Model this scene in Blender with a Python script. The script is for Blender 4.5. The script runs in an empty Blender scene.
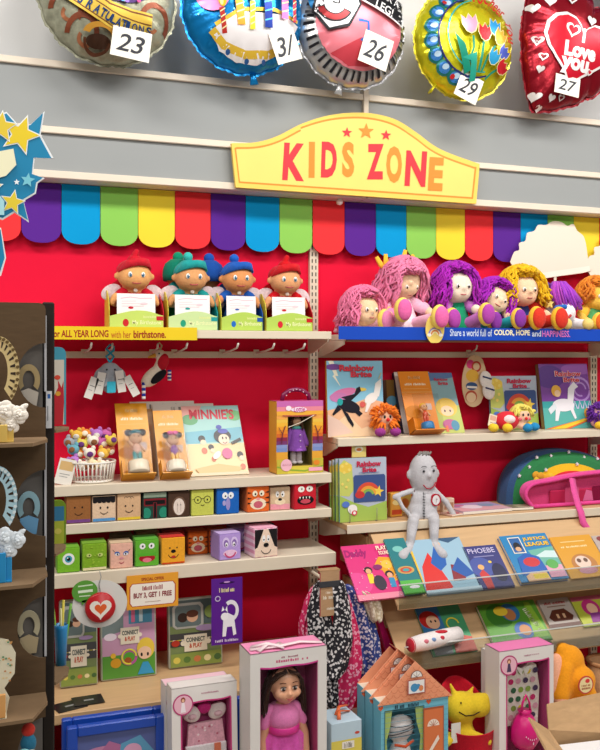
import bpy, bmesh, math, random
from mathutils import Vector, Matrix, Euler
random.seed(7)
PI = math.pi
SC = bpy.context.scene
COL = SC.collection
# ------------------------------------------------------------------ camera frame
F, PSI, D, H, HOR = 885.0, math.radians(19.9), 3.0, 1.5, 355.0
cS, sS = math.cos(PSI), math.sin(PSI)
def PX(px, p):                       # X on the plane p metres in front of the wall
    return math.tan(PSI + math.atan((px - 300) / F)) * (D - p)
def ZC(px, p):
    return PX(px, p) * sS + (D - p) * cS
def PZ(px, py, p):
    return H - (py - HOR) / F * ZC(px, p)
def at(px, py, p):
    return Vector((PX(px, p), -p, PZ(px, py, p)))
def mpp(px, p):                      # metres for one pixel (vertical)
    return ZC(px, p) / F
# ------------------------------------------------------------------ materials
MATS = {}
def lin(h):
    h = h.lstrip('#'); r = []
    for i in (0, 2, 4):
        c = int(h[i:i+2], 16) / 255
        r.append(c / 12.92 if c <= .04045 else ((c + .055) / 1.055) ** 2.4)
    return (*r, 1)
def mat(h, kind='paper', h2=None):
    key = (h, kind, h2)
    if key in MATS: return MATS[key]
    m = bpy.data.materials.new(kind + '_' + h.strip('#') + (h2 or '').strip('#')); m.use_nodes = True
    nt = m.node_tree; b = nt.nodes['Principled BSDF']; L = nt.links
    b.inputs['Base Color'].default_value = lin(h)
    def tex(t, scale, **k):
        n = nt.nodes.new(t); tc = nt.nodes.new('ShaderNodeTexCoord'); mp = nt.nodes.new('ShaderNodeMapping')
        mp.inputs['Scale'].default_value = k.get('sc', (1, 1, 1))
        L.new(tc.outputs['Object'], mp.inputs['Vector']); L.new(mp.outputs[0], n.inputs['Vector'])
        n.inputs['Scale'].default_value = scale
        return n
    def vary(n, amt, out='Fac'):
        mx = nt.nodes.new('ShaderNodeMix'); mx.data_type = 'RGBA'
        c = lin(h); mx.inputs[6].default_value = tuple(x * (1 - amt) for x in c[:3]) + (1,)
        mx.inputs[7].default_value = tuple(min(1, x * (1 + amt)) for x in c[:3]) + (1,)
        L.new(n.outputs[out], mx.inputs[0]); L.new(mx.outputs[2], b.inputs['Base Color'])
    def bump(n, s, d=.002, out='Fac'):
        bp = nt.nodes.new('ShaderNodeBump'); bp.inputs['Strength'].default_value = s; bp.inputs['Distance'].default_value = d
        L.new(n.outputs[out], bp.inputs['Height']); L.new(bp.outputs[0], b.inputs['Normal'])
    R = b.inputs['Roughness']; R.default_value = .5; SP = b.inputs['Specular IOR Level']; SP.default_value = .3
    if kind == 'paper':
        R.default_value = .42; n = tex('ShaderNodeTexNoise', 9); vary(n, .05)
    elif kind == 'gloss':
        R.default_value = .3; n = tex('ShaderNodeTexNoise', 7); vary(n, .03)
        SP.default_value = .4
    elif kind == 'matte':
        R.default_value = .8; SP.default_value = .12; n = tex('ShaderNodeTexNoise', 5); vary(n, .04)
    elif kind == 'fabric':
        R.default_value = .95; n = tex('ShaderNodeTexNoise', 160); n.inputs['Detail'].default_value = 3; vary(n, .16); bump(n, .5)
        b.inputs['Sheen Weight'].default_value = .08; SP.default_value = .15
    elif kind == 'yarn':
        R.default_value = .8; n = tex('ShaderNodeTexNoise', 90); vary(n, .3); bump(n, .4)
        b.inputs['Sheen Weight'].default_value = .1; SP.default_value = .2
    elif kind == 'wood':
        R.default_value = .45; n = tex('ShaderNodeTexNoise', 6, sc=(1, 9, 9)); n.inputs['Detail'].default_value = 5
        n.inputs['Distortion'].default_value = .6; vary(n, .16); bump(n, .05)
    elif kind == 'board':
        R.default_value = .85; n = tex('ShaderNodeTexNoise', 30, sc=(1, 1, 4)); n.inputs['Detail'].default_value = 5; vary(n, .2); bump(n, .12)
    elif kind == 'metal':
        R.default_value = .42; n = tex('ShaderNodeTexNoise', 20); vary(n, .04)
    elif kind == 'foil':
        R.default_value = .24; b.inputs['Metallic'].default_value = .55
        n = tex('ShaderNodeTexNoise', 14); n.inputs['Detail'].default_value = 3; bump(n, .35, .01); vary(n, .08)
    elif kind == 'foilink':
        R.default_value = .3; b.inputs['Metallic'].default_value = .3
        n = tex('ShaderNodeTexNoise', 14); bump(n, .2, .006); vary(n, .05)
    elif kind == 'marble':
        R.default_value = .32; b.inputs['Metallic'].default_value = .3
        n = tex('ShaderNodeTexNoise', 60); n.inputs['Detail'].default_value = 6; vary(n, .5); bump(n, .2, .004)
    elif kind == 'spark':
        R.default_value = .9; n = tex('ShaderNodeTexNoise', 120); vary(n, .35); bump(n, .5)
        b.inputs['Sheen Weight'].default_value = .4
    elif kind == 'floral':
        R.default_value = .9; n = tex('ShaderNodeTexVoronoi', 95); n2 = tex('ShaderNodeTexNoise', 120)
        ad = nt.nodes.new('ShaderNodeMath'); ad.operation = 'ADD'
        ml = nt.nodes.new('ShaderNodeMath'); ml.operation = 'MULTIPLY'; ml.inputs[1].default_value = .9
        L.new(n2.outputs['Fac'], ml.inputs[0]); L.new(n.outputs['Distance'], ad.inputs[0]); L.new(ml.outputs[0], ad.inputs[1])
        cr = nt.nodes.new('ShaderNodeValToRGB'); cr.color_ramp.elements[0].position = .82; cr.color_ramp.elements[1].position = .88
        cr.color_ramp.elements[0].color = lin(h2); cr.color_ramp.elements[1].color = lin(h)
        L.new(ad.outputs[0], cr.inputs[0]); L.new(cr.outputs[0], b.inputs['Base Color'])
    elif kind == 'stripe':
        n = tex('ShaderNodeTexWave', 28, sc=(1, 0, 1)); n.bands_direction = 'DIAGONAL'
        cr = nt.nodes.new('ShaderNodeValToRGB'); cr.color_ramp.interpolation = 'CONSTANT'; cr.color_ramp.elements[1].position = .5
        cr.color_ramp.elements[0].color = lin(h); cr.color_ramp.elements[1].color = lin(h2)
        L.new(n.outputs['Color'], cr.inputs[0]); L.new(cr.outputs[0], b.inputs['Base Color'])
    elif kind in ('clear', 'guard'):
        nt.nodes.remove(b); out = nt.nodes['Material Output']
        tr = nt.nodes.new('ShaderNodeBsdfTransparent'); tr.inputs[0].default_value = lin(h)
        gl = nt.nodes.new('ShaderNodeBsdfGlossy'); gl.inputs['Roughness'].default_value = .06
        fr = nt.nodes.new('ShaderNodeFresnel'); fr.inputs[0].default_value = 1.22 if kind == 'clear' else 1.5
        mx = nt.nodes.new('ShaderNodeMixShader'); ml = nt.nodes.new('ShaderNodeMath'); ml.operation = 'MULTIPLY'; ml.inputs[1].default_value = .35 if kind == 'clear' else .8; L.new(fr.outputs[0], ml.inputs[0]); L.new(ml.outputs[0], mx.inputs[0])
        L.new(tr.outputs[0], mx.inputs[1]); L.new(gl.outputs[0], mx.inputs[2]); L.new(mx.outputs[0], out.inputs[0])
    MATS[key] = m
    return m
# ------------------------------------------------------------------ mesh builder
TXT = {}
def text_geo(s, bold):
    k = (s, bold)
    if k not in TXT:
        cu = bpy.data.curves.new('t', 'FONT'); cu.body = s; cu.offset = bold; cu.resolution_u = 3; cu.size = 1
        o = bpy.data.objects.new('t', cu); COL.objects.link(o)
        dg = bpy.context.evaluated_depsgraph_get(); me = bpy.data.meshes.new_from_object(o.evaluated_get(dg))
        vs = [tuple(v.co[:2]) for v in me.vertices]; fs = [tuple(p.vertices) for p in me.polygons]
        bpy.data.objects.remove(o); bpy.data.curves.remove(cu); bpy.data.meshes.remove(me)
        if not vs: vs = [(0, 0), (1, 0), (1, 1)]; fs = []
        x0 = min(v[0] for v in vs); x1 = max(v[0] for v in vs); y0 = min(v[1] for v in vs); y1 = max(v[1] for v in vs)
        dx = max(x1 - x0, 1e-4); dy = max(y1 - y0, 1e-4)
        TXT[k] = ([((a - x0) / dx, (b - y0) / dy) for a, b in vs], fs)
    return TXT[k]
class MB:
    def __init__(s): s.v = []; s.f = []; s.fm = []; s.fs = []; s.mats = []
    def mi(s, m):
        if isinstance(m, str): m = mat(m)
        if m not in s.mats: s.mats.append(m)
        return s.mats.index(m)
    def add(s, vs, fs, m, smooth=False, mx=None):
        k = s.mi(m); n = len(s.v)
        for v in vs:
            v = Vector(v); s.v.append(mx @ v if mx else v)
        for f in fs: s.f.append([i + n for i in f]); s.fm.append(k); s.fs.append(smooth)
        return s
    def box(s, a, b, m, c=0, mx=None, seg=1):
        x0, y0, z0 = a; x1, y1, z1 = b
        if c <= 0:
            vs = [(x, y, z) for x in (x0, x1) for y in (y0, y1) for z in (z0, z1)]
            fs = [(0, 1, 3, 2), (4, 6, 7, 5), (0, 4, 5, 1), (2, 3, 7, 6), (0, 2, 6, 4), (1, 5, 7, 3)]
            return s.add(vs, fs, m, False, mx)
        bm = bmesh.new(); bmesh.ops.create_cube(bm, size=1)
        for v in bm.verts: v.co = Vector(((x0+x1)/2 + v.co.x*(x1-x0), (y0+y1)/2 + v.co.y*(y1-y0), (z0+z1)/2 + v.co.z*(z1-z0)))
        bmesh.ops.bevel(bm, geom=bm.edges[:], offset=c, segments=seg, affect='EDGES', profile=.5)
        bm.verts.index_update(); vs = [v.co.copy() for v in bm.verts]; fs = [[v.index for v in f.verts] for f in bm.faces]; bm.free()
        return s.add(vs, fs, m, seg > 1, mx)
    def ell(s, c, r, m, mx=None, nu=18, nv=12, rot=None):
        if not hasattr(r, '__len__'): r = (r, r, r)
        vs = [(0, 0, r[2])]
        for j in range(1, nv):
            t = PI * j / nv
            for i in range(nu):
                a = 2 * PI * i / nu; vs.append((r[0]*math.sin(t)*math.cos(a), r[1]*math.sin(t)*math.sin(a), r[2]*math.cos(t)))
        vs.append((0, 0, -r[2])); fs = []
        for i in range(nu):
            fs.append((0, 1 + i, 1 + (i+1) % nu)); q = 1 + (nv-2)*nu; fs.append((len(vs)-1, q + (i+1) % nu, q + i))
        for j in range(nv-2):
            for i in range(nu):
                a = 1 + j*nu + i; b = 1 + j*nu + (i+1) % nu; fs.append((a, a+nu, b+nu, b))
        R = Euler(rot).to_matrix() if rot else None
        vs = [(R @ Vector(v) if R else Vector(v)) + Vector(c) for v in vs]
        return s.add(vs, fs, m, True, mx)
    def tube(s, pts, rad, m, n=8, mx=None, cap=True, flat=1.0, closed=False):
        pts = [Vector(p) for p in pts]; N = len(pts)
        if not hasattr(rad, '__len__'): rad = [rad] * N
        vs = []; up = Vector((0, 0, 1)); prev = None
        for i, p in enumerate(pts):
            if closed: t = pts[(i+1) % N] - pts[i-1]
            else: t = pts[min(i+1, N-1)] - pts[max(i-1, 0)]
            t = t.normalized() if t.length > 1e-9 else Vector((0, 0, 1))
            if prev is None:
                a = up if abs(t.z) < .9 else Vector((0, -1, 0)); prev = t.cross(a).normalized()
            x = (prev - t * prev.dot(t)); x = x.normalized() if x.length > 1e-6 else t.orthogonal().normalized()
            y = t.cross(x); prev = x
            for k in range(n):
                a = 2*PI*k/n; vs.append(p + (x*math.cos(a) + y*math.sin(a)*flat) * rad[i])
        fs = []
        for i in range(N if closed else N-1):
            for k in range(n):
                a = i*n + k; b = i*n + (k+1) % n; c2 = ((i+1) % N)*n
                fs.append((a, b, c2 + (k+1) % n, c2 + k))
        if cap and not closed: fs.append(tuple(range(n-1, -1, -1))); fs.append(tuple((N-1)*n + k for k in range(n)))
        return s.add(vs, fs, m, True, mx)
    def limb(s, a, b, r0, r1, m, n=12, mx=None):
        a = Vector(a); b = Vector(b); d = b - a; L = d.length; d = d / L; pts = []; rs = []
        for k in range(4): t = PI/2*k/3; pts.append(a - d*r0*math.cos(t)); rs.append(max(r0*math.sin(t), r0*.05))
        for k in (.33, .66): pts.append(a + d*L*k); rs.append(r0 + (r1-r0)*k)
        for k in range(4): t = PI/2*k/3; pts.append(b + d*r1*math.sin(t)); rs.append(max(r1*math.cos(t), r1*.05))
        return s.tube(pts, rs, m, n, mx)
    def lathe(s, prof, m, n=28, mx=None, ripple=0, rn=12, c=(0, 0)):
        vs = []
        for r, z in prof:
            for k in range(n):
                a = 2*PI*k/n; q = r * (1 + ripple*math.sin(rn*a)); vs.append((c[0] + q*math.cos(a), c[1] + q*math.sin(a), z))
        fs = []
        for j in range(len(prof)-1):
            for k in range(n):
                a = j*n + k; b = j*n + (k+1) % n; fs.append((a, b, b+n, a+n))
        fs.append(tuple(range(n-1, -1, -1))); fs.append(tuple((len(prof)-1)*n + k for k in range(n)))
        return s.add(vs, fs, m, True, mx)
    def prism(s, pts, y0, y1, m, mx=None, front=None):       # outline in x,z; y0 front, y1 back
        n = len(pts); vs = [(x, y0, z) for x, z in pts] + [(x, y1, z) for x, z in pts]
        A = sum(pts[i][0]*pts[(i+1) % n][1] - pts[(i+1) % n][0]*pts[i][1] for i in range(n))
        if A < 0: vs = [(x, y0, z) for x, z in pts[::-1]] + [(x, y1, z) for x, z in pts[::-1]]
        s.add(vs, [tuple(range(n-1, 2*n-1)) if 0 else tuple(range(2*n-1, n-1, -1))] + [(i, i+n, (i+1) % n + n, (i+1) % n) for i in range(n)], m, False, mx)
        return s.add(vs[:n], [tuple(range(n))], front or m, False, mx)
    def grid(s, pts, nu, nv, m, mx=None, smooth=True, closed=False):
        fs = []
        for j in range(nv-1):
            for i in range(nu if closed else nu-1):
                a = j*nu + i; b = j*nu + (i+1) % nu; fs.append((a, b, b+nu, a+nu))
        return s.add(pts, fs, m, smooth, mx)
    def build(s, name, parent=None, loc=None, rot=None):
        me = bpy.data.meshes.new(name); me.from_pydata([tuple(v) for v in s.v], [], s.f)
        for m in s.mats: me.materials.append(m)
        me.polygons.foreach_set('material_index', s.fm); me.polygons.foreach_set('use_smooth', s.fs); me.update()
        o = bpy.data.objects.new(name, me); COL.objects.link(o)
        if parent: o.parent = parent
        if loc is not None: o.location = loc
        if rot is not None: o.rotation_euler = rot
        return o
def blob(mb, name, parent=None, voxel=.005, smooth=6, loc=None, rot=None):      # fuse overlapping shapes into one skin
    o = mb.build(name, parent, loc, rot)
    r = o.modifiers.new('r', 'REMESH'); r.mode = 'VOXEL'; r.voxel_size = voxel; r.use_smooth_shade = True
    q = o.modifiers.new('s', 'SMOOTH'); q.factor = .5; q.iterations = smooth
    dg = bpy.context.evaluated_depsgraph_get(); me = bpy.data.meshes.new_from_object(o.evaluated_get(dg))
    o.modifiers.clear(); old = o.data; o.data = me; me.name = name; bpy.data.meshes.remove(old)
    return o
def tag(o, label, cat, group=None):
    o['label'] = label; o['category'] = cat
    if group: o['group'] = group
    return o
def thing(name, label, cat, loc=(0, 0, 0), rot=(0, 0, 0), group=None):
    o = bpy.data.objects.new(name, None); o.empty_display_size = .03; COL.objects.link(o)
    o.location = loc; o.rotation_euler = rot
    return tag(o, label, cat, group)
def struct(o): o['kind'] = 'structure'; return o
# ------------------------------------------------------------------ flat artwork on a front face
class Art:
    """printed artwork on a panel: u,v run 0..1 over w x h, facing -y, at y = y0"""
    clamp = True
    def __init__(s, mb, w, h, y0=0, x0=0, z0=0, kind='paper', mx=None, st=.00015):
        s.mb = mb; s.w = w; s.h = h; s.y = y0; s.x0 = x0; s.z0 = z0; s.k = kind; s.n = 0; s.mx = mx; s.st = st
    def _p(s, uv, c, sm=False):
        s.n += 1; y = s.y - s.st * s.n
        if s.clamp: uv = [(min(max(u, 0), 1), min(max(v, 0), 1)) for u, v in uv]
        if isinstance(c, str): c = mat(c, s.k)
        A = sum(uv[i][0]*uv[(i+1) % len(uv)][1] - uv[(i+1) % len(uv)][0]*uv[i][1] for i in range(len(uv)))
        if A < 0: uv = uv[::-1]
        s.mb.add([(s.x0 + u*s.w, y, s.z0 + v*s.h) for u, v in uv], [tuple(range(len(uv)))], c, False, s.mx)
    def rect(s, u0, v0, u1, v1, c): s._p([(u0, v0), (u1, v0), (u1, v1), (u0, v1)], c)
    def poly(s, pts, c): s._p(list(pts), c)
    def ell(s, u, v, ru, rv, c, rot=0, n=22, a0=0, a1=2*PI):
        k = s.w / s.h; pts = []
        for i in range(n):
            a = a0 + (a1-a0)*i/(n if a1-a0 > 6.2 else n-1); x = ru*math.cos(a); y = rv*math.sin(a)
            x, y = x*math.cos(rot) - y*math.sin(rot), x*math.sin(rot) + y*math.cos(rot)
            pts.append((u + x, v + y*k))
        s._p(pts, c)
    def star(s, u, v, r, c, rot=0, n=5, q=.42):
        k = s.w / s.h
        s._p([(u + r*(1 if i % 2 == 0 else q)*math.sin(rot + PI*i/n), v + k*r*(1 if i % 2 == 0 else q)*math.cos(rot + PI*i/n)) for i in range(2*n)], c)
    def heart(s, u, v, r, c, rot=0):
        k = s.w / s.h; P = []
        for i in range(26):
            t = 2*PI*i/26; x = r*math.sin(t)**3; y = r*(13*math.cos(t) - 5*math.cos(2*t) - 2*math.cos(3*t) - math.cos(4*t))/16
            P.append((u + x*math.cos(rot) - y*math.sin(rot), v + k*(x*math.sin(rot) + y*math.cos(rot))))
        s._p(P, c)
    def arc(s, u, v, r, t, c, a0=0, a1=PI, n=18, sq=1.0):
        k = s.w / s.h
        P = [(u + r*math.cos(a0 + (a1-a0)*i/n), v + k*sq*r*math.sin(a0 + (a1-a0)*i/n)) for i in range(n+1)]
        Q = [(u + (r-t)*math.cos(a0 + (a1-a0)*i/n), v + k*sq*(r-t)*math.sin(a0 + (a1-a0)*i/n)) for i in range(n+1)]
        s._p(P + Q[::-1], c)
    def line(s, pts, t, c):
        k = s.w / s.h; L = []; R = []
        for i, (u, v) in enumerate(pts):
            a = pts[max(i-1, 0)]; b = pts[min(i+1, len(pts)-1)]; dx = b[0]-a[0]; dy = (b[1]-a[1])/k; q = math.hypot(dx, dy) or 1
            L.append((u - dy/q*t/2, v + k*dx/q*t/2)); R.append((u + dy/q*t/2, v - k*dx/q*t/2))
        s._p(L + R[::-1], c)
    def scrib(s, u0, v0, u1, v1, c, rot=0):          # print too small to read
        rnd = random.Random(int(u0*977 + v1*331)); u = u0; cu, cv = (u0+u1)/2, (v0+v1)/2; k = s.w/s.h; st = (u1-u0)/15
        def q(a, b): x, z = a-cu, (b-cv)/k; return (cu + x*math.cos(rot) - z*math.sin(rot), cv + k*(x*math.sin(rot) + z*math.cos(rot)))
        while u < u1 - st*.5:
            if rnd.random() > .16:
                h = v0 + (v1-v0)*rnd.uniform(.6, 1); w = st*rnd.uniform(.5, .85); s.n -= 1; s._p([q(u, v0), q(u+w, v0), q(u+w, h), q(u, h)], c)
            u += st
        s.n += 1
    def text(s, t, u0, v0, u1, v1, c, bold=.02, rot=0, shear=0, arch=0):
        s.n += 1; y = s.y - s.st*s.n
        if isinstance(c, str): c = mat(c, s.k)
        vs, fs = text_geo(t, bold); k = s.w/s.h; cu, cv = (u0+u1)/2, (v0+v1)/2; out = []
        for a, b in vs:
            x = (a-.5)*(u1-u0) + shear*(b-.5)*(v1-v0)/k; z = (b-.5)*(v1-v0)/k + arch*(u1-u0)*(.25-(a-.5)**2)
            x, z = x*math.cos(rot) - z*math.sin(rot), x*math.sin(rot) + z*math.cos(rot)
            out.append((s.x0 + (cu+x)*s.w, y, s.z0 + (cv + z*k)*s.h))
        s.mb.add(out, fs, c, False, s.mx)
class PArt(Art):
    """artwork on the wall-parallel plane p metres in front of the wall, given in photo pixels"""
    def __init__(s, mb, p, kind='paper', org=(0, 0, 0), st=.0002):
        s.mb = mb; s.p = p; s.k = kind; s.n = 0; s.org = Vector(org); s.st = st
    def w2(s, px, py): v = at(px, py, s.p) - s.org; return (v.x, v.z)
    def _y(s): s.n += 1; return -s.p - s.org.y - s.st*s.n
    def _p(s, P, c):
        if isinstance(c, str): c = mat(c, s.k)
        q = [s.w2(*a) for a in P]
        A = sum(q[i][0]*q[(i+1) % len(q)][1] - q[(i+1) % len(q)][0]*q[i][1] for i in range(len(q)))
        if A < 0: q = q[::-1]
        y = s._y(); s.mb.add([(x, y, z) for x, z in q], [tuple(range(len(q)))], c)
    def star(s, u, v, r, c, rot=0, n=5, q=.42):
        s._p([(u + r*(1 if i % 2 == 0 else q)*math.sin(rot + PI*i/n), v - r*(1 if i % 2 == 0 else q)*math.cos(rot + PI*i/n)) for i in range(2*n)], c)
    def text(s, t, x0, y0, x1, y1, c, bold=.02, rot=0, slope=0):      # y1 = top pixel, y0 = bottom pixel
        if isinstance(c, str): c = mat(c, s.k)
        vs, fs = text_geo(t, bold); y = s._y(); out = []
        cx, cy = (x0+x1)/2, (y0+y1)/2
        for a, b in vs:
            x = (a-.5)*(x1-x0); z = (b-.5)*(y1-y0)
            x, z = x*math.cos(rot) - z*math.sin(rot), x*math.sin(rot) + z*math.cos(rot)
            w = s.w2(cx + x, cy + z + slope*x); out.append((w[0], y, w[1]))
        s.mb.add(out, fs, c)
# ------------------------------------------------------------------ yarn hair
def yarn(mb, c, R, n, L, m, rnd, face=(0, -1), fw=.9, top=.75, side=1.7, th=.004, vol=.25, tilt=None, cap=True, wave=.12):
    c = Vector(c); Q = Euler(tilt).to_matrix() if tilt else Matrix.Identity(3)
    if cap:
        t = MB(); mx = Matrix.Translation(c) @ Q.to_4x4()
        mb.ell((0, R*.22, R*.2), (R*1.03, R*.95, R*1.0), m, mx=mx)
    fa = math.atan2(face[1], face[0])
    for i in range(n):
        az = rnd.uniform(0, 2*PI); d = abs((az - fa + PI) % (2*PI) - PI)
        t1 = top*rnd.uniform(.75, 1.15) if d < fw else side*rnd.uniform(.8, 1.1); t0 = rnd.uniform(0, .45)
        rr = R*(1.03 + vol*rnd.random()); ph = rnd.uniform(0, 6.28); pts = []
        for k in range(7):
            t = t0 + (t1-t0)*k/6; w = wave*math.sin(ph + k*1.7)
            pts.append(Vector((rr*math.sin(t)*math.cos(az + w), rr*math.sin(t)*math.sin(az + w), rr*math.cos(t)*1.0)))
        if d >= fw and L > 0:
            ln = L*rnd.uniform(.5, 1.1); e = pts[-1]
            for k in (1, 2, 3): pts.append(Vector((e.x*(1 + .06*k) + rnd.uniform(-.12, .12)*R, e.y*(1 + .04*k) + rnd.uniform(-.12, .12)*R, e.z - ln*k/3)))
        mb.tube([c + Q @ p for p in pts], th*rnd.uniform(.8, 1.25), m, 4, cap=True)
# ================================================================== setting and fixtures
cream = mat('#ddd0ba', 'metal'); creamd = mat('#cfc2ad', 'metal'); maple = mat('#cda87c', 'wood'); white = mat('#dcdbd9', 'matte')
grey = mat('#999c9c', 'matte'); redp = mat('#e2163a', 'matte'); trimc = mat('#e3d5c3', 'metal'); dark = mat('#2a2522', 'matte')
U0, U1, U2, U3 = -.086, 1.134, 2.354, 3.574
b = MB(); b.box((-3, .03, 0), (6, .12, 3.3), white); struct(b.build('wall_back'))
b = MB(); b.box((-3, -4.6, -.05), (6, .12, 0), mat('#b9b2a8', 'gloss')); struct(b.build('floor'))
unit_labels = ['red-backed shelving section under the multicoloured scallops on the left', 'red-backed shelving section behind the yarn-haired dolls, right of the slotted post', 'sliver of red-backed shelving section at the right edge of the photo']
for i, (a, c) in enumerate(((U0, U1), (U1, U2), (U2, U3))):
    u = thing('shelving_unit', unit_labels[i], 'shelving', ((a+c)/2, 0, 0), group='red-backed wall shelving sections')
    w = (c-a)/2
    m = MB(); m.box((-w+.002, -.0, .14), (w-.002, .025, 2.2), redp); m.build('back_panel', u)
    for sx in ((-1, 1) if i == 0 else (1,)):
        m = MB(); m.box((sx*w-.016, -.016, .0), (sx*w+.016, .0, 2.06), cream)
        for k in range(78):
            z = .2 + k*.024
            for dx in (-.007, .007): m.box((sx*w+dx-.002, -.0165, z), (sx*w+dx+.002, -.0155, z+.014), dark)
        m.build('upright', u)
    m = MB(); m.box((-w+.002, -.86, .0), (w-.002, -.0, .2), creamd, .003); m.build('base_deck', u)
    m = MB(); z = PZ(300, 355, .02); m.box((-w+.02, -.022, z-.01), (w-.02, -.002, z+.012), cream, .002); m.build('hang_rail', u)
# header panels
p = .10; zt = PZ(300, 88, p); zm = PZ(300, 147, p); zb = PZ(300, 188, p)
xd = PX(365, p)
def header(x0, x1, z0, z1, label, kind=0):
    t = thing('header_panel', label, 'header panel', ((x0+x1)/2, 0, z0), group='grey header panels over the shelving'); w = (x1-x0)/2
    m = MB(); m.box((-w+.001, -p, .0), (w-.001, 0.0, z1-z0-.0), grey); m.build('panel', t)
    m = MB(); m.box((-w+.001, -p-.012, z1-z0-.022), (w-.001, -p, z1-z0), trimc, .002); m.build('top_trim', t)
    if kind: m = MB(); m.box((-w+.001, -p-.014, -.024), (w-.001, -.0, 0), trimc, .002); m.build('bottom_trim', t)
    return t
header(-1.2, xd-.008, zm, zt, 'wide grey header panel under the number 23 and blue cake balloons')
header(xd+.008, 4.2, zm, zt, 'wide grey header panel under the yellow tulip and red heart balloons')
header(-1.2, PX(365, p), zb, zm-.003, 'lower grey header panel left of the yellow lettered sign', 1)
header(PX(365, p)+.002, 4.2, zb, zm-.003, 'lower grey header panel right of the yellow lettered sign', 1)
m = MB(); m.box((xd-.012, -p-.016, zm), (xd+.008, -p+.02, zt+.02), trimc, .002); tag(m.build('joint_strip'), 'short cream upright strip between the two upper grey header panels', 'strip')
m = MB(); v = at(345, 199, .12); m.ell((0, 0, 0), .012, mat('#f4efe6', 'gloss')); m.tube([(0, 0, 0), (0, .02, .02)], .005, trimc); tag(m.build('ceiling_clip', loc=(v.x, -.07, zb-.034)), 'small white clip under the header just below the yellow sign', 'clip')
# scalloped valances
tongues = {'r': '#f0383c', 'p': '#5a2890', 'b': '#0698d4', 'g': '#8cc95a', 'y': '#f2d63c'}
def valance(x0, seq, label):
    pt = .1245; t = thing('scalloped_valance', label, 'valance', (x0, 0, 1.862), group='multicoloured scalloped valances'); zz = zb - 1.862 - .026
    for i, ch in enumerate(seq):
        a = i*pt; r = .034; P = [(a+.001, zz), (a+.001, .042)]
        for k in range(13):
            q = PI + PI*k/12; P.append((a + pt/2 + (pt/2-.001)*math.copysign(abs(math.cos(q))**.85, math.cos(q)), .042 + .042*math.sin(q)))
        P += [(a+pt-.001, .042), (a+pt-.001, zz)]
        m = MB(); m.prism(P, -.034, -.03, mat(tongues[ch], 'matte')); m.build('scallop', t)
valance(PX(312, .03) - 10*.1245, 'yrpbgyrpbg', 'valance of coloured scallops above the boxed fairy dolls')
valance(PX(312, .03)+.001, 'rpbgyrpbgyrpbg', 'valance of coloured scallops above the yarn-haired dolls')
# ---------------- KIDS ZONE sign
def catmull(P, n=6):
    out = []
    for i in range(len(P)-1):
        p0, p1, p2, p3 = P[max(i-1, 0)], P[i], P[i+1], P[min(i+2, len(P)-1)]
        for k in range(n):
            t = k/n; out.append(tuple(.5*((2*p1[j]) + (-p0[j]+p2[j])*t + (2*p0[j]-5*p1[j]+4*p2[j]-p3[j])*t*t + (-p0[j]+3*p1[j]-3*p2[j]+p3[j])*t**3) for j in (0, 1)))
    return out + [P[-1]]
def ks(x, y): return (x/2.308 + 225, y/2.308 + 105)
topc = catmull([ks(15, 88), ks(70, 86), ks(120, 72), ks(180, 42), ks(250, 22), ks(325, 18), ks(390, 32), ks(440, 62), ks(480, 92), ks(520, 112), ks(588, 136)])
org = at(355, 160, .118); t = thing('lettered_sign', 'yellow arched sign reading KIDS ZONE on the grey header', 'sign', org)
pa = PArt(None, .135, org=org); out = [pa.w2(*q) for q in topc + [ks(580, 228), ks(25, 190)]]
m = MB(); m.prism(out, -.017, -.002, mat('#f0cc5c')); m.build('board', t)
m = MB(); pa.mb = m
cx0, cy0 = 355, 160
def ins(q, dx, dy): return (q[0] + dx, q[1] + dy)
inner = [ins(q, 2.5 if q[0] < 300 else -2.5, 4) for q in topc]; inner[0] = (234.5, 148); inner[-1] = (476.5, 167)
innr2 = [ins(q, 0, 2) for q in inner]; innr2[0] = (236.2, 149.8); innr2[-1] = (474.5, 168.6)
pa._p(inner + [(473, 199), (238.8, 183)], '#f08a2c'); pa._p(innr2 + [(471.5, 197.2), (240, 181.4)], '#f4d470')
m.build('border', t)
for ch, x0, y1, x1, y0, cc, rt in (('K', 134, 88, 185, 175, '#e8303a', .1), ('I', 193, 85, 207, 168, '#f08a2c', .02), ('D', 222, 85, 258, 168, '#e8303a', .05), ('S', 270, 85, 298, 167, '#f08a2c', 0),
        ('Z', 327, 90, 366, 172, '#e8303a', 0), ('O', 372, 95, 408, 180, '#f08a2c', 0), ('N', 416, 106, 464, 188, '#e8303a', .1), ('E', 470, 121, 503, 198, '#f08a2c', .1)):
    m = MB(); pa.mb = m; a = ks(x0, y0); c2 = ks(x1, y1); pa.text(ch, a[0], a[1], c2[0], c2[1], cc, .045 if ch != 'I' else .09, rot=rt*.6); m.build('letter', t)
for x, y, r, cc in ((281, 64, 5.5, '#e8303a'), (325, 61, 8.2, '#f08a2c'), (371, 70, 5.5, '#e8303a')):
    m = MB(); pa.mb = m; a = ks(x, y); pa.star(a[0], a[1], r, cc, .05); m.build('star', t)
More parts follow.
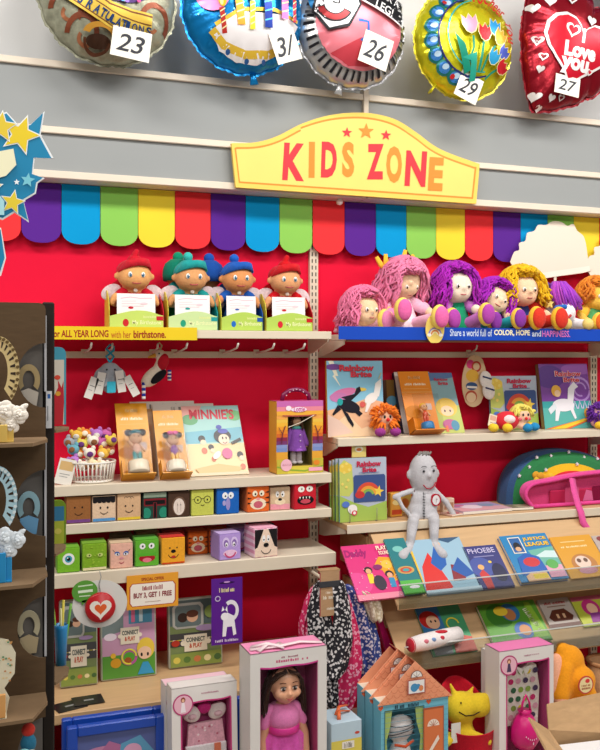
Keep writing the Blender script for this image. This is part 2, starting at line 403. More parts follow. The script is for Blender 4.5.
# ---------------- shelves
def shelf(x0, x1, pf, zt_, th, label, top=cream, lip=cream, tag_strip=True):
    t = thing('shelf', label, 'shelf', ((x0+x1)/2, 0, zt_-th)); w = (x1-x0)/2
    m = MB(); m.box((-w, -pf+.004, th-.02), (w, -.018, th), top, .0015); m.build('shelf_board', t)
    m = MB(); m.box((-w, -pf, 0), (w, -pf+.004, th-.0005), lip, .0015); m.build('front_lip', t)
    for sx in (-1, 1):
        m = MB(); x = sx*(w-.004); q = [(-.018, -.05), (-.018, th-.021), (-pf*.9, th-.021), (-pf*.9, th-.034), (-.07, -.045)]
        vs = [(x-.003, a, c) for a, c in q] + [(x+.003, a, c) for a, c in q]; n = len(q)
        m.add(vs, [tuple(range(n)), tuple(range(2*n-1, n-1, -1))] + [(i, (i+1) % n, (i+1) % n+n, i+n) for i in range(n)], cream); m.build('bracket', t)
    return t
A0, A1, B0, B1 = U0+.018, U1-.018, U1+.018, U2-.018
Z_L1 = PZ(330, 331.5, .23); Z_L2 = PZ(332, 473, .23); Z_L3 = PZ(332, 508, .23); Z_L4 = PZ(337, 552, .27)
Z_R1 = PZ(338, 334, .27); Z_R2 = PZ(327, 439, .20); Z_R3 = PZ(338, 526, .28)
Z_L5 = .497
shelf(A0, A1, .23, Z_L1, .026, 'cream shelf carrying the boxed fairy dolls')
shelf(A0, A1, .23, Z_L2, .032, 'cream shelf carrying the wire basket and orange packs')
shelf(A0, A1, .23, Z_L3, .030, 'cream shelf carrying the upper row of cube toys')
shelf(A0, A1, .27, Z_L4, .042, 'cream shelf carrying the lower row of cube toys')
shelf(B0, B1, .27, Z_R1, .026, 'shelf behind the blue lettered strip carrying the yarn-haired dolls', lip=mat('#7a4c34', 'wood'))
shelf(B0, B1, .20, Z_R2, .028, 'cream shelf carrying the unicorn books')
shelf(B0, B1, .28, Z_R3, .030, 'wood-topped shelf carrying the grey fabric man', top=maple)
shelf(B1+.036, U3-.02, .27, Z_R1, .026, 'cream shelf end at the right edge, level with the dolls')
shelf(B1+.036, U3-.02, .20, Z_R2, .028, 'cream shelf end at the right edge, level with the unicorn books')
shelf(B1+.036, U3-.02, .28, Z_R3, .030, 'cream shelf end at the right edge, behind the rainbow bag', top=maple)
# low wood deck on the left
m = MB(); m.box((A0, -.45, Z_L5-.03), (A1-.05, -.02, Z_L5), maple, .002); tag(m.build('wood_shelf'), 'light wood shelf carrying the puzzle tins and black cards', 'shelf')
t = bpy.data.objects['wood_shelf']
m = MB(); m.box((A0+.02, -.42, .2), (A0+.05, -.02, Z_L5-.03), maple); m.build('side_support', t); m = MB(); m.box((A1-.10, -.42, .2), (A1-.07, -.02, Z_L5-.03), maple); m.build('side_support', t)
# sloping magazine racks
def rack(pb_, zb_, pf_, zf_, label, x0, x1):
    t = thing('magazine_rack', label, 'rack', ((x0+x1)/2, 0, zf_)); w = (x1-x0)/2; dz = zb_-zf_
    vs = [(sx*w, -q, z) for sx in (-1, 1) for q, z in ((pb_, dz), (pf_, 0), (pf_, -.009), (pb_, dz-.009))]
    m = MB(); m.add(vs, [(0, 1, 5, 4), (3, 7, 6, 2), (0, 3, 2, 1), (4, 5, 6, 7), (0, 4, 7, 3), (1, 2, 6, 5)], maple); m.build('sloping_board', t)
    m = MB(); m.box((-w, -pb_+.012, dz-.14), (w, -pb_+.022, dz+.03), maple); m.build('back_rail', t)
    m = MB(); m.box((-w, -pf_-.008, -.018), (w, -pf_, .001), maple, .002); m.build('front_lip', t)
    m = MB(); m.box((-w+.002, -pf_-.011, -.014), (w-.002, -pf_-.0085, .062), mat('#eef2f2', 'guard')); m.build('clear_guard', t); m = MB(); m.box((-w+.002, -pf_-.0115, .0605), (w-.002, -pf_-.008, .0635), mat('#d4d8d4', 'gloss')); m.build('guard_edge', t)
    for sx in (-1, 1):
        m = MB(); m.box((sx*w-.006, -pb_+.023, dz-.14), (sx*w+.006, -.02, dz-.012), maple); m.build('side_support', t)
    return t
RK1 = (.275, .895, .475, .712); RK2 = (.285, .712, .495, .522)
rack(*RK1, 'upper sloping wood rack of picture books behind a clear guard', 1.24, B1+.9)
rack(*RK2, 'lower sloping wood rack with the white roll and green book', 1.25, B1+.9)
# peg hooks on the rail
zr = PZ(300, 353, .02)
hk = None
def hook(px, label, Lh=.2, z=None, pz=.022, x=None):
    x = PX(px, .02) if x is None else x; z = zr if z is None else z
    m = MB(); m.tube([(0, 0, 0), (0, -Lh*.5, .006), (0, -Lh*.92, .016), (0, -Lh, .03)], .0034, mat('#d9d2c8', 'metal'), 8); m.box((-.01, 0, -.012), (.01, .004, .012), cream, .001)
    return tag(m.build('peg_hook', loc=(x, -pz-.004, z)), label, 'hook')
hook(84, 'peg hook on the rail nearest the cardboard tower'); hook(108, 'peg hook holding the grey plush ornament', .1)
hook(152, 'peg hook holding the red bird ornament', .1)
hook(174, 'peg hook just right of the red bird ornament'); hook(222, 'empty peg hook, middle one of the three on the bare rail'); hook(256, 'empty peg hook over the gap left of the lunchbox doll')
hook(285, 'empty peg hook nearest the slotted post on the left section')
hook(468, 'peg hook holding the cream card of slippers', .06)
# ================================================================== foil balloons
def surf_y(x, z, rf, T):
    r = math.hypot(x, z); ph = math.atan2(z, x); R = rf(ph); q = min(r/R, 1)
    y = T*(1-q*q)**.5 if q < 1 else 0
    return y + .006*max(0, (q-.68)/.32)*math.sin(ph*38)*(1-q)**.3 - .004*max(0, (q-.6)/.4)*math.sin(ph*17+1)
def foil_body(mb, rf, T, m, back=None, n=120):
    Q = [0, .15, .3, .45, .6, .7, .78, .85, .9, .94, .97, .99, 1.0]; vs = []
    for sgn in (-1, 1):
        for q in Q:
            for k in range(n):
                a = 2*PI*k/n; R = rf(a); x = q*R*math.cos(a)*(1+.012*math.sin(19*a)*q); z = q*R*math.sin(a)*(1+.012*math.sin(19*a)*q)
                vs.append((x, sgn*max(surf_y(q*R*math.cos(a), q*R*math.sin(a), rf, T), 0), z))
    L = len(Q)
    for h in (0, 1):
        fs = []
        for j in range(L-1):
            for k in range(n):
                a = (h*L+j)*n + k; b = (h*L+j)*n + (k+1) % n; f = (a, b, b+n, a+n); fs.append(f if h == 0 else f[::-1])
        mb.add(vs if h == 0 else vs, fs, m if h == 0 else (back or m), True)
    # crimped flat rim
    rim = []; 
    for k in range(n):
        a = 2*PI*k/n; R = rf(a)*(1+.012*math.sin(19*a))
        for q, dy in ((.985, .0), (1.035 + .012*math.sin(a*n/2*.9), .002*math.sin(k*2.2))): rim.append((q*R*math.cos(a), dy, q*R*math.sin(a)))
    mb.add(rim, [(2*k, 2*k+1, (2*k+3) % (2*n), (2*k+2) % (2*n)) for k in range(n)], back or m, True)
def drape(src, dst, rf, T, off=.0016):
    """lay flat artwork (in src) over the swollen front of a balloon"""
    bm = bmesh.new(); vv = [bm.verts.new((v.x, v.y, v.z)) for v in src.v]
    for f, k in zip(src.f, src.fm):
        try: g = bm.faces.new([vv[i] for i in f]); g.material_index = k
        except ValueError: pass
    bm.normal_update(); bmesh.ops.triangulate(bm, faces=bm.faces[:])
    for _ in range(5):
        e = [e for e in bm.edges if e.calc_length() > .016]
        if not e: break
        bmesh.ops.subdivide_edges(bm, edges=e, cuts=1); bm.normal_update(); bmesh.ops.triangulate(bm, faces=[f for f in bm.faces if len(f.verts) > 3])
    bm.verts.index_update()
    vs = [(v.co.x, v.co.y - surf_y(v.co.x, v.co.z, rf, T) - off, v.co.z) for v in bm.verts]
    for k in range(len(src.mats)):
        fs = [[v.index for v in f.verts] for f in bm.faces if f.material_index == k]
        if fs: dst.add(vs, fs, src.mats[k], True)
    bm.free()
def balloon(px, py, p, rpx, body, back, label, art, T=.085, rot=0, heart=False, tail=None):
    c = at(px, py, p); R = rpx*mpp(px, p)
    if heart:
        def rf(a):
            t = a - PI/2; d = abs((t + PI) % (2*PI) - PI)/PI     # 0 at top notch, 1 at tip
            K = [(0, .66), (.07, .78), (.16, .95), (.28, 1.03), (.42, .98), (.58, .88), (.74, .88), (.88, 1.02), (.96, 1.2), (1, 1.28)]
            for i in range(len(K)-1):
                if d <= K[i+1][0]:
                    q = (d-K[i][0])/(K[i+1][0]-K[i][0]); q = q*q*(3-2*q)*.5+q*.5; return R*(K[i][1] + (K[i+1][1]-K[i][1])*q)
            return R*1.28
    else:
        rf = lambda a: R
    t = thing('foil_balloon', label, 'balloon', c, (0, rot, 0), 'foil balloons along the top of the wall')
    m = MB(); foil_body(m, rf, T, body, back); m.build('envelope', t)
    src = MB(); A = Art(src, 2*R, 2*R, 0, -R, -R, 'foilink', st=.00035); A.clamp = False; kk = T*.8/ZC(px, p)
    def Wf(x, y, ct=math.cos(rot), sn=math.sin(rot)): x -= (x+20)*kk; y -= (y-HOR)*kk; dx, dz = x-px, py-y; return (.5 + (dx*ct - dz*sn)/(2*rpx), .5 + (dx*sn + dz*ct)/(2*rpx))
    A.W = Wf; art(A)
    m = MB(); drape(src, m, rf, T); m.build('printed_design', t)
    m = MB(); z1 = 2.95; top = Vector((0, 0, R*.95 if not heart else R*.6)); 
    e = Euler((0, -rot, 0)).to_matrix() @ Vector((0, .0, z1 - c.z)); hook_ = Euler((0, -rot, 0)).to_matrix() @ Vector((0, -c.y + .031 + .0, z1 + .02 - c.z))
    m.tube([top, e, hook_], .0015, mat('#f1efe9', 'gloss'), 5); m.build('ribbon', t)
    if tail:
        m = MB(); a = Vector(tail).normalized()
        pts = [a*R*.97, a*R*1.06, a*R*1.17]; m.tube(pts, [.012, .010, .016], body, 10, flat=.35); m.build('filling_neck', t)
    return t
def card(px0, py0, px1, py1, p, rot, txt, label, slope=0, tb=.0):
    c = at((px0+px1)/2, (py0+py1)/2, p); w = (px1-px0)*mpp((px0+px1)/2, p)*.94; h = (py1-py0)*mpp(px0, p)
    m = MB(); m.box((-w/2, 0, -h/2), (w/2, .0012, h/2), mat('#e9e4d8', 'paper')); A = Art(m, w, h, 0, -w/2, -h/2)
    A.text(txt, .18, .2, .82, .8, '#22242e', .012, shear=.25)
    o = m.build('number_card', loc=c, rot=(.0, rot, math.radians(0))); tag(o, label, 'card', 'hand-numbered cards on the balloons'); return o
def b1(A):
    for u, v, r in ((.2, .3, 1), (.84, .34, -1), (.33, .15, 1)):
        A.arc(u, v, .12, .035, '#8a4a32', -.5, 3.2, sq=1.2); A.arc(u+.03*r, v-.03, .06, .025, '#a86a48', 2.5, 6)
    A.line([(.12, .72), (.2, .55), (.35, .42), (.5, .35), (.66, .33), (.82, .34)], .1, '#d9b74a')
    A.line([(.14, .74), (.22, .57), (.36, .45), (.5, .38), (.66, .36), (.82, .37)], .012, '#7a4a2a')
    A.ell(.56, .58, .24, .17, '#4a2f6a'); rnd = random.Random(3)
    for i in range(46):
        a = rnd.uniform(0, 6.28); q = rnd.random()**.5; A.ell(.56 + .23*q*math.cos(a), .58 + .17*q*math.sin(a), .016, .014, rnd.choice(['#5aa0e0', '#d0508a', '#8a6ad0', '#e0c040', '#2a3a8a']), n=7)
    A.arc(.46, .14, .13, .05, '#c08a34', .2, 3.0, sq=.7); A.ell(.45, .1, .09, .05, '#3a2418'); A.arc(.44, .11, .1, .02, '#5a3420', 3.1, 6.2)
    pth = [(50, -16), (60, -8), (67, -3), (74, 1), (82, 6), (91, 11), (98, 15), (104, 18), (109, 21), (114, 23), (119, 25), (124.5, 26), (129, 27), (135, 28), (142, 28.5), (150, 28.5)]
    A.line([A.W(x, y) for x, y in pth], .115, '#d9b74a'); A.line([A.W(x+1, y+6.5) for x, y in pth], .008, '#7a4a2a'); A.line([A.W(x+1, y-7) for x, y in pth], .008, '#7a4a2a')
    for i, ch in enumerate('CONGRATULATIONS'):
        x, y = pth[min(i+1, 15)]; x0, y0 = pth[i]; r = -math.atan2(y-y0, x-x0); u, v = A.W(x-1.5, y-.8); h = .036 - .0006*i
        A.text(ch, u-.02, v-h, u+.02 - (.012 if ch == 'I' else 0), v+h, '#1d3a6a', .03, rot=r + .1)
b = balloon(108, -2, .2, 67, mat('#9a9a84', 'marble'), mat('#8c8c78', 'marble'), 'marbled grey-green foil balloon with CONGRATULATIONS banner', b1, rot=.1)
def b2(A):
    rnd = random.Random(5)
    for i in range(26): A.ell(rnd.uniform(.1, .9), rnd.uniform(.2, .9), .008, .008, '#8fe0f4', n=6)
    A.ell(.2, .52, .13, .14, '#e88ac0'); A.text('My', .14, .55, .32, .72, '#1a1a22', .02, rot=.5, shear=.3)
    A.poly([(.22, .24), (.4, .40), (.78, .46), (.93, .42), (.84, .2), (.62, .05), (.45, .04), (.3, .1)], '#e9e4e4')
    A.line([(.22, .24), (.33, .14), (.5, .1), (.7, .14), (.88, .26)], .06, '#d9b23a'); A.line([(.24, .28), (.42, .42), (.7, .48), (.92, .45)], .03, '#d9b23a')
    for u, v0, v1, c, r, w in ((.32, .22, .46, '#b8322a', -.25, .035), (.44, .3, .6, '#e89a30', -.22, .06), (.53, .28, .55, '#e8d838', -.12, .04), (.66, .32, .72, '#1d3a9a', -.14, .065), (.79, .42, .8, '#e079b8', -.1, .06), (.88, .42, .72, '#c83a4a', -.1, .03)):
        v1 = v0 + (v1-v0)*.78; d = (v1-v0)*math.tan(r); A.poly([(u-w/2, v0), (u+w/2, v0+.01), (u+w/2+d, v1+.01), (u-w/2+d, v1)], c)
        for k in range(4):
            q = .15 + .22*k; A.poly([(u-w/2 + d*q, v0 + (v1-v0)*q), (u+w/2 + d*q, v0 + (v1-v0)*q + .03), (u+w/2 + d*q, v0 + (v1-v0)*q + .042), (u-w/2 + d*q, v0 + (v1-v0)*q + .012)], '#f3e3a8' if c[1] != '1' else '#5ac0e8')
        A.ell(u+d-.005, v1+.09, .036, .08, '#e0b820', rot=.2); A.ell(u+d-.005, v1+.05, .013, .03, '#f6ec9a', rot=.2)
    for u, v in ((.36, .09), (.52, .05), (.66, .07), (.8, .16)): A.ell(u, v, .02, .02, '#2a5a9a', n=10)
balloon(243, 12, .2, 62, mat('#0f7fc4', 'foil'), mat('#1a8ad0', 'foil'), 'blue foil balloon printed with birthday cake and candles', b2, rot=.08, tail=(.25, 0, -1))
def b3(A):
    for i in range(44):
        a = PI*.98 + i*.145; A.poly([(.5 + .40*math.cos(a), .5 + .40*math.sin(a)), (.5 + .40*math.cos(a+.05), .5 + .40*math.sin(a+.05)), (.5 + .475*math.cos(a+.05), .5 + .475*math.sin(a+.05)), (.5 + .475*math.cos(a), .5 + .475*math.sin(a))], '#26262c')
    A.ell(.5, .5, .40, .40, '#e07a86', n=40); A.ell(.2, .68, .16, .2, '#1a70a8')
    A.poly([(.25, .2), (.5, .36), (.74, .28), (.6, .14), (.42, .12)], '#c4404c'); A.line([(.46, .5), (.55, .5), (.56, .4), (.5, .34), (.6, .3)], .025, '#2a60b0'); A.line([(.7, .92), (.78, .85), (.82, .78)], .04, '#2a60b0')
    rnd = random.Random(4)
    for i in range(22): A.ell(rnd.uniform(.1, .3), rnd.uniform(.6, .85), .018, .016, rnd.choice(['#e0d030', '#208a4a', '#20b0d0', '#1a2a6a']), n=7)
    def mask(u, v, s, c, c2):
        A.poly([(u-.16*s, v+.17*s), (u+.12*s, v+.26*s), (u+.19*s, v+.02*s), (u+.1*s, v-.17*s), (u-.07*s, v-.22*s), (u-.2*s, v-.08*s)], '#1e1e22')
        A.poly([(u-.145*s, v+.155*s), (u+.11*s, v+.235*s), (u+.17*s, v+.02*s), (u+.085*s, v-.15*s), (u-.06*s, v-.2*s), (u-.18*s, v-.07*s)], c)
        A.arc(u-.03*s, v+.0*s, .15*s, .07*s, '#1e1e22', 3.3, 5.9); A.arc(u-.03*s, v+.0*s, .135*s, .045*s, c2, 3.45, 5.8)
        A.arc(u-.06*s, v+.09*s, .05*s, .015*s, '#1e1e22', .1, 2.6); A.arc(u+.08*s, v+.08*s, .05*s, .015*s, '#1e1e22', .1, 2.6)
        A.line([(u+.02*s, v+.09*s), (u+.0*s, v+.0*s), (u-.05*s, v+.01*s)], .014*s, '#1e1e22')
    mask(.42, .93, .8, '#dedede', '#b83a3a'); mask(.27, .6, 1.05, '#e3e3e6', '#9a2a2e')
    A.poly([(.46, .66), (.5, .88), (.92, .76), (.9, .52)], '#dcdcdc'); A.poly([(.48, .67), (.515, .86), (.9, .75), (.88, .54)], '#18181c')
    A.text('BREAK A', .54, .72, .86, .81, '#f0f0f0', .015, rot=-.28); A.text('LEG!', .6, .6, .78, .68, '#f0f0f0', .015, rot=-.28)
balloon(351, 31, .2, 57, mat('#b8b8b8', 'foil'), mat('#a8a8aa', 'foil'), 'silver-edged foil balloon reading BREAK A LEG with theatre masks', b3, rot=.06, tail=(-.15, 0, -1))
def b4(A):
    for i in range(9):
        a = 1.9 + i*.34; u, v = .5 + .40*math.cos(a), .5 + .40*math.sin(a)
        A.ell(u, v, .075, .062, '#1a6a60', rot=a+PI/2, n=14); A.ell(u, v, .055, .045, '#3a7ac0', rot=a+PI/2, n=14); A.ell(u-.012*math.cos(a), v-.012*math.sin(a), .03, .025, '#b8d4e8', n=10)
    A.arc(.5, .5, .36, .014, '#2a2a6a', 1.7, 5.1, 30); A.arc(.55, .52, .33, .012, '#20a098', 1.8, 4.9, 30)
    for u, v in ((.22, .8), (.3, .14)): A.ell(u, v, .022, .022, '#c02a2a', n=10)
    st = '#1a8a70'
    A.line([(.46, .5), (.47, .4), (.44, .3), (.48, .22)], .02, st); A.line([(.57, .46), (.56, .36), (.54, .2)], .025, st); A.line([(.7, .44), (.62, .34), (.57, .2)], .02, st); A.line([(.77, .26), (.68, .2), (.62, .14)], .018, st)
    A.poly([(.28, .52), (.38, .42), (.46, .2), (.4, .16), (.34, .34)], st); A.poly([(.36, .3), (.5, .36), (.52, .12), (.46, .1), (.45, .28)], '#2aa08a'); A.poly([(.6, .6), (.68, .66), (.66, .56), (.6, .48), (.56, .5)], st)
    def tulip(u, v, s, c, r=0):
        def R(x, y): return (u + s*(x*math.cos(r) - y*math.sin(r)), v + s*(x*math.sin(r) + y*math.cos(r)))
        P = [(-.8, 1.0), (-.35, .55), (0, 1.1), (.35, .55), (.8, 1.0), (.85, 0), (.5, -.7), (0, -.95), (-.5, -.7), (-.85, 0)]
        A.poly([R(x*1.12, y*1.1) for x, y in P], '#e8dfa0'); A.poly([R(x, y) for x, y in P], c); A.poly([R(x*.4, y*.8 - .1) for x, y in P[2:3] + P[4:9:2] + P[9:]], c)
    tulip(.43, .6, .085, '#e79ab4', .15); tulip(.58, .54, .078, '#c8202c', 0); tulip(.69, .6, .072, '#2a90cc', -.15); tulip(.75, .52, .075, '#eb9a28', -.5); tulip(.8, .39, .068, '#4a5ab8', -.7); tulip(.68, .33, .07, '#2a98c8', -.4); tulip(.79, .26, .07, '#c8202c', -.9)
    A.text('To', .47, .80, .59, .96, '#c22a20', .02, rot=-.15, shear=.2); A.text('Cheer', .6, .74, .84, .9, '#c22a20', .02, rot=-.6, shear=.2); A.text('You', .78, .54, .99, .66, '#c22a20', .02, rot=-1.35, shear=.2)
balloon(463, 45, .2, 54, mat('#d3cc22', 'foil'), mat('#d8c840', 'foil'), 'yellow foil balloon with printed tulips', b4, rot=.0, tail=(-.62, 0, -.85))
def b5(A):
    rr = .38
    for x, y, q, f in ((532, 11, 5, 1), (547, 4, 6, 1), (534, 44, 5.5, 0), (539, 60, 4.5, 0), (537, 72, 4, 1), (535, 98, 5, 1), (551, 99, 4, 1), (562, 98, 3.5, 0), (541, 109, 3.5, 1), (591, 21, 5.5, 1), (569, 1, 6, 0)):
        u, v = A.W(x, y); A.heart(u, v, q/132, '#e8e2e0', rr)
        if not f: A.heart(u, v, q/132*.6, '#7a0f1c', rr)
    u, v = A.W(576, 50); A.heart(u, v, .30, '#ece6e4', .3); A.heart(u, v, .275, '#c8102a', .3)
    u, v = A.W(568, 33); A.heart(u, v, .06, '#ece6e4', .3); A.heart(u, v, .04, '#c8102a', .3)
    for tx, x, y, w, h in (('I', 580, 38, 3, 14), ('Love', 577, 53, 36, 15), ('you', 571, 69, 32, 16)):
        u, v = A.W(x, y); A.text(tx, u - w/264, v - h/264, u + w/264, v + h/264, '#f4efee', .05, rot=.45 if tx != 'I' else .4)
    u, v = A.W(590, 72); A.heart(u, v, .028, '#ece6e4', .3); A.heart(u, v, .016, '#c8102a', .3)
balloon(571, 42, .2, 66, mat('#8c1020', 'foil'), mat('#7a0c1a', 'foil'), 'dark red heart foil balloon reading I Love you', b5, rot=.55, heart=True)
def b6(A): A.scrib(.3, .2, .5, .4, '#e8e8e8')
t = balloon(640, -42, .2, 58, mat('#3a2a5a', 'foil'), None, 'corner of a dark violet foil balloon above the red heart', b6)
card(110.5, 29, 152, 59, .295, .12, '23', 'paper card numbered 23 on the marbled balloon')
card(271, 30, 300, 62, .285, -.35, '3/', 'paper card numbered 3/ on the birthday cake balloon')
card(359, 34, 393, 67, .302, .28, '26', 'paper card numbered 26 on the theatre mask balloon')
card(455, 74, 483, 101, .268, .38, '29', 'paper card numbered 29 on the yellow tulip balloon')
card(552, 76, 583, 95, .275, .12, '27', 'paper card numbered 27 on the red heart balloon')
# ================================================================== kinds of goods
def lean_rot(pb, pt, dz): return -math.atan2(pb-pt, dz)
def place_panel(pxL, pxR, pyT, zb_, pb, pt):
    """a panel standing on height zb_, its foot pb and its head pt metres in front of the wall"""
    xl, xr = PX(pxL, pb), PX(pxR, pb); w = xr-xl
    pm = (pxL+pxR)/2 - (pb-pt)*60; z1 = PZ(pm, pyT, pt); dz = z1-zb_
    return Vector(((xl+xr)/2, -pb, zb_)), w, math.hypot(dz, pb-pt), -math.atan2(pb-pt, dz)
def book(name, label, cat, pxL, pxR, pyT, zb_, pb, pt, bg, art, th=.012, group=None, pages='#ece6da', yaw=0, roll=0, kind='gloss', h=None, hard=True):
    loc, w, hh, rx = place_panel(pxL, pxR, pyT, zb_, pb, pt); hh = h or hh
    t = thing(name, label, cat, loc + Vector((0, 0, .0005)), (0, 0, 0), group); t.rotation_euler = Euler((rx, roll, yaw))
    m = MB(); B = mat(bg, kind)
    m.box((-w/2, 0, 0), (w/2, .0015, hh), B); m.box((-w/2, th-.0015, 0), (w/2, th, hh), B); m.box((-w/2, 0, 0), (-w/2+.0015, th, hh), B)
    A = Art(m, w, hh, 0, -w/2, 0, kind); art(A); m.build('cover', t)
    m = MB(); m.box((-w/2+.003, .0016, .003), (w/2-.003, th-.0016, hh-.003), mat(pages)); m.build('page_block', t)
    return t
def cube_toy(label, px0, px1, pyb, pyt, p, zb_, col, art, top=None, ears=None, yaw=0, group='cube toys', side=None, dy=0):
    xa, xb = PX(px0, p), PX(px1, p); w = (xb-xa)*.985; h = w*1.12; x = (xa+xb)/2
    t = thing('cube_toy', label, 'toy', (x, -p + w/2, zb_+.0005), (0, 0, yaw), group)
    m = MB(); m.box((-w/2, -w/2, 0), (w/2, w/2, h), mat(side or col, 'stripe' if side == '#e9a0bc' else 'fabric', '#f4d4e0' if side == '#e9a0bc' else None), .003)
    m.build('body', t)
    m = MB(); A = Art(m, w*.95, h*.94, -w/2-.0002, -w*.475, h*.03, 'fabric'); A.rect(0, 0, 1, 1, col); art(A); m.build('face', t)
    if top:
        m = MB(); m.box((-w/2+.001, -w/2+.001, h), (w/2-.001, w/2-.001, h+.0015), mat(top, 'fabric')); m.build('top_panel', t)
    if ears:
        for sx in (-1, 1): m = MB(); m.ell((sx*w*.3, 0, h+w*.1), (w*.15, w*.05, w*.16), mat(ears, 'fabric')); m.build('ear', t)
    return t
def eyes(A, u=.3, v=.6, r=.05, c='#16181c', white=None, dv=0):
    for s in (-1, 1):
        if white: A.ell(.5 + s*(.5-u), v, r*1.9, r*2.2, white)
        A.ell(.5 + s*(.5-u) - (s*r*.5 if white else 0), v, r, r*1.25, c, n=12)
def smile(A, v=.38, r=.2, t=.03, c='#2a1a18', a=.5): A.arc(.5, v+.12, r, t, c, PI+a, 2*PI-a, 12)
def face_geo(parent, mx_c, R, tilt=(0, 0, 0), skin=None, eye='#2a1a14', blush=False, nose=True, s=1.0, iris=None, lip='#b8485a'):
    """eyes, nose and mouth on a doll's head of radius R centred at mx_c, facing -y"""
    M_ = Matrix.Translation(Vector(mx_c)) @ Euler(tilt).to_matrix().to_4x4()
    for sx in (-1, 1):
        m = MB(); yy = -R*.88; m.ell((sx*R*.38, yy, R*.0), (R*.15*s, R*.07, R*.2*s), mat('#f3efe8', 'gloss'), mx=M_, nu=12, nv=8)
        m.ell((sx*R*.36, yy-R*.05, -R*.02), (R*.10*s, R*.05, R*.14*s), mat(iris or eye, 'gloss'), mx=M_, nu=12, nv=8)
        m.ell((sx*R*.33, yy-R*.09, R*.04), (R*.035, R*.02, R*.045), mat('#ffffff', 'gloss'), mx=M_, nu=8, nv=6); m.build('eye', parent)
    m = MB(); P = [(R*.3*math.sin(a), -R*.93 + R*.12*abs(a)**2, -R*.42 - R*.1*math.cos(a)) for a in (-1.0, -.5, 0, .5, 1.0)]
    m.tube(P, R*.028, mat(lip, 'fabric'), 6, mx=M_)
    m.build('mouth', parent)
def rag_doll(label, px, pyb, p, zb_, S, hair, skin, dress, legc, sole, trim='#f4d84a', head=(0, 0, .0), tilt=(0, 0, 0), rot=(0, 0, 0), hl=.07, hn=210, R=.045, feet=None, seed=1, group='yarn-haired fabric dolls', arms=None, ties=None, eye='#2a1a14', hat=None):
    rnd = random.Random(seed); X = PX(px, p)
    t = thing('rag_doll', label, 'doll', (X, -p, zb_+.001), rot, group); S *= 1.07; t.scale = (S, S, S)
    hc = Vector((head[0], -.01+head[1], .165+head[2])); sk = mat(skin, 'fabric')
    m = MB(); m.ell(hc, (R*1.05, R*.92, R), sk); m.ell(hc + Vector((0, -R*.3, -R*.35)), (R*.8, R*.65, R*.6), sk); m.ell(hc + Vector((0, -R*.95, -R*.12)), R*.16, sk)
    m.limb(hc + Vector((0, .005, -R*.8)), (0, .01, .09), .018, .022, sk); m.ell((0, .01, .06), (.034, .03, .05), sk)
    am = arms or [((-.03, 0, .1), (-.07, -.03, .075), (-.075, -.06, .055)), ((.03, 0, .1), (.07, -.03, .075), (.075, -.06, .055))]
    for a, b_, c in am: m.limb(a, b_, .015, .014, sk); m.limb(b_, c, .014, .013, sk); m.ell(c, .016, sk)
    blob(m, 'body', t, .0045)
    face_geo(t, hc, R, tilt, eye=eye, s=.72)
    m = MB(); yarn(m, hc, R, int(hn*1.35), hl, mat(hair, 'yarn'), rnd, tilt=tilt, vol=.55, th=.0034, top=.72, side=1.8, wave=.2); m.build('hair', t)
    m = MB(); m.lathe([(.001, .118), (.022, .116), (.034, .10), (.04, .07), (.052, .035), (.06, .012), (.058, .008)], mat(dress, 'fabric'), 36, ripple=.03, rn=9, c=(0, .008)); m.build('dress', t)
    for a, b_, c in am:
        m = MB(); m.limb(Vector(a), Vector(a).lerp(Vector(b_), .8), .02, .019, mat(legc, 'fabric')); m.build('sleeve', t)
    feet = [(a, b, c+.018) for a, b, c in (feet or [(-.045, -.10, .042), (.045, -.10, .042)])]
    for f in feet:
        f = Vector(f); m = MB(); hip = Vector((.022*(1 if f.x > 0 else -1), -.01, .03)); kn = hip.lerp(f, .85)
        m.limb(hip, kn, .02, .018, mat(legc, 'fabric')); m.ell(f, (.026, .022, .036), mat(trim, 'fabric')); lg = m.build('leg', t)
        m = MB(); m.ell(f + Vector((0, -.014, 0)), (.022, .012, .031), mat(sole, 'fabric')); m.build('sole', lg)
    if ties:
        for sx in (-1, 1):
            m = MB(); m.tube([hc + Vector((sx*R*1.1, -R*.2, R*.9)), hc + Vector((sx*R*1.35, -R*.4, R*.1)), hc + Vector((sx*R*1.3, -R*.5, -R*.8))], .004, mat(ties, 'fabric'), 6); m.build('hair_ribbon', t)
    return t
def text_face(A, s, u0, v0, u1, v1, c, b=.02, **k): A.text(s, u0, v0, u1, v1, c, b, **k)
def open_box(t, w, h, d, th, outer, inner, win, top=None, name='carton'):
    """carton with a window cut in the front; win=(x0,z0,x1,z1); front at y=0"""
    x0, z0, x1, z1 = win; O = mat(outer); m = MB()
    m.box((-w/2, 0, 0), (w/2, th, z0), O); m.box((-w/2, 0, z1), (w/2, th, h), O); m.box((-w/2, 0, z0), (x0, th, z1), O); m.box((x1, 0, z0), (w/2, th, z1), O)
    m.box((-w/2, th, 0), (-w/2+.002, d, h), O); m.box((w/2-.002, th, 0), (w/2, d, h), O); m.box((-w/2, d-.002, 0), (w/2, d, h), O)
    m.box((-w/2, th, 0), (w/2, d, .002), O); c = m.build(name, t)
    m = MB(); I = mat(inner); m.box((x0-.001, th, z0), (x0+.002, d-.004, z1), I); m.box((x1-.002, th, z0), (x1+.001, d-.004, z1), I); m.box((x0, d-.006, z0), (x1, d-.003, z1), I); m.box((x0, th, z1-.001), (x1, d-.004, z1+.002), I); m.box((x0, th, z0-.002), (x1, d-.004, z0+.001), I); m.build('lining', t)
    m = MB(); m.box((-w/2, 0, h-.002), (w/2, d, h), mat(top or outer)); m.build('lid', t)
    return c
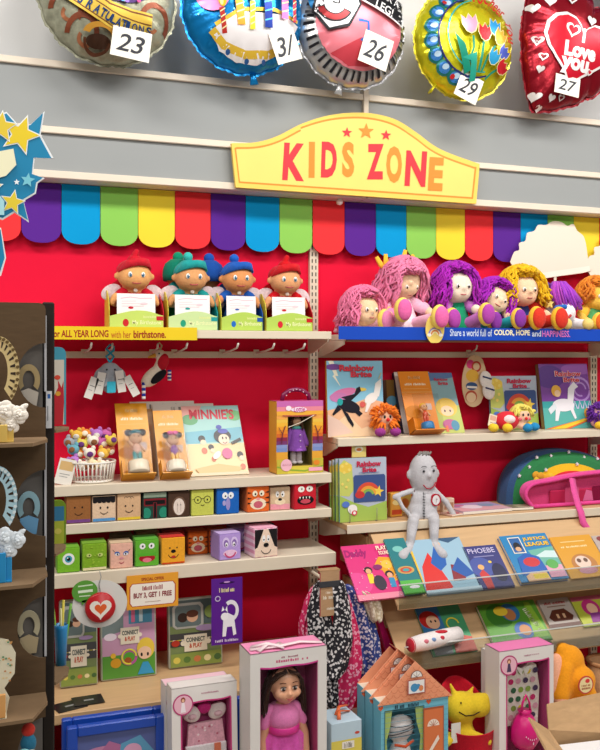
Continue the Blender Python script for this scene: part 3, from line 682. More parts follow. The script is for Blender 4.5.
# ================================================================== left section, top shelf: boxed fairy dolls
def fairy(px0, px1, p, hatk, c1, c2, skin, label, hx=0, tilt=0, card_=True, gem='#c8202a', seed=1, tray='#c6dc6a'):
    xa, xb = PX(px0, p), PX(px1, p); w = xb-xa; x = (xa+xb)/2; sk = mat(skin, 'fabric'); C = mat(c1, 'fabric')
    t = thing('fairy_doll', label, 'doll', (x + hx, -p + .055, Z_L1+.004), (0, 0, 0), 'soft fairy dolls in green trays')
    hc = Vector((0, -.008, .170)); m = MB(); m.ell(hc, (.054, .046, .047), sk); m.ell(hc + Vector((0, -.012, -.010)), (.050, .039, .035), sk)
    for sx in (-1, 1): m.ell(hc + Vector((sx*.054, 0, -.002)), (.012, .008, .012), sk); m.limb((sx*.03, 0, .118), (sx*.062, -.012, .1), .014, .013, sk); m.limb((sx*.062, -.012, .1), (sx*.07, -.015, .082), .013, .011, sk)
    m.ell(hc + Vector((0, -.046, -.006)), .006, sk); m.limb((0, 0, .15), (0, 0, .11), .02, .026, sk); m.ell((0, 0, .09), (.032, .026, .04), sk); m.ell((0, 0, .05), (.035, .028, .04), sk)
    blob(m, 'body', t, .0045); face_geo(t, hc, .0535, iris='#3a6a8a', s=.85)
    m = MB(); m.ell((0, 0, .09), (.037, .031, .04), C); m.ell((0, 0, .045), (.045, .033, .04), C)
    for sx in (-1, 1): m.limb((sx*.03, 0, .118), (sx*.045, -.006, .108), .018, .018, C)
    m.ell((0, -.03, .122), (.007, .005, .007), mat('#e8d8c8', 'gloss')); m.build('dress', t)
    for sx in (-1, 1):
        m = MB(); m.ell((sx*.07, .014, .118), (.034, .005, .024), mat('#e8cdd0', 'spark'), rot=(0, sx*.5, sx*.25)); m.ell((sx*.06, .014, .09), (.022, .005, .018), mat('#e0bcc4', 'spark'), rot=(0, -sx*.5, sx*.2)); m.build('wing', t)
    m = MB(); H_ = mat(c1, 'yarn'); m.ell(hc + Vector((0, .014, .015)), (.0555, .045, .040), H_)
    rnd = random.Random(seed)
    for i in range(26):
        a = -1.35 + 2.7*i/25; s0 = hc + Vector((.012, -.008, .052)); e = hc + Vector((.053*math.sin(a), -.044*math.cos(a), .018 + .012*math.cos((a-.35)*1.4)))
        mid = s0.lerp(e, .5) + Vector((.012*math.sin(a), -.014*math.cos(a), .009)); m.tube([s0, mid, e], [.004, .0055, .0028], H_, 6)
    m.build('hair', t)
    if hatk == 'cap':
        m = MB(); m.ell(hc + Vector((.002, .012, .048)), (.024, .022, .022), C, rot=(0, -.3, 0)); m.limb(hc + Vector((0, .01, .055)), hc + Vector((.008, .006, .078)), .014, .009, C); m.build('pointed_cap', t)
    else:
        m = MB(); m.lathe([(.001, .074), (.022, .070), (.037, .058), (.045, .042), (.047, .034), (.045, .030)], C, 28, c=(0, .010)); m2 = mat('#cfe4ec', 'fabric')
        m.lathe([(.046, .029), (.0495, .033), (.0495, .040), (.046, .043)], m2, 28, c=(0, .010)); m.ell((0, .006, .083), .016, mat(c2, 'fabric'))
        o = m.build('bobble_hat', t, loc=(0, .002, .158), rot=(-.12, -.05, 0))
    # tray box
    tx = thing('display_tray', label.replace('soft fairy doll', 'tray carton under the fairy doll'), 'carton', (x, -p, Z_L1+.0005), (0, 0, 0), 'printed tray cartons of the fairy dolls')
    T = mat(tray, 'paper'); I = mat(c1, 'paper'); hw = w/2-.001; m = MB()
    P = [(-hw, 0), (-hw, .042)] + [(-hw + 2*hw*k/12, .042 + .022*math.sin(PI*min(1, k/12*1.0))*(.6+.5*k/12)) for k in range(1, 12)] + [(hw, .045), (hw, 0)]
    m.prism(P, 0, .0015, T); A = Art(m, w, .06, 0, -w/2, 0); A.ell(.3, .36, .055, .07, gem); A.text('My Birthstone', .42, .22, .95, .5, '#eef2b8', .012); A.scrib(.62, .62, .92, .76, '#dfe89a'); A.rect(.86, .5, .985, .72, c1); m.build('front_panel', tx)
    for sx in (-1, 1):
        m = MB(); q = [(0, 0), (0, .06), (.01, .09), (.05, .125), (.102, .13), (.102, 0)] if sx < 0 else [(0, 0), (0, .055), (.03, .09), (.07, .12), (.102, .13), (.102, 0)]
        vs = [(sx*hw - .001, y, z) for y, z in q] + [(sx*hw + .001, y, z) for y, z in q]; n = len(q)
        m.add(vs, [tuple(range(n)), tuple(range(2*n-1, n-1, -1))] + [(i, (i+1) % n, (i+1) % n + n, i+n) for i in range(n)], mat('#d9c83c' if sx < 0 else c1, 'paper')); m.build('side_panel', tx)
    m = MB(); m.prism([(hw*math.cos(PI*k/20), .10 + .075*math.sin(PI*k/20)) for k in range(21)] + [(-hw, 0), (hw, 0)], .103, .105, I); m.box((-hw, 0, 0), (hw, .105, .001), T); m.build('back_panel', tx)
    if card_:
        cd = thing('greeting_card', label.replace('soft fairy doll', 'white card before the fairy doll'), 'card', (x, -p+.006, Z_L1+.003), (-.06, 0, 0), 'white printed cards in the fairy trays')
        m = MB(); ww = w*.7; m.box((-ww/2, 0, 0), (ww/2, .001, .112), mat('#f4efee')); A = Art(m, ww, .112, 0, -ww/2, 0)
        A.line([(.1, .86), (.35, .9), (.6, .87), (.92, .88)], .02, '#eab0c0'); 
        for k in range(3): A.line([(.12, .78-.07*k), (.5 + .1*k, .79-.07*k)], .012, '#e8c4cc')
        A.ell(.36, .6, .07, .03, c1); A.ell(.7, .72, .1, .03, '#f2d0d8'); m.build('sheet', cd)
fairy(109, 164, .205, 'cap', '#c8182c', '#c8182c', '#e8a86a', 'soft fairy doll with red hair in the leftmost tray', seed=1)
fairy(168, 218, .205, 'hat', '#1d9a98', '#3ab8b0', '#d59a66', 'soft fairy doll with turquoise bobble hat', seed=2, gem='#1f9a7a', tray='#c9dfa0', hx=.003)
fairy(221, 263, .205, 'hat', '#1d58b0', '#1f60c0', '#d8905a', 'soft fairy doll with blue bobble hat', seed=3, gem='#1f6ac0', tray='#b4d05a', hx=-.003)
fairy(266, 313, .205, 'cap', '#c8141e', '#c8141e', '#e0a070', 'soft fairy doll with red pointed cap beside the slotted post', seed=4, gem='#d02030', tray='#b4d05a')
def fairy_back(px, c1, c2, label):
    p = .075; t = thing('fairy_doll', label, 'doll', (PX(px, p), -p, Z_L1+.003), (0, 0, .2), 'soft fairy dolls in green trays'); sk = mat('#c98a58', 'fabric'); C = mat(c1, 'fabric'); hc = Vector((0, 0, .185))
    m = MB(); m.ell(hc, (.045, .038, .042), sk); m.ell((0, 0, .06), (.038, .03, .06), sk); m.limb(hc, (0, 0, .1), .02, .03, sk); blob(m, 'body', t, .006)
    m = MB(); m.lathe([(.001, .076), (.025, .072), (.043, .058), (.05, .04), (.052, .02), (.05, .0)], C, 24); m.ell((0, 0, .08), .018, mat(c2, 'fabric')); m.build('bobble_hat', t, loc=(0, 0, .165))
    m = MB(); m.ell((0, -.002, .055), (.046, .036, .055), C); m.build('dress', t); face_geo(t, hc, .039)
fairy_back(178, '#0f7a62', '#0f8a6a', 'soft fairy doll in dark green hat, half hidden behind the turquoise one')
fairy_back(209, '#1a4a98', '#1c50a8', 'soft fairy doll in navy hat, half hidden behind the blue one')
# yellow lettered shelf strip
p = .236; org = at(120, 334, p); m = MB(); x0, x1 = PX(0, p), PX(197, p)
m.box((x0-org.x, -.002, Z_L1-.032-org.z), (x1-org.x, .0, Z_L1+.008-org.z), mat('#e8c820')); pa = PArt(m, p+.0022, org=org)
pa.text('for ALL YEAR LONG', 52, 337.2, 108.5, 330.0, '#a02a1a', .025, slope=-.0); pa.text('with her', 111, 338, 131, 331, '#c05a20', .004); pa.text('birthstone.', 133.5, 338, 166, 330.5, '#a02a1a', .022)
tag(m.build('shelf_strip', loc=org), 'yellow strip reading ALL YEAR LONG with her birthstone', 'sign')
# ================================================================== ornaments on the rail
def ornament_grey():
    p = .10; o = at(110, 372, p); t = thing('plush_ornament', 'grey plush ornament with blue loop and white paper tags', 'ornament', o)
    G = mat('#9aa0a8', 'fabric'); m = MB(); m.ell((0, 0, .0), (.035, .022, .032), G); m.ell((0, -.005, -.035), (.03, .02, .035), G)
    for sx in (-1, 1): m.ell((sx*.03, .0, -.012), (.022, .008, .03), G, rot=(0, -sx*.4, 0))
    m.limb((-.01, -.02, -.01), (-.02, -.03, -.045), .008, .005, G); blob(m, 'body', t, .004)
    m = MB(); m.box((-.014, -.03, -.066), (.014, -.026, -.03), mat('#3fb4cc', 'fabric'), .001); m.build('blue_bib', t)
    m = MB(); m.tube([(0, 0, .03), (-.012, 0, .05), (.012, .0, .07), (.012, 0, .082), (0, 0, .088), (-.012, 0, .075), (.012, 0, .05), (0, 0, .03)], .004, mat('#38a8c8', 'fabric'), 6); m.build('hanging_loop', t)
    for x, z, r in ((-.062, -.05, .35), (-.035, -.035, .2), (.03, -.03, -.15), (.065, -.045, -.5)):
        m = MB(); m.box((-.013, 0, -.035), (.013, .001, .035), mat('#ded8d0')); A = Art(m, .026, .07, 0, -.013, -.035); A.line([(.2, .6), (.8, .6)], .08, '#555555'); A.line([(.2, .4), (.7, .4)], .05, '#777777')
        m.build('paper_tag', t, loc=(x, -.028, z), rot=(0, r, 0))
    for sx in (-1, 1): m = MB(); m.ell((sx*.013, -.021, .008), .003, mat('#14161c', 'gloss')); m.build('eye', t)
ornament_grey()
def ornament_bird():
    p = .10; o = at(157, 373, p); t = thing('plush_ornament', 'red and cream bird ornament with black wing and dangling striped tail', 'ornament', o); C = mat('#e6d8c4', 'fabric'); R_ = mat('#b01828', 'fabric')
    m = MB(); m.ell((-.012, 0, -.01), (.05, .02, .026), C, rot=(0, -.7, 0)); m.limb((.005, 0, .01), (.02, 0, .05), .02, .017, C); m.ell((.01, 0, .06), (.02, .016, .018), C); blob(m, 'body', t, .004)
    m = MB(); m.ell((.018, -.012, .035), (.018, .012, .03), R_, rot=(0, .3, 0)); m.build('red_collar', t)
    m = MB(); m.ell((.002, -.02, -.012), (.032, .006, .014), mat('#1c1a1e', 'fabric'), rot=(0, -.7, 0)); m.build('wing', t)
    for x, L_ in ((-.045, .055), (.04, .035)):
        m = MB()
        for k in range(6): m.tube([(x, -.006, -.03 + (.04 if x > 0 else 0) - L_*k/6), (x, -.006, -.03 + (.04 if x > 0 else 0) - L_*(k+1)/6)], .0065, mat('#2a3a9a' if k % 2 == 0 else '#e8e2e0', 'fabric'), 8)
        m.build('striped_leg', t)
    m = MB(); m.limb((-.008, -.003, .058), (-.028, -.003, .052), .007, .003, mat('#d8a040', 'fabric')); m.build('beak', t)
    m = MB(); m.tube([(.01, 0, .075), (0, 0, .09), (.008, .0, .1), (.016, 0, .09), (.01, 0, .075)], .003, mat('#c8b08a', 'fabric'), 6); m.build('hanging_loop', t)
    m = MB(); m.ell((.004, -.015, .064), .003, mat('#14161c', 'gloss')); m.build('eye', t)
ornament_bird()
# ================================================================== second shelf: basket, packs, books, lunchbox doll
def basket():
    p = .15; cx = PX(92, p); t = thing('wire_basket', 'round white slatted basket full of small plush clips', 'basket', (cx, -p, Z_L2+.001)); Wt = mat('#ece6dc', 'gloss')
    m = MB(); R1, R0, h = .072, .064, .062; m.lathe([(R0, 0), (R0, .003)], Wt, 28); 
    m.tube([(R1*math.cos(a), R1*math.sin(a), h) for a in [2*PI*k/28 for k in range(28)]], .0035, Wt, 6, closed=True)
    m.tube([(R0*math.cos(a), R0*math.sin(a), .004) for a in [2*PI*k/28 for k in range(28)]], .004, Wt, 6, closed=True); m.build('rim', t)
    m = MB()
    for k in range(34):
        a = 2*PI*k/34; m.tube([(R0*math.cos(a), R0*math.sin(a), .003), (R1*math.cos(a), R1*math.sin(a), h)], .0024, Wt, 5)
    m.build('slatted_wall', t)
    rnd = random.Random(11); cols = ['#e8b84a', '#c86aa8', '#ece4d4', '#e08a3a', '#9aa0a8', '#d8c85a', '#b87ac8', '#f0dcb0', '#6aa8b8', '#d87a5a', '#ece4d4', '#e0c050']
    names = {'#e8b84a': 'golden', '#c86aa8': 'pink', '#ece4d4': 'cream', '#e08a3a': 'orange', '#9aa0a8': 'grey', '#d8c85a': 'yellow', '#b87ac8': 'mauve', '#f0dcb0': 'pale yellow', '#6aa8b8': 'teal', '#d87a5a': 'coral', '#e0c050': 'mustard'}
    spots = [(-.03, -.02, .055, 2), (.0, -.03, .06, 7), (.03, -.02, .056, 2), (-.045, .01, .088, 3), (-.01, -.02, .095, 10), (.035, -.01, .092, 0), (-.06, 0, .105, 8), (-.03, .02, .12, 5), (.005, .015, .13, 2), (.04, .02, .122, 1), (.02, .03, .15, 6), (-.015, .04, .15, 3), (.06, .02, .098, 9), (-.07, .03, .125, 4), (.05, .035, .148, 1), (-.045, .035, .148, 0), (.065, -.0, .13, 11), (-.06, -.01, .07, 6)]
    for i, (x, y, z, c) in enumerate(spots):
        pos = ['front left', 'front centre', 'front right'][i] if i < 3 else ('left' if x < -.02 else 'right' if x > .03 else 'middle')
        q = thing('plush_clip', '%s plush clip, %s of the basket heap%s' % (names[cols[c]], pos, ', near the top' if z > .14 else ', below the top' if z > .11 else ', by the rim'), 'soft toy', (cx+x*.95, -p+y, Z_L2+z-.004), (rnd.uniform(-.4, .4), rnd.uniform(-.6, .6), rnd.uniform(-.5, .5)), 'small plush clips in the white basket')
        C = mat(cols[c], 'fabric'); m = MB(); m.ell((0, 0, 0), (.019, .015, .016), C)
        for sx in (-1, 1): m.ell((sx*.013, 0, .014), (.007, .004, .008), C)
        m.build('body', q)
        m = MB(); m.ell((0, -.013, -.002), (.010, .005, .009), mat(rnd.choice(['#f3e6d0', '#6a3a7a', '#d8d2c8', '#8a5a3a']), 'fabric')); m.build('muzzle', q)
    # hang tags left of the basket
    for px, lab, c in ((62, 'white folded tag pack beside the basket', '#dcd6cc'),):
        m = MB(); m.box((-.026, 0, 0), (.026, .003, .08), mat(c)); A = Art(m, .052, .08, 0, -.026, 0); A.rect(.1, .55, .9, .9, '#c9a46a'); A.line([(.2, .4), (.8, .4)], .03, '#666666'); A.line([(.2, .3), (.7, .3)], .03, '#777777')
        tag(m.build('tag_pack', loc=(PX(px, .2), -.2, Z_L2+.001), rot=(-.3, .2, -.3)), lab, 'card')
basket()
def small_figure(t, S, hairc, skin, shirt, base, leg, hat=None, bow=None, ears=None):
    """push-toy figure on a drum base"""
    m = MB(); m.lathe([(.0, 0), (.026, 0), (.027, .003), (.026, .026), (.024, .03), (.0, .031)], mat(base, 'gloss'), 24, mx=Matrix.Scale(S, 4)); m.build('drum_base', t, loc=(0, -.03*S, .006))
    sk = mat(skin, 'gloss'); z0 = .03
    m = MB(); 
    for sx in (-1, 1): m.limb((sx*.006, 0, z0), (sx*.006, 0, z0+.025), .005, .006, mat(leg, 'gloss'))
    m.build('legs', t, loc=(0, -.03*S, .006)).scale = (S, S, S)
    m = MB(); m.ell((0, 0, z0+.036), (.011, .009, .016), mat(shirt, 'gloss')); m.limb((-.009, 0, z0+.045), (-.02, -.006, z0+.055), .004, .0035, sk); m.limb((.009, 0, z0+.045), (.018, -.004, z0+.03), .004, .0035, sk)
    m.ell((0, 0, z0+.066), (.0155, .013, .0145), sk); m.build('torso', t, loc=(0, -.03*S, .006)).scale = (S, S, S)
    m = MB(); hm = mat(hairc, 'gloss'); m.ell((0, .005, z0+.071), (.0165, .013, .0145), hm)
    if ears:
        for sx in (-1, 1): m.ell((sx*.017, .002, z0+.083), (.01, .004, .01), hm)
    if hat: m.ell((0, 0, z0+.082), (.014, .013, .007), mat(hat, 'gloss'))
    if bow:
        for sx in (-1, 1): m.ell((sx*.007, -.006, z0+.086), (.008, .005, .006), mat(bow, 'gloss'))
    m.build('hair', t, loc=(0, -.03*S, .006)).scale = (S, S, S)
    for sx in (-1, 1): m = MB(); m.ell((sx*.005, -.0125, z0+.067), (.0022, .0012, .0035), mat('#1a1418', 'gloss')); m.build('eye', t, loc=(0, -.03*S, .006)).scale = (S, S, S)
def pack(label, pxL, pxR, pyT, zb_, pb, pt, col, fig, art=None, roll=0, fs=None):
    loc, w, hh, rx = place_panel(pxL, pxR, pyT, zb_, pb, pt); loc.z += .002
    t = thing('toy_pack', label, 'toy pack', loc, (rx, roll, 0), 'orange backing packs with little figures'); O = mat(col, 'gloss'); m = MB()
    m.box((-w/2, 0, 0), (w/2, .003, hh), O); A = Art(m, w, hh, 0, -w/2, 0); A.scrib(.3, .88, .7, .93, '#f5dca8'); A.scrib(.15, .775, .85, .815, '#f7e8c8'); A.line([(.1, .72), (.9, .72)], .01, '#f0c070'); A.rect(.66, .38, .88, .48, '#c8b0a8'); A.ell(.3, .35, .32, .2, '#c87a1a')
    if art: art(A)
    m.build('backing_card', t)
    m = MB(); 
    m.box((-w/2, -.05, 0), (w/2, 0, .003), O); m.box((-w/2, -.05, 0), (-w/2+.0015, 0, .05), O); m.build('tray', t)
    m = MB(); m.box((-w*.42, -.055, .003), (w*.42, -.0545, hh*.55), mat('#f6f6f6', 'clear')); m.build('clear_blister', t)
    small_figure(t, fs or w/.082, *fig)
pack('orange pack with a figure in a teal hat, next to the basket', 121, 154, 404, Z_L2, .19, .05, '#e8a01e', ('#1a1618', '#e0b088', '#d8a890', '#e6d8c0', '#1f8a8a', '#1f7a8a', None, 1))
pack('orange pack with a figure in a pink bow, leaning on the tall beach book', 160, 190, 411, Z_L2, .205, .075, '#e89c1e', ('#1a1618', '#e0b088', '#8a4a9a', '#e8dcc8', '#e8b030', None, '#d86aa0', 1))
def bk_min(A):
    A.rect(0, 0, 1, 1, '#9ccbc6'); A.rect(0, 0, 1, .45, '#e6cf9a'); A.poly([(0, .45), (1, .5), (1, .68), (0, .62)], '#6fb2c4'); A.poly([(0, 1), (0, .75), (.25, .85), (.35, 1)], '#e6a8a0')
    A.ell(.12, .8, .14, .1, '#5aa06a'); A.ell(.9, .85, .14, .1, '#6ab070')
    A.text("MINNIE'S", .12, .8, .9, .95, '#c8203c', .035, rot=-.02)
    for u, v, s in ((.28, .52, .5), (.42, .4, .4), (.9, .28, .45)): A.ell(u, v, .12*s, .13*s, '#2a2628'); A.ell(u+.02, v-.05, .1*s, .1*s, '#e8cfb0'); A.ell(u+.02, v-.17, .1*s, .12*s, '#c86a4a')
    A.ell(.64, .55, .15, .13, '#26222a'); A.ell(.66, .5, .095, .1, '#edd6bc'); A.ell(.66, .62, .09, .045, '#4a50b0'); A.ell(.6, .68, .05, .04, '#3f46a8'); A.ell(.64, .52, .012, .025, '#1a1a1e'); A.ell(.7, .52, .012, .025, '#1a1a1e'); A.arc(.67, .47, .04, .012, '#8a2a2a', PI+.3, 2*PI-.3)
    A.ell(.68, .3, .09, .1, '#c85a8a'); A.ell(.5, .28, .09, .05, '#e9e2da', rot=.8); A.line([(.78, .44), (.95, .5)], .05, '#2a2628'); A.poly([(.2, .0), (.8, .0), (.9, .1), (.5, .16), (.1, .1)], '#e0b070'); A.rect(0, 0, 1, .04, '#d8c09a')
book('picture_book', "wide beach picture book titled MINNIE'S", 'book', 190, 249, 406, Z_L2, .17, .0315, '#a8c8c0', bk_min, th=.013, group='picture books standing on the left section')
bk = lambda c, s: (lambda A: (A.rect(0, .9, 1, 1, '#dcd4c8'), A.scrib(.3, .9, .9, .97, '#4a3a34'), A.rect(0, .86, 1, .895, c)))
book('picture_book', 'cream picture book whose top shows behind the orange packs', 'book', 158, 221, 404, Z_L2, .125, .018, '#d9cdb8', bk('#8a3a2a', 'MICKEY'), th=.010, group='picture books standing on the left section')
book('picture_book', 'tan topped book rearmost behind the orange packs, standing left', 'book', 134, 200, 401.5, Z_L2, .10, .008, '#c8a47c', bk('#b8864a', 'Stories'), th=.007, group='picture books standing on the left section')
def lunchbox():
    p = .2; x0, x1 = PX(276, p), PX(323, p); w = x1-x0; h = PZ(300, 401, p)-Z_L2; t = thing('boxed_doll', 'doll in purple coat inside a handled sunset-printed carton', 'boxed doll', ((x0+x1)/2, -p, Z_L2+.001), (0, 0, .04))
    d = .07; win = (-w*.26, h*.1, w*.27, h*.78); open_box(t, w, h, d, .002, '#e8a83a', '#8a7a3a', win, '#c83a7a')
    m = MB(); A = Art(m, w, h, -.0003, -w/2, 0)
    def fr(v0, v1, c):
        for u0, u1 in ((0, .235), (.775, 1)): A.rect(u0, v0, u1, v1, c)
    for k in range(12): fr(.3 + .05*k, .36 + .05*k, ['#7a90c8', '#8a98cc', '#7a3a70', '#8a2a4a', '#d86a2a', '#e88a2a', '#f0a030', '#f2b83a', '#ecc04a', '#f0a850', '#e87a80', '#d86aa0'][k])
    A.rect(0, .8, 1, .86, '#f0b040'); A.rect(0, .86, 1, .92, '#e88a9a'); A.rect(0, .92, 1, 1, '#c86ab0'); A.rect(0, 0, 1, .1, '#d8c84a'); fr(0, .2, '#c8b840'); A.line([(0, .1), (.3, .05), (.6, .03), (1, .09)], .03, '#8aa83a')
    for u, s in ((.1, 1), (.9, -1)): A.line([(u, .42), (u+.02*s, .55), (u+.08*s, .66)], .02, '#6a2a3a'); A.line([(u+.02*s, .55), (u-.06*s, .64)], .012, '#6a2a3a')
    A.ell(.25, .9, .06, .05, '#f6e8f0'); A.ell(.47, .88, .17, .05, '#f2dff0'); A.text('Lottie', .36, .85, .6, .92, '#c83a8a', .02); A.line([(.12, .8), (.45, .79), (.85, .8)], .02, '#a83a4a'); A.ell(.2, .12, .12, .12, '#f0b8c8'); A.scrib(.12, .11, .29, .14, '#c84a7a'); A.rect(.68, .025, .98, .075, '#f0a8c0'); A.ell(.85, .14, .07, .05, '#e88a2a')
    A.line([(.24, .64), (.5, .7), (.8, .8)], .014, '#e8dcc8')
    m.build('printed_front', t)
    m = MB()
    P = [(-w*.3, h), (-w*.27, h+.02), (-w*.15, h+.033), (0, h+.037), (w*.15, h+.033), (w*.27, h+.02), (w*.3, h)]; m.tube([(x, d*.5, z) for x, z in P], .0075, mat('#7a1a4a', 'gloss'), 10)
    for k in range(7): m.ell((-w*.22 + w*.44*k/6, d*.5-.007, h + .037 - .02*abs(k-3)**2/9), .002, mat('#f0e0e8'))
    m.build('handle', t)
    m = MB(); m.box((win[0], .0005, win[1]), (win[2], .001, win[3]), mat('#f8f8f8', 'clear')); m.build('clear_window', t)
    # the doll inside
    sk = mat('#e0b08c', 'gloss'); m = MB(); z = h*.1+.003; y = .035
    for sx in (-1, 1): m.limb((sx*.011, y, z+.045), (sx*.011, y, z+.01), .009, .008, sk)
    m.ell((0, y, z+.085), (.02, .013, .035), sk); m.limb((0, y, z+.11), (0, y, z+.13), .008, .008, sk); m.ell((0, y, z+.145), (.019, .017, .02), sk)
    for sx in (-1, 1): m.limb((sx*.02, y, z+.11), (sx*.036, y-.005, z+.06), .008, .007, sk)
    blob(m, 'doll_body', t, .003, 3)
    m = MB(); m.lathe([(.012, z+.122), (.024, z+.11), (.027, z+.085), (.036, z+.05), (.038, z+.046)], mat('#9a5ac0', 'fabric'), 24, c=(0, y))
    for sx in (-1, 1): m.limb((sx*.02, y, z+.112), (sx*.036, y-.005, z+.068), .0115, .0105, mat('#9a5ac0', 'fabric'))
    for k in range(3): m.ell((.004, y-.031, z+.06+.02*k), .003, mat('#e8c8f0', 'gloss'))
    m.build('purple_coat', t)
    m = MB(); m.lathe([(.013, z+.117), (.02, z+.122), (.013, z+.128)], mat('#5ab0a8', 'fabric'), 18, c=(0, y)); m.build('scarf', t)
    for sx in (-1, 1): m = MB(); m.limb((sx*.011, y, z+.035), (sx*.011, y, z+.01), .0105, .010, mat('#e2d6d8', 'fabric')); m.ell((sx*.011, y-.006, z+.006), (.011, .015, .007), mat('#e8e0e0', 'gloss')); m.build('boot', t)
    m = MB(); yarn(m, (0, y, z+.147), .0185, 90, .03, mat('#5a3420', 'yarn'), random.Random(2), th=.0016, top=.8, vol=.15, side=1.6); m.build('doll_hair', t)
lunchbox()
# ================================================================== cube toys
def A_face(white=None, er=.05, u=.32, v=.6, sm=True, extra=None, eyec='#16181c', mc='#2a1a18', sv=.34, sr=.2):
    def f(A):
        if extra: extra(A)
        eyes(A, u, v, er, eyec, white)
        if sm: smile(A, sv, sr, .028, mc)
    return f
rowp = .222
def ex_band(c, v): return lambda A: A.rect(0, 0, 1, v, c)
def ex_blackhair(A): A.rect(0, .8, 1, 1, '#1c1a1e'); [A.ell(.1+.2*k, .8, .1, .07, '#1c1a1e') for k in range(5)]; A.rect(0, 0, 1, .12, '#5a9ad0')
def ex_curl(A): A.rect(0, 0, 1, .1, '#e8c83a'); A.arc(.5, .84, .1, .02, '#1c1a1e', 0, 2.6); A.arc(.62, .86, .08, .02, '#1c1a1e', 0, 2.6); A.arc(.36, .86, .08, .02, '#1c1a1e', .4, 3.1)
def ex_helm(A): A.rect(0, .82, 1, 1, '#8a9a86'); A.rect(0, .48, 1, .78, '#7a2028'); A.rect(.06, .54, .94, .7, '#141416'); A.rect(.42, 0, .58, .62, '#7a2028'); A.rect(.45, 0, .55, .6, '#141416'); A.ell(.12, .2, .2, .25, '#2a8a70'); A.ell(.88, .2, .2, .25, '#2a8a70')
def ex_hood(A): A.ell(.5, .45, .34, .46, '#6a5040'); A.ell(.5, .42, .27, .4, '#e8d8cc'); A.line([(.42, .6), (.42, .2)], .02, '#b8a498'); A.line([(.58, .6), (.58, .2)], .02, '#b8a498')
def ex_glass(A):
    for s in (-1, 1): A.arc(.5+s*.22, .62, .17, .03, '#1c1c1c', 0, 2*PI-.01, 24)
    A.line([(.42, .66), (.58, .66)], .03, '#1c1c1c'); A.line([(0, .64), (.13, .66)], .02, '#1c1c1c')
def ex_nose(A): A.ell(.36, .72, .13, .15, '#f0f2f6'); A.ell(.64, .72, .13, .15, '#f0f2f6'); A.ell(.5, .38, .1, .28, '#9a90c8'); A.ell(.32, .42, .08, .12, '#a8a0d0')
def ex_tiger(A): A.ell(.5, .3, .38, .25, '#f2dfc0'); A.ell(.5, .27, .22, .16, '#c86070'); A.ell(.5, .5, .09, .06, '#e89a9a'); [A.poly([(.5 + s*.5, v), (.5 + s*.3, v+.03), (.5 + s*.5, v+.08)], '#2a1a14') for s in (-1, 1) for v in (.3, .5, .72)]; A.ell(.34, .72, .12, .13, '#f4e8cc'); A.ell(.66, .72, .12, .13, '#f4e8cc')
def ex_muzzle(A): A.rect(0, 0, 1, .25, '#e89aa8'); A.ell(.5, .36, .28, .16, '#f2dcb8'); A.ell(.5, .46, .1, .07, '#1a1618'); A.ell(.36, .7, .09, .16, '#f6f2ec'); A.ell(.64, .7, .09, .16, '#f6f2ec')
def ex_furry(A): A.ell(.3, .76, .16, .13, '#f6f2e6'); A.ell(.7, .76, .16, .13, '#f6f2e6'); A.ell(.5, .6, .16, .1, '#d8303c'); A.ell(.5, .32, .4, .2, '#141214'); A.ell(.5, .28, .24, .1, '#c84a5a'); [A.poly([(.2+.15*k, .46), (.27+.15*k, .46), (.235+.15*k, .36)], '#f6f2e6') for k in range(4)]
specs = [('brown cube toy with smiling face and purple base band', 66, 91, '#9a6438', A_face(er=.035, u=.34, extra=ex_band('#7a4a8a', .12)), None, None),
 ('cream cube toy with a black scalloped fringe', 92, 116, '#e8c8a8', A_face(er=.04, u=.34, v=.55, extra=ex_blackhair), '#1c1a1e', None),
 ('tan cube toy with a curl on its forehead', 117, 141, '#d8b088', A_face(er=.035, u=.34, v=.55, extra=ex_curl), '#e0b890', None),
 ('dark green cube toy with crimson visor panel', 143, 167, '#26463c', lambda A: ex_helm(A), '#5a7a66', None),
 ('dark brown cube toy with pale oval face', 168, 190, '#4a3428', lambda A: (ex_hood(A), eyes(A, .42, .5, .02)), '#5a4030', None),
 ('lime cube toy wearing black round glasses', 191, 214, '#c8cc5a', A_face(er=.035, u=.28, v=.62, extra=ex_glass, sr=.1), '#c8cc5a', None),
 ('bright blue cube toy with lilac nose', 216, 239, '#1c62b8', A_face(er=.035, u=.38, v=.7, extra=ex_nose, sm=False), '#1858a8', None),
 ('orange cube toy with open pink mouth on the upper row', 246, 269, '#e0682a', A_face(er=.04, u=.36, v=.7, extra=ex_tiger, sm=False), '#d85a20', None),
 ('beige cube toy with black oval nose and pink base', 271, 291, '#d8bc98', A_face(er=.04, u=.38, v=.68, extra=ex_muzzle, sm=False), None, None),
 ('red cube toy with a huge black grin, rightmost on the upper row', 293, 316, '#c82030', A_face(er=.03, u=.32, v=.77, extra=ex_furry, sm=False, eyec='#141214'), '#b01828', None)]
for lab, a, b_, col, art, top, ears in specs:
    if b_ < 312 or a > 0: cube_toy(lab, a, b_, 0, 0, rowp if a != 271 else rowp-.01, Z_L3, col, art, top, ears, yaw={246: .06, 271: -.1, 293: .08, 216: .04}.get(a, 0), group='cube toys on the upper cube shelf')
bp = .13
for lab, a, b_, col in (('navy cube toy set behind the bright blue one', 226, 246, '#164a96'), ('dark brown cube toy set behind the brown one', 70, 92, '#5a3a28'), ('black cube toy set behind the fringed one', 94, 116, '#26221f'), ('grey-green cube toy set behind the visor one', 142, 165, '#4a5a50')):
    cube_toy(lab, a, b_, 0, 0, bp, Z_L3, col, A_face(), None, None, group='cube toys on the upper cube shelf')
def ex_one(A): A.ell(.5, .55, .28, .28, '#f2f4ee'); A.ell(.5, .55, .17, .17, '#3fa0b8'); A.ell(.5, .55, .09, .09, '#101418'); A.ell(.46, .6, .03, .03, '#ffffff')
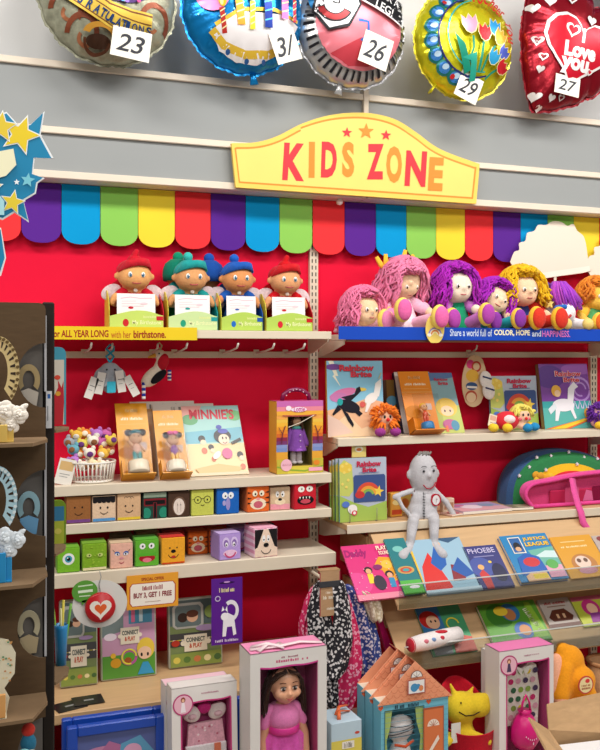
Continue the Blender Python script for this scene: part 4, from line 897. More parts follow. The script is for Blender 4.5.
def ex_flat(A):
    rnd = random.Random(2); [A.ell(rnd.random(), rnd.random(), .05, .035, '#9ac03a', n=8) for _ in range(16)]; [A.ell(.5+s*.24, .58, .11, .08, '#c8d87a') for s in (-1, 1)]; A.rect(0, 0, 1, .1, '#e8dcae')
def ex_lash(A):
    for s in (-1, 1): A.ell(.5+s*.2, .6, .13, .1, '#4a6ab0', rot=s*.3); A.ell(.5+s*.2, .57, .1, .06, '#f4f0ee'); A.line([(.5+s*.3, .66), (.5+s*.4, .76)], .02, '#1a1618')
    A.ell(.5, .4, .1, .05, '#d8909c'); A.arc(.5, .28, .12, .03, '#b83a5a', PI+.4, 2*PI-.4)
def ex_grin(A): [A.ell(.5+s*.2, .78, .13, .13, '#f4f4ee') for s in (-1, 1)]; A.ell(.5, .3, .36, .18, '#a81c28'); A.ell(.5, .22, .2, .1, '#e87a8a'); A.rect(.1, .38, .9, .5, '#58b030')
def ex_bear(A): A.ell(.5, .48, .11, .08, '#1a1412'); A.arc(.5, .42, .25, .03, '#1a1412', PI+.3, 2*PI-.3); A.ell(.5, .26, .1, .06, '#b83a2a'); A.rect(0, 0, 1, .05, '#c83a20')
def ex_bunny(A):
    for s in (-1, 1): A.ell(.5+s*.2, .68, .17, .24, '#d8c4ec'); A.ell(.5+s*.2, .64, .12, .17, '#8a6ab0'); A.ell(.5+s*.18, .6, .07, .1, '#f2eef6')
    A.ell(.5, .24, .34, .16, '#e8c0dc'); A.arc(.5, .32, .3, .07, '#c8487a', PI+.25, 2*PI-.25)
def ex_mouse(A): A.rect(0, 0, 1, 1, '#ecd2bc'); A.poly([(0, 1), (.4, 1), (.12, .35), (0, .3)], '#1c181a'); A.poly([(1, 1), (.6, 1), (.88, .35), (1, .3)], '#1c181a'); A.ell(.4, .66, .07, .14, '#f8f4f0'); A.ell(.6, .66, .07, .14, '#f8f4f0'); A.ell(.5, .42, .12, .09, '#141214'); A.arc(.5, .3, .24, .03, '#141214', PI+.3, 2*PI-.3)
lowp = .255
low = [('green cube toy with a single large eye', 57, 80, '#7ab82e', lambda A: ex_one(A), '#74b02a', 0), ('mottled green cube toy with narrow eyes', 82, 107, '#84b02c', lambda A: (ex_flat(A), eyes(A, .28, .58, .03)), '#7aa82a', .0),
 ('pink cube toy with blue eyelids', 110, 133, '#e8b4a0', lambda A: (ex_lash(A), eyes(A, .31, .58, .035)), '#d8bc9a', 0), ('green cube toy with a wide red grin', 135, 159, '#62b034', lambda A: (ex_grin(A), eyes(A, .31, .78, .04)), '#58a830', 0),
 ('yellow-orange cube toy with a red top', 161, 185, '#eaa42c', lambda A: (ex_bear(A), eyes(A, .34, .62, .03)), '#c8281e', .03)]
for lab, a, b_, col, art, top, yw in low: cube_toy(lab, a, b_, 0, 0, lowp, Z_L4, col, art, top, None, yw, group='cube toys on the lower cube shelf')
cube_toy('lilac cube toy with drooping purple eyes, toward the front edge', 217, 240, 0, 0, lowp+.005, Z_L4, '#b498d8', lambda A: (ex_bunny(A), eyes(A, .31, .58, .035)), '#c0a8dc', None, .14, group='cube toys on the lower cube shelf', side='#a084c8')
cube_toy('pink striped cube toy with beige face and black corners', 252, 277, 0, 0, lowp+.008, Z_L4, '#e9a0bc', lambda A: (ex_mouse(A), eyes(A, .4, .62, .03)), '#e8a8c0', None, .12, group='cube toys on the lower cube shelf', side='#e9a0bc')
lb = .15
for lab, a, b_, col, art, top in (('orange cube toy with open mouth behind the red-topped one', 188, 208, '#dc6a28', lambda A: (ex_tiger(A), eyes(A, .36, .7, .04)), '#c85a20'), ('orange cube toy half hidden behind the lilac one', 209, 229, '#d8622a', lambda A: (ex_tiger(A), eyes(A, .36, .7, .04)), '#c4541e'),
   ('second lilac cube toy, back row', 231, 251, '#a890cc', lambda A: ex_bunny(A), '#b8a4d4'), ('dark plum cube toy, back row by the pink striped one', 254, 275, '#4a2236', A_face(), '#3a1a2a'), ('grey-brown cube toy, back row behind the pink one', 112, 134, '#7a6a5a', A_face(), '#8a7a68'), ('tan cube toy, back row behind the grinning green one', 137, 160, '#a08a60', A_face(), '#a89470'), ('dark red cube toy, back row behind the yellow-orange one', 163, 185, '#8a2420', A_face(), '#9a2822')):
    cube_toy(lab, a, b_, 0, 0, lb, Z_L4, col, art, top, None, group='cube toys on the lower cube shelf')
# ================================================================== under the cube shelf
def fbox(px0, py0, px1, py1, p, m, art, name, label, cat, th=.002, slope=0, kind='paper', parts=None, roll=0):
    c = at((px0+px1)/2, py1, p); x0, x1 = PX(px0, p), PX(px1, p); w = x1-x0; h = PZ((px0+px1)/2, py0, p)-c.z
    t = thing(name, label, cat, (c.x, c.y, c.z), (0, roll, 0)); mb = MB(); mb.box((-w/2, 0, 0), (w/2, th, h), mat(m, kind)); A = Art(mb, w, h, 0, -w/2, 0, kind); art(A); mb.build(parts or 'card', t); return t, w, h
def a_offer(A):
    A.rect(.02, .03, .98, .97, '#e8a030'); A.poly([(.1, .08), (.9, .08), (.95, .18), (.95, .66), (.9, .76), (.1, .76), (.05, .66), (.05, .18)], '#b84a3a'); A.poly([(.11, .1), (.89, .1), (.93, .19), (.93, .65), (.89, .74), (.11, .74), (.07, .65), (.07, .19)], '#f4ecdf')
    A.text('SPECIAL OFFER', .28, .82, .72, .91, '#a83a1a', .02); A.scrib(.3, .54, .7, .68, '#9a2a3a'); A.text('BUY 3, GET 1 FREE', .13, .3, .87, .48, '#8a1c2c', .035); A.line([(.35, .2), (.65, .2)], .01, '#b89a8a')
fbox(127, 574, 178.5, 608, .275, '#e8a030', a_offer, 'offer_sign', 'orange framed sign reading BUY 3, GET 1 FREE', 'sign')
# tins
def tin(px0, px1, pyT, p, label, art, yaw=0, pt=None):
    loc, w, hh, rx = place_panel(px0, px1, pyT, Z_L5, p, pt if pt is not None else p-.02); loc.z += .001
    t = thing('puzzle_tin', label, 'tin', loc, (rx, 0, yaw), 'printed puzzle tins on the wood shelf'); m = MB(); m.box((-w/2, 0, 0), (w/2, .025, hh), mat('#b8bcae', 'metal'), .006, seg=3); m.build('tin_box', t)
    m = MB(); A = Art(m, w*.94, hh*.95, -.0003, -w*.47, hh*.025, 'gloss'); art(A); m.build('printed_lid', t)
def tin_common(A, veh=True):
    A.rect(0, 0, 1, 1, '#7a8a58'); A.rect(0, .62, 1, 1, '#5a6a6a'); A.rect(0, .3, 1, .5, '#4a4a4a'); A.line([(0, .4), (1, .4)], .015, '#d8c83a')
    for k in range(6): A.rect(.05+.17*k, .39, .1+.17*k, .41, '#e8e0d0')
    A.poly([(.05, .62), (.05, .9), (.12, .96), (.6, .96), (.66, .9), (.66, .62), (.6, .57), (.12, .57)], '#b8b8b0'); A.poly([(.1, .63), (.1, .88), (.14, .92), (.56, .92), (.61, .88), (.61, .63), (.56, .6), (.14, .6)], '#6a7a7a')
    A.ell(.25, .74, .1, .09, '#3a2a22'); A.ell(.44, .74, .11, .1, '#e0b090'); A.ell(.44, .79, .12, .07, '#5a3426')
    A.ell(.8, .8, .12, .12, '#8aa05a'); A.ell(.7, .56, .2, .06, '#a890b8')
    A.rect(.27, .22, .72, .47, '#ece2cc'); A.ell(.25, .35, .05, .05, '#ece2cc'); A.ell(.745, .35, .05, .05, '#ece2cc'); A.text('CONNECT', .31, .36, .68, .43, '#3a4a48', .03); A.text('& PLAY', .37, .27, .62, .34, '#c8502a', .03)
    A.rect(0, 0, 1, .2, '#8a9a4a'); 
    for k in range(5): A.ell(.12+.2*k, .1, .07, .06, ['#d8c85a', '#5a7a3a', '#c87a4a', '#e8d8a0', '#4a6a3a'][k])
    A.ell(.1, .36, .08, .06, '#b83a2a')
def tin_a(A): tin_common(A)
def tin_b(A):
    A.rect(0, 0, 1, 1, '#c89ab8'); A.rect(0, 0, 1, .3, '#5a9a3a'); A.poly([(0, .55), (.4, .62), (.4, 1), (0, 1)], '#7a8a8a'); A.rect(.5, .7, .95, 1, '#4a90b0'); A.rect(.55, .72, .62, 1, '#d86a90'); A.rect(.7, .72, .77, 1, '#c8e0e8'); A.ell(.15, .55, .12, .07, '#e8dce8')
    A.ell(.25, .2, .1, .09, '#d8a02a'); A.ell(.2, .3, .05, .05, '#e8b83a'); A.ell(.5, .26, .16, .15, '#b85aa0'); A.ell(.5, .26, .11, .1, '#58a838'); A.ell(.48, .22, .07, .06, '#a85a2a')
    A.ell(.82, .36, .17, .2, '#e8c84a'); A.ell(.8, .3, .13, .12, '#f0c8a8'); A.ell(.74, .28, .02, .035, '#1a1618'); A.ell(.86, .28, .02, .035, '#1a1618'); A.poly([(.66, .02), (.76, .18), (.86, .18), (.98, .02)], '#3a9ac8'); A.arc(.5, .27, .15, .03, '#e8e04a', 0, 5)
    A.rect(.34, .44, .7, .66, '#ece2cc'); A.ell(.33, .55, .04, .04, '#ece2cc'); A.ell(.71, .55, .04, .04, '#ece2cc'); A.text('CONNECT', .37, .56, .68, .62, '#3a4a48', .03); A.text('& PLAY', .42, .48, .62, .54, '#c8502a', .03)
tin(60, 98, 600, .26, 'green road-printed puzzle tin nearest the cardboard tower', tin_a)
tin(101, 157, 600, .245, 'pink and green puzzle tin with yellow-haired figure', tin_b)
tin(169, 223, 598, .21, 'puzzle tin with printed road, standing alone by the purple card', tin_a)
# hanging packs over them
def hangpack():
    p = .33; c = at(98, 604, p); t = thing('hanging_ornament_pack', 'round white backer with red heart badge and green bubble', 'ornament', c)
    m = MB(); k = mpp(98, p); m.prism([(27*k*math.cos(a), 27*k*.88*math.sin(a)) for a in [2*PI*i/32 for i in range(32)]], 0, .002, mat('#d8d6d0')); m.build('backer', t, loc=(2*k, 0, 0))
    m = MB(); m.prism([(-13*k + 12.5*k*math.cos(a), 14*k + 11*k*math.sin(a)) for a in [2*PI*i/28 for i in range(28)]] , -.004, -.002, mat('#5a9a3a')); m.prism([(-16*k, 5*k), (-10*k, 6*k), (-16*k, 0)], -.004, -.002, mat('#5a9a3a')); A = Art(m, 22*k, 22*k, -.004, -24*k, 3*k); A.line([(.2, .75), (.85, .78)], .06, '#cfe4c0'); A.line([(.2, .5), (.85, .52)], .12, '#dcebd0'); A.line([(.25, .3), (.75, .3)], .05, '#cfe4c0'); m.build('green_bubble', t)
    m = MB(); R_ = 15*k; m.lathe([(0, 0), (R_, 0), (R_*1.0, .006), (R_*.9, .011), (0, .011)], mat('#b81c24', 'gloss'), 36, mx=Matrix.Rotation(PI/2, 4, 'X')); A = Art(m, 2*R_, 2*R_, -.0112, -R_, -R_, 'gloss'); A.heart(.5, .48, .36, '#ece4d8'); A.heart(.5, .48, .2, '#e0602a'); m.build('heart_badge', t, loc=(2*k, -.003, -3*k))
    m = MB(); m.tube([(2*k, -.003, 12*k), (1*k, -.002, 20*k), (3*k, -.001, 27*k), (2*k, .01, 32*k)], .0012, mat('#8a8a8a', 'metal'), 5); m.build('string', t)
hangpack()
def a_purple(A):
    A.ell(.5, .93, .25, .035, '#2a0a4a'); A.ell(.5, .94, .1, .025, '#c89ad8'); A.scrib(.25, .79, .78, .86, '#ece0a0')
    A.arc(.62, .5, .26, .1, '#e8e6ee', -1.2, 2.2, 18, 1.3); A.poly([(.35, .12), (.38, .4), (.5, .48), (.72, .42), (.8, .14), (.7, .12), (.66, .26), (.5, .26), (.46, .12)], '#eceaf2'); A.ell(.42, .42, .12, .12, '#f2f0f6'); A.poly([(.32, .5), (.36, .58), (.42, .52)], '#f2f0f6'); A.poly([(.44, .52), (.5, .58), (.52, .48)], '#f2f0f6')
    A.arc(.2, .7, .09, .03, '#c8b8dc', 0, 6.2); A.scrib(.12, .04, .88, .08, '#d8c8e8')
fb, w, h = fbox(211.5, 578, 242.5, 644, .285, '#5a1f8c', a_purple, 'hanging_card', 'purple hang card with a white curl-tailed cat pendant', 'card')
# black cards on wood
for i, (px, py, yw, lab) in enumerate(((69, 704, .3, 'black leaflet lying on the wood shelf, left one'), (88, 702.5, .05, 'black leaflet lying on the wood shelf, right one'))):
    pz = .40 - .02*i; x = PX(px, pz); m = MB(); m.box((-.043, -.034, 0), (.043, .034, .0015), mat('#1e1c1e', 'gloss')); m.box((-.012, -.006, .0015), (.016, .004, .0018), mat('#8a8a88'))
    tag(m.build('leaflet', loc=(x, -pz, Z_L5+.0006 + .002*i), rot=(0, 0, yw)), lab, 'leaflet')
# ================================================================== right section, top shelf
pS = .274; org = at(470, 334, pS); m = MB(); x0 = PX(338.5, pS); m.box((x0-org.x, -.002, Z_R1-.018-org.z), (B1-org.x, .0, Z_R1+.026-org.z), mat('#1548b8', 'gloss')); pa = PArt(m, pS+.0022, 'gloss', org=org)
pa.text('Share a world full of', 450, 336.3, 492, 329.2, '#d8e4f6', .012, slope=.012); pa.text('COLOR, HOPE', 494, 336.3, 530, 329.8, '#f6ecc8', .04, slope=.012); pa.text('and', 532, 336.6, 541, 330.6, '#d8e4f6', .02, slope=.012); pa.text('HAPPINESS.', 542, 337, 570, 330.6, '#e078c8', .02, slope=.012)
tag(m.build('shelf_strip', loc=org), 'blue strip reading Share a world full of COLOR, HOPE and HAPPINESS', 'sign')
o = at(435, 329, .286); t = thing('rainbow_badge', 'round yellow badge with a small rainbow on the blue strip', 'badge', o); k = mpp(435, .28)
m = MB(); m.prism([(10.5*k*math.cos(a), 15*k*max(-.92, math.sin(a))) for a in [2*PI*i/28 for i in range(28)]], 0, .002, mat('#ecd06a')); A = Art(m, 20*k, 30*k, 0, -10*k, -15*k)
for r, c in ((.38, '#8a7ac8'), (.31, '#e8e0c0'), (.25, '#e07a3a'), (.18, '#f0e4b0')): A.arc(.5, .3, r, .07, c)
A.ell(.18, .3, .12, .08, '#f4f0e4'); A.ell(.82, .3, .12, .08, '#f4f0e4'); A.ell(.5, .8, .26, .14, '#f2a8a0'); m.build('badge_face', t)
# white die-cut backer
def cutout(px0, px1, p, label):
    o = at(px0, 305, p); P = [(510, 262), (514, 252), (519, 250), (519, 243), (525, 241), (527, 233), (534, 231), (538, 225), (546, 225), (552, 221.5), (561, 222), (567, 226), (573, 224), (577, 231), (583, 236), (586, 246), (588, 262), (590, 271), (560, 276), (531, 280), (520, 279)]
    d = px0-510; pa = PArt(None, p, org=o); m = MB(); m.prism([pa.w2(x+d, y + d*.06) for x, y in catmull(P, 3)], -.002, .0, mat('#ece0d0', 'matte')); A_ = pa; A_.mb = m; A_.n = 10; A_._p([(520+d, 276+d*.06), (589+d, 266+d*.06), (590+d, 271+d*.06), (531+d, 280+d*.06)], '#f4ecdf')
    t = tag(thing('white_cutout', label, 'display board', o), label, 'display board'); m.build('scalloped_board', t)
    w1 = pa.w2(554+d, 277); m = MB(); m.box((w1[0], 0, Z_R1-o.z+.001), (w1[0]+.012, .002, w1[1]+.01), mat('#ddd2c4', 'matte')); m.build('support_leg', t)
cutout(510, 0, .06, 'white scalloped cloud-shaped board standing behind the yellow-haired doll')
cutout(585, 0, .055, 'second white scalloped board, cut off by the right edge of the photo')
# dolls
Z = Z_R1
sk = '#eab88a'
rag_doll('pink-haired rag doll slumped low at the left end beside the slotted post', 353, 0, .13, Z, 1.0, '#e87aa0', '#f6cca4', '#f0c8d8', '#f0b8cc', '#ea8ab8', trim='#f6d86a', head=(.01, -.03, -.085), rot=(0, 0, .25), hl=.045, hn=330, R=.052, feet=[(.06, -.09, .03), (.09, -.07, .04)], seed=21, arms=[((-.03, 0, .06), (-.05, -.02, .035), (-.05, -.04, .03)), ((.03, 0, .06), (.07, -.03, .04), (.08, -.05, .04))])
rag_doll('pink-haired rag doll with yellow ribbons and big pink soles', 402, 0, .13, Z, 1.12, '#ea82a8', '#f6d0aa', '#f4dce4', '#eeb8d0', '#e66aa8', trim='#f6d86a', head=(-.0, 0, -.005), tilt=(.45, 0, .2), hl=.065, hn=330, R=.05, feet=[(-.055, -.115, .052), (.05, -.14, .032)], seed=22)
for i, (px, py, rt) in enumerate(((384, 266, -.3), (405, 262, .5), (392, 272, .1))):
    o = at(px, py, .135); t = thing('hair_bow', ['yellow ribbon bow standing at the left of the pink hair', 'yellow ribbon bow standing at the right of the pink hair', 'low yellow ribbon bow between the two pink yarn heads'][i], 'bow', o, (0, rt, 0)); t.scale = (1.5, 1.5, 1.5); C = mat('#f2b83a', 'fabric')
    for j, (dx, r_) in enumerate(((-.007, -.45), (.007, .45))): m = MB(); m.tube([(0, 0, -.012), (dx, 0, .005), (dx*1.8, 0, .026)], [.003, .007, .005], C, 8, flat=.5); m.build('ribbon_loop', t)
    m = MB(); m.ell((0, -.002, -.008), .006, C); m.build('knot', t)
rag_doll('purple-haired rag doll in green bib dress, upright beside the rainbow badge', 456, 0, .15, Z, 1.08, '#a81eb0', '#fbe2cc', '#1f9a6a', '#c878c8', '#b048a8', trim='#f6d05a', head=(-.006, 0, -.012), hl=.05, hn=330, R=.052, feet=[(.035, -.12, .045), (-.06, -.08, .03)], seed=23, arms=[((-.03, 0, .1), (-.065, -.03, .07), (-.085, -.06, .04)), ((.03, 0, .1), (.05, -.05, .08), (.03, -.07, .08))])
rag_doll('purple-haired rag doll tilting its head down beside the blond doll', 488, 0, .14, Z, 1.0, '#a420b4', '#f8d4b4', '#c07ac0', '#28a8b8', '#8a3aa0', trim='#f6c84a', head=(.005, -.02, -.04), tilt=(0, .45, 0), hl=.05, hn=300, R=.05, feet=[(.035, -.13, .038), (-.04, -.1, .03)], seed=24, ties='#c8b0d8')
rag_doll('yellow-haired rag doll with rainbow dress and red soles', 519, 0, .14, Z, 1.12, '#f0b818', '#f8cca8', '#2a3a7a', '#d8382a', '#d83a2a', trim='#f2c03a', head=(-.002, -.005, -.022), hl=.025, hn=330, R=.052, feet=[(-.022, -.125, .034), (.058, -.125, .034)], seed=25)
rag_doll('orange-haired soft doll with yellow face at the right end', 592, 0, .14, Z, 1.0, '#f08a2a', '#f0c050', '#58a86a', '#f2b83a', '#e86a2a', trim='#f2c84a', head=(.01, 0, -.02), hl=.0, hn=260, R=.05, feet=[(-.05, -.1, .03), (.05, -.1, .03)], seed=26)
# horse
def horse():
    p = .15; t = thing('plush_horse', 'white plush horse with long purple mane hanging over its head', 'soft toy', (PX(556, p), -p, Z+.001)); t.scale = (1.2, 1.2, 1.22); Wt = mat('#ece6ea', 'fabric')
    m = MB(); m.ell((0, .01, .055), (.05, .045, .05), Wt); m.ell((.0, -.04, .072), (.038, .035, .034), Wt); m.ell((-.028, -.065, .062), (.028, .024, .02), Wt); m.limb((0, .01, .08), (-.005, 0, .13), .03, .026, Wt)
    for x in (-.035, .045): m.limb((x*.8, -.01, .04), (x, -.088, .034), .019, .017, Wt)
    m.limb((.04, .0, .05), (.075, -.05, .03), .018, .018, Wt); blob(m, 'body', t, .0045)
    for x in (-.035, .045): m = MB(); m.ell((x, -.10, .036), (.018, .016, .018), mat('#e8cc78', 'fabric')); m.build('hoof', t)
    m = MB(); rnd = random.Random(8)
    for i in range(120):
        a = rnd.uniform(-1.3, 1.6); r = rnd.uniform(.02, .045); P = [(0, .0, .165), (r*.6*math.sin(a), -.01 - r*.5*math.cos(a), .168), (r*math.sin(a)*1.1, -.022 - r*.8*math.cos(a), .14), (r*math.sin(a)*1.3 + .015, -.03 - r*.8*math.cos(a), .10 + rnd.uniform(-.02, .01))]; m.tube(P, .0035, mat('#9a3ac0' if i % 3 else '#b84ac0', 'yarn'), 4)
    m.ell((0, -.0, .14), (.03, .026, .034), mat('#7a2aa0', 'yarn')); m.build('mane', t)
    m = MB(); m.tube([(-.03, .0, .165), (-.05, -.005, .145), (-.055, -.008, .115)], [.007, .013, .008], mat('#4a2a98', 'fabric'), 10); m.build('forelock', t)
    m = MB(); m.limb((-.05, -.07, .085), (-.03, -.085, .088), .008, .008, mat('#2a6ac0', 'fabric')); m.build('blue_bridle', t)
    m = MB(); m.tube([(-.045, -.088, .058), (-.03, -.098, .052), (-.012, -.09, .062)], .0045, mat('#c83a3a', 'fabric'), 8); m.build('mouth', t)
    for x in (-.055, .04): m = MB(); m.prism([(x + .017*(1 if i % 2 == 0 else .45)*math.sin(PI*i/5), .1 + .017*(1 if i % 2 == 0 else .45)*math.cos(PI*i/5)) for i in range(10)], -.045, -.037, mat('#f0d478', 'fabric')); m.build('star_ear', t)
horse()
# ================================================================== right section, unicorn book shelf
Z = Z_R2+.0005
def bk_uni(A):
    A.rect(0, 0, 1, 1, '#8ac4dc'); A.poly([(0, 0), (1, 0), (1, .45), (.7, .5), (.4, .42), (0, .35)], '#ecb890'); A.poly([(0, .1), (.35, .3), (.6, .1), (1, .2), (1, 0), (0, 0)], '#f0cfa8'); A.poly([(0, .0), (.0, .3), (.2, .22), (.45, .05)], '#e8c8b8')
    A.poly([(.03, 1), (.12, 1), (.2, .8), (.15, .8), (.24, .66), (.1, .8), (.13, .82)], '#f4f0d8'); A.ell(.12, .92, .14, .05, '#7a4a98')
    A.ell(.3, .58, .22, .07, '#d878a8', rot=.2); A.ell(.2, .52, .16, .08, '#c87ab0'); A.ell(.6, .62, .1, .03, '#e8c850')
    blk = '#1c1a26'; A.poly([(.24, .52), (.4, .46), (.55, .56), (.6, .6), (.58, .66), (.52, .64), (.48, .56)], blk); A.ell(.38, .4, .2, .1, blk, rot=-.3); A.poly([(.5, .38), (.62, .3), (.56, .26), (.46, .33)], blk); A.poly([(.24, .38), (.36, .2), (.44, .12), (.46, .16), (.36, .3)], blk); A.poly([(.18, .42), (.08, .3), (.1, .28), (.24, .36)], blk)
    wh = '#f0ece6'; A.ell(.78, .5, .13, .08, wh, rot=.5); A.poly([(.82, .54), (.86, .7), (.96, .76), (.97, .68), (.92, .52)], wh); A.poly([(.7, .46), (.66, .32), (.7, .32), (.78, .44)], wh); A.line([(.92, .76), (.97, .84)], .012, '#e0c060'); A.ell(.22, .46, .05, .06, '#2aa0a0'); A.ell(.62, .42, .05, .05, '#d8605a')
    A.text('Rainbow', .22, .86, .84, .95, '#7a1a3a', .05); A.text('Brite', .42, .78, .8, .86, '#7a1a3a', .05); A.text('Rainbow', .215, .865, .835, .95, '#d83a4a', .035); A.text('Brite', .415, .785, .795, .86, '#d83a4a', .035)
book('picture_book', 'tall book with black and white unicorns at the left end of its shelf', 'book', 328, 384, 361, Z, .155, .14, '#e8b83a', bk_uni, th=.014, group='picture books on the unicorn book shelf')
bk_dk = lambda c, c2: (lambda A: (A.rect(0, 0, 1, 1, c), A.rect(.0, .0, .14, 1, c2), A.ell(.4, .6, .3, .25, '#6ab0d0')))
book('picture_book', 'dark-spined book leaning behind the orange pack, beside the unicorn book', 'book', 404, 440, 372, Z, .115, .03, '#26284a', bk_dk('#7aa8c8', '#e8e2dc'), th=.02, group='picture books on the unicorn book shelf')
book('picture_book', 'brown covered book deep in shade behind the orange-haired toy', 'book', 386, 404, 380, Z, .05, .03, '#6a4a22', bk_dk('#8a6a32', '#5a3a1a'), th=.01, group='picture books on the unicorn book shelf')
def bk_blond(A):
    A.rect(0, 0, 1, 1, '#8ab0b8'); A.rect(0, 0, 1, .45, '#b8c060'); A.poly([(0, .9), (.3, .85), (1, .92), (1, 1), (0, 1)], '#5a7aa8'); A.poly([(.1, .35), (.05, .6), (.15, .85), (.35, .8), (.4, .6), (.3, .35)], '#e4e6e6'); A.ell(.2, .62, .03, .04, '#3a5a9a'); A.arc(.24, .74, .14, .05, '#7a90c8', 0, 2.4)
    A.ell(.68, .42, .26, .22, '#e8c040'); A.ell(.68, .36, .16, .12, '#f0c8a0'); A.ell(.62, .36, .02, .03, '#2a2a3a'); A.ell(.75, .36, .02, .03, '#2a2a3a'); A.ell(.68, .14, .18, .12, '#b85a8a'); A.ell(.8, .12, .1, .12, '#4a8aa8'); A.rect(.55, .02, .62, .12, '#d86a4a'); A.text('Rainbow', .52, .86, .86, .91, '#c8304a', .03); A.text('Brite', .6, .79, .84, .85, '#c8304a', .03)
book('picture_book', 'blond girl and grey horse book leaning right of the orange pack', 'book', 424, 465, 373, Z, .15, .05, '#a8b0a0', bk_blond, th=.012, group='picture books on the unicorn book shelf')
pack('orange pack with a yellow-haired figure on the unicorn book shelf', 410, 441, 372, Z, .175, .075, '#e88a20', ('#f0c030', '#eab080', '#d85a3a', '#3a8ac8', '#d8583a', None, None), art=lambda A: A.rect(0, .66, 1, .67, '#f0b060'), fs=.9)
# orange plush
def animal_face(m_parent, hc, R, eyec='#14161c', nose='#d8302a', nr=.2):
    for sx in (-1, 1): m = MB(); m.ell(hc + Vector((sx*R*.32, -R*.86, R*.15)), (R*.13, R*.08, R*.18), mat(eyec, 'gloss'), nu=10, nv=8); m.build('eye', m_parent)
    m = MB(); m.ell(hc + Vector((0, -R*1.0, -R*.15)), R*nr, mat(nose, 'fabric'), nu=12, nv=8); m.build('nose', m_parent)
def shaggy(px, p, label, fur, face, foot, S=1, pawc=None, rz=0, z0=None):
    t = thing('shaggy_toy', label, 'soft toy', (PX(px, p), -p, (z0 or Z)+.001), (0, 0, rz)); t.scale = (S, S, S); fc = mat(face, 'fabric'); hc = Vector((0, 0, .06))
    m = MB(); m.ell(hc, (.034, .03, .032), fc); m.ell((0, .012, .028), (.034, .028, .028), fc); blob(m, 'body', t, .004); animal_face(t, hc, .032)
    m = MB(); rnd = random.Random(px)
    for i in range(260):
        a = rnd.uniform(0, 2*PI); e = rnd.uniform(-.75, 1.5); n_ = Vector((math.cos(e)*math.sin(a), -math.cos(e)*math.cos(a), math.sin(e)))
        if n_.y < -.75 and n_.z < .55 : continue
        s0 = hc + n_*.028; q = hc + n_*(.048 + .01*rnd.random()) + Vector((rnd.uniform(-.006, .006), rnd.uniform(-.004, .004), -.006)); m.tube([s0, s0.lerp(q, .6) + Vector((0, 0, .003)), q], [.005, .0045, .0015], mat(fur, 'yarn'), 5)
    m.build('fur', t)
    for sx in (-1, 1):
        m = MB(); m.ell((sx*.028, -.03, .015), (.019, .017, .015), mat(foot, 'fabric')); m.build('foot', t)
    return t
shaggy(384, .165, 'small shaggy orange toy with red nose and violet feet', '#f0781e', '#e8b090', '#9a3a8a', 1.05)
fb, w, h = fbox(352, 438, 366, 418, .185, '#e8cc7a', lambda A: (A.ell(.5, .6, .3, .2, '#f4ecd0'), A.ell(.5, .62, .18, .1, '#e07a3a'), A.ell(.5, .2, .36, .14, '#f2e8cc')), 'scalloped_tag', 'yellow scalloped tag in front of the tall unicorn book', 'tag', th=.003)
fb.location.z = Z+.0005
# slipper card
def slippers():
    p = .086; c = at(473, 407, p); k = mpp(473, p); t = thing('slipper_card', 'cream oval card of small slippers hanging on the rail', 'card', c, (0, .06, 0))
    P = [(14*k*math.cos(a)*(1 if math.sin(a) > 0 else 1), (26 + 26*math.sin(a)*1.0)*k) for a in [2*PI*i/32 for i in range(32)]]; P = [(x*1.0 if abs(z-26*k) < 20*k else x*1.1, z) for x, z in P]
    m = MB(); m.prism(P, 0, .003, mat('#d8b890')); A = Art(m, 28*k, 52*k, 0, -14*k, 0); A.ell(.3, .82, .16, .16, '#d83a7a'); A.ell(.55, .78, .2, .2, '#b83a2a') ; A.ell(.55, .78, .13, .13, '#d8b890'); A.ell(.4, .6, .26, .22, '#e0b040'); A.ell(.4, .4, .24, .14, '#33507a'); A.rect(.2, .36, .62, .4, '#e8e0d8'); A.ell(.4, .2, .24, .22, '#b8503a'); A.ell(.4, .18, .2, .18, '#e8c8a0'); m.build('backing_card', t)
    for i, (dx, dz, r) in enumerate(((11, 28, -.3), (15, 17, -.35))):
        m = MB(); m.ell((dx*k, -.012, dz*k), (7*k, .010, 9*k), mat('#e8e2dc', 'fabric'), rot=(0, r, 0)); m.tube([((dx-5)*k, -.022, (dz+3)*k), ((dx+5)*k, -.022, (dz+1)*k)], .003, mat('#2a3a6a', 'fabric'), 6); m.build('slipper', t)
    m = MB(); m.tube([(0, .001, 50*k), (-.003, -.0, 54*k), (-.004, .002, 58*k)], .0015, mat('#c8b89a', 'fabric'), 5); m.build('hang_loop', t)
slippers()
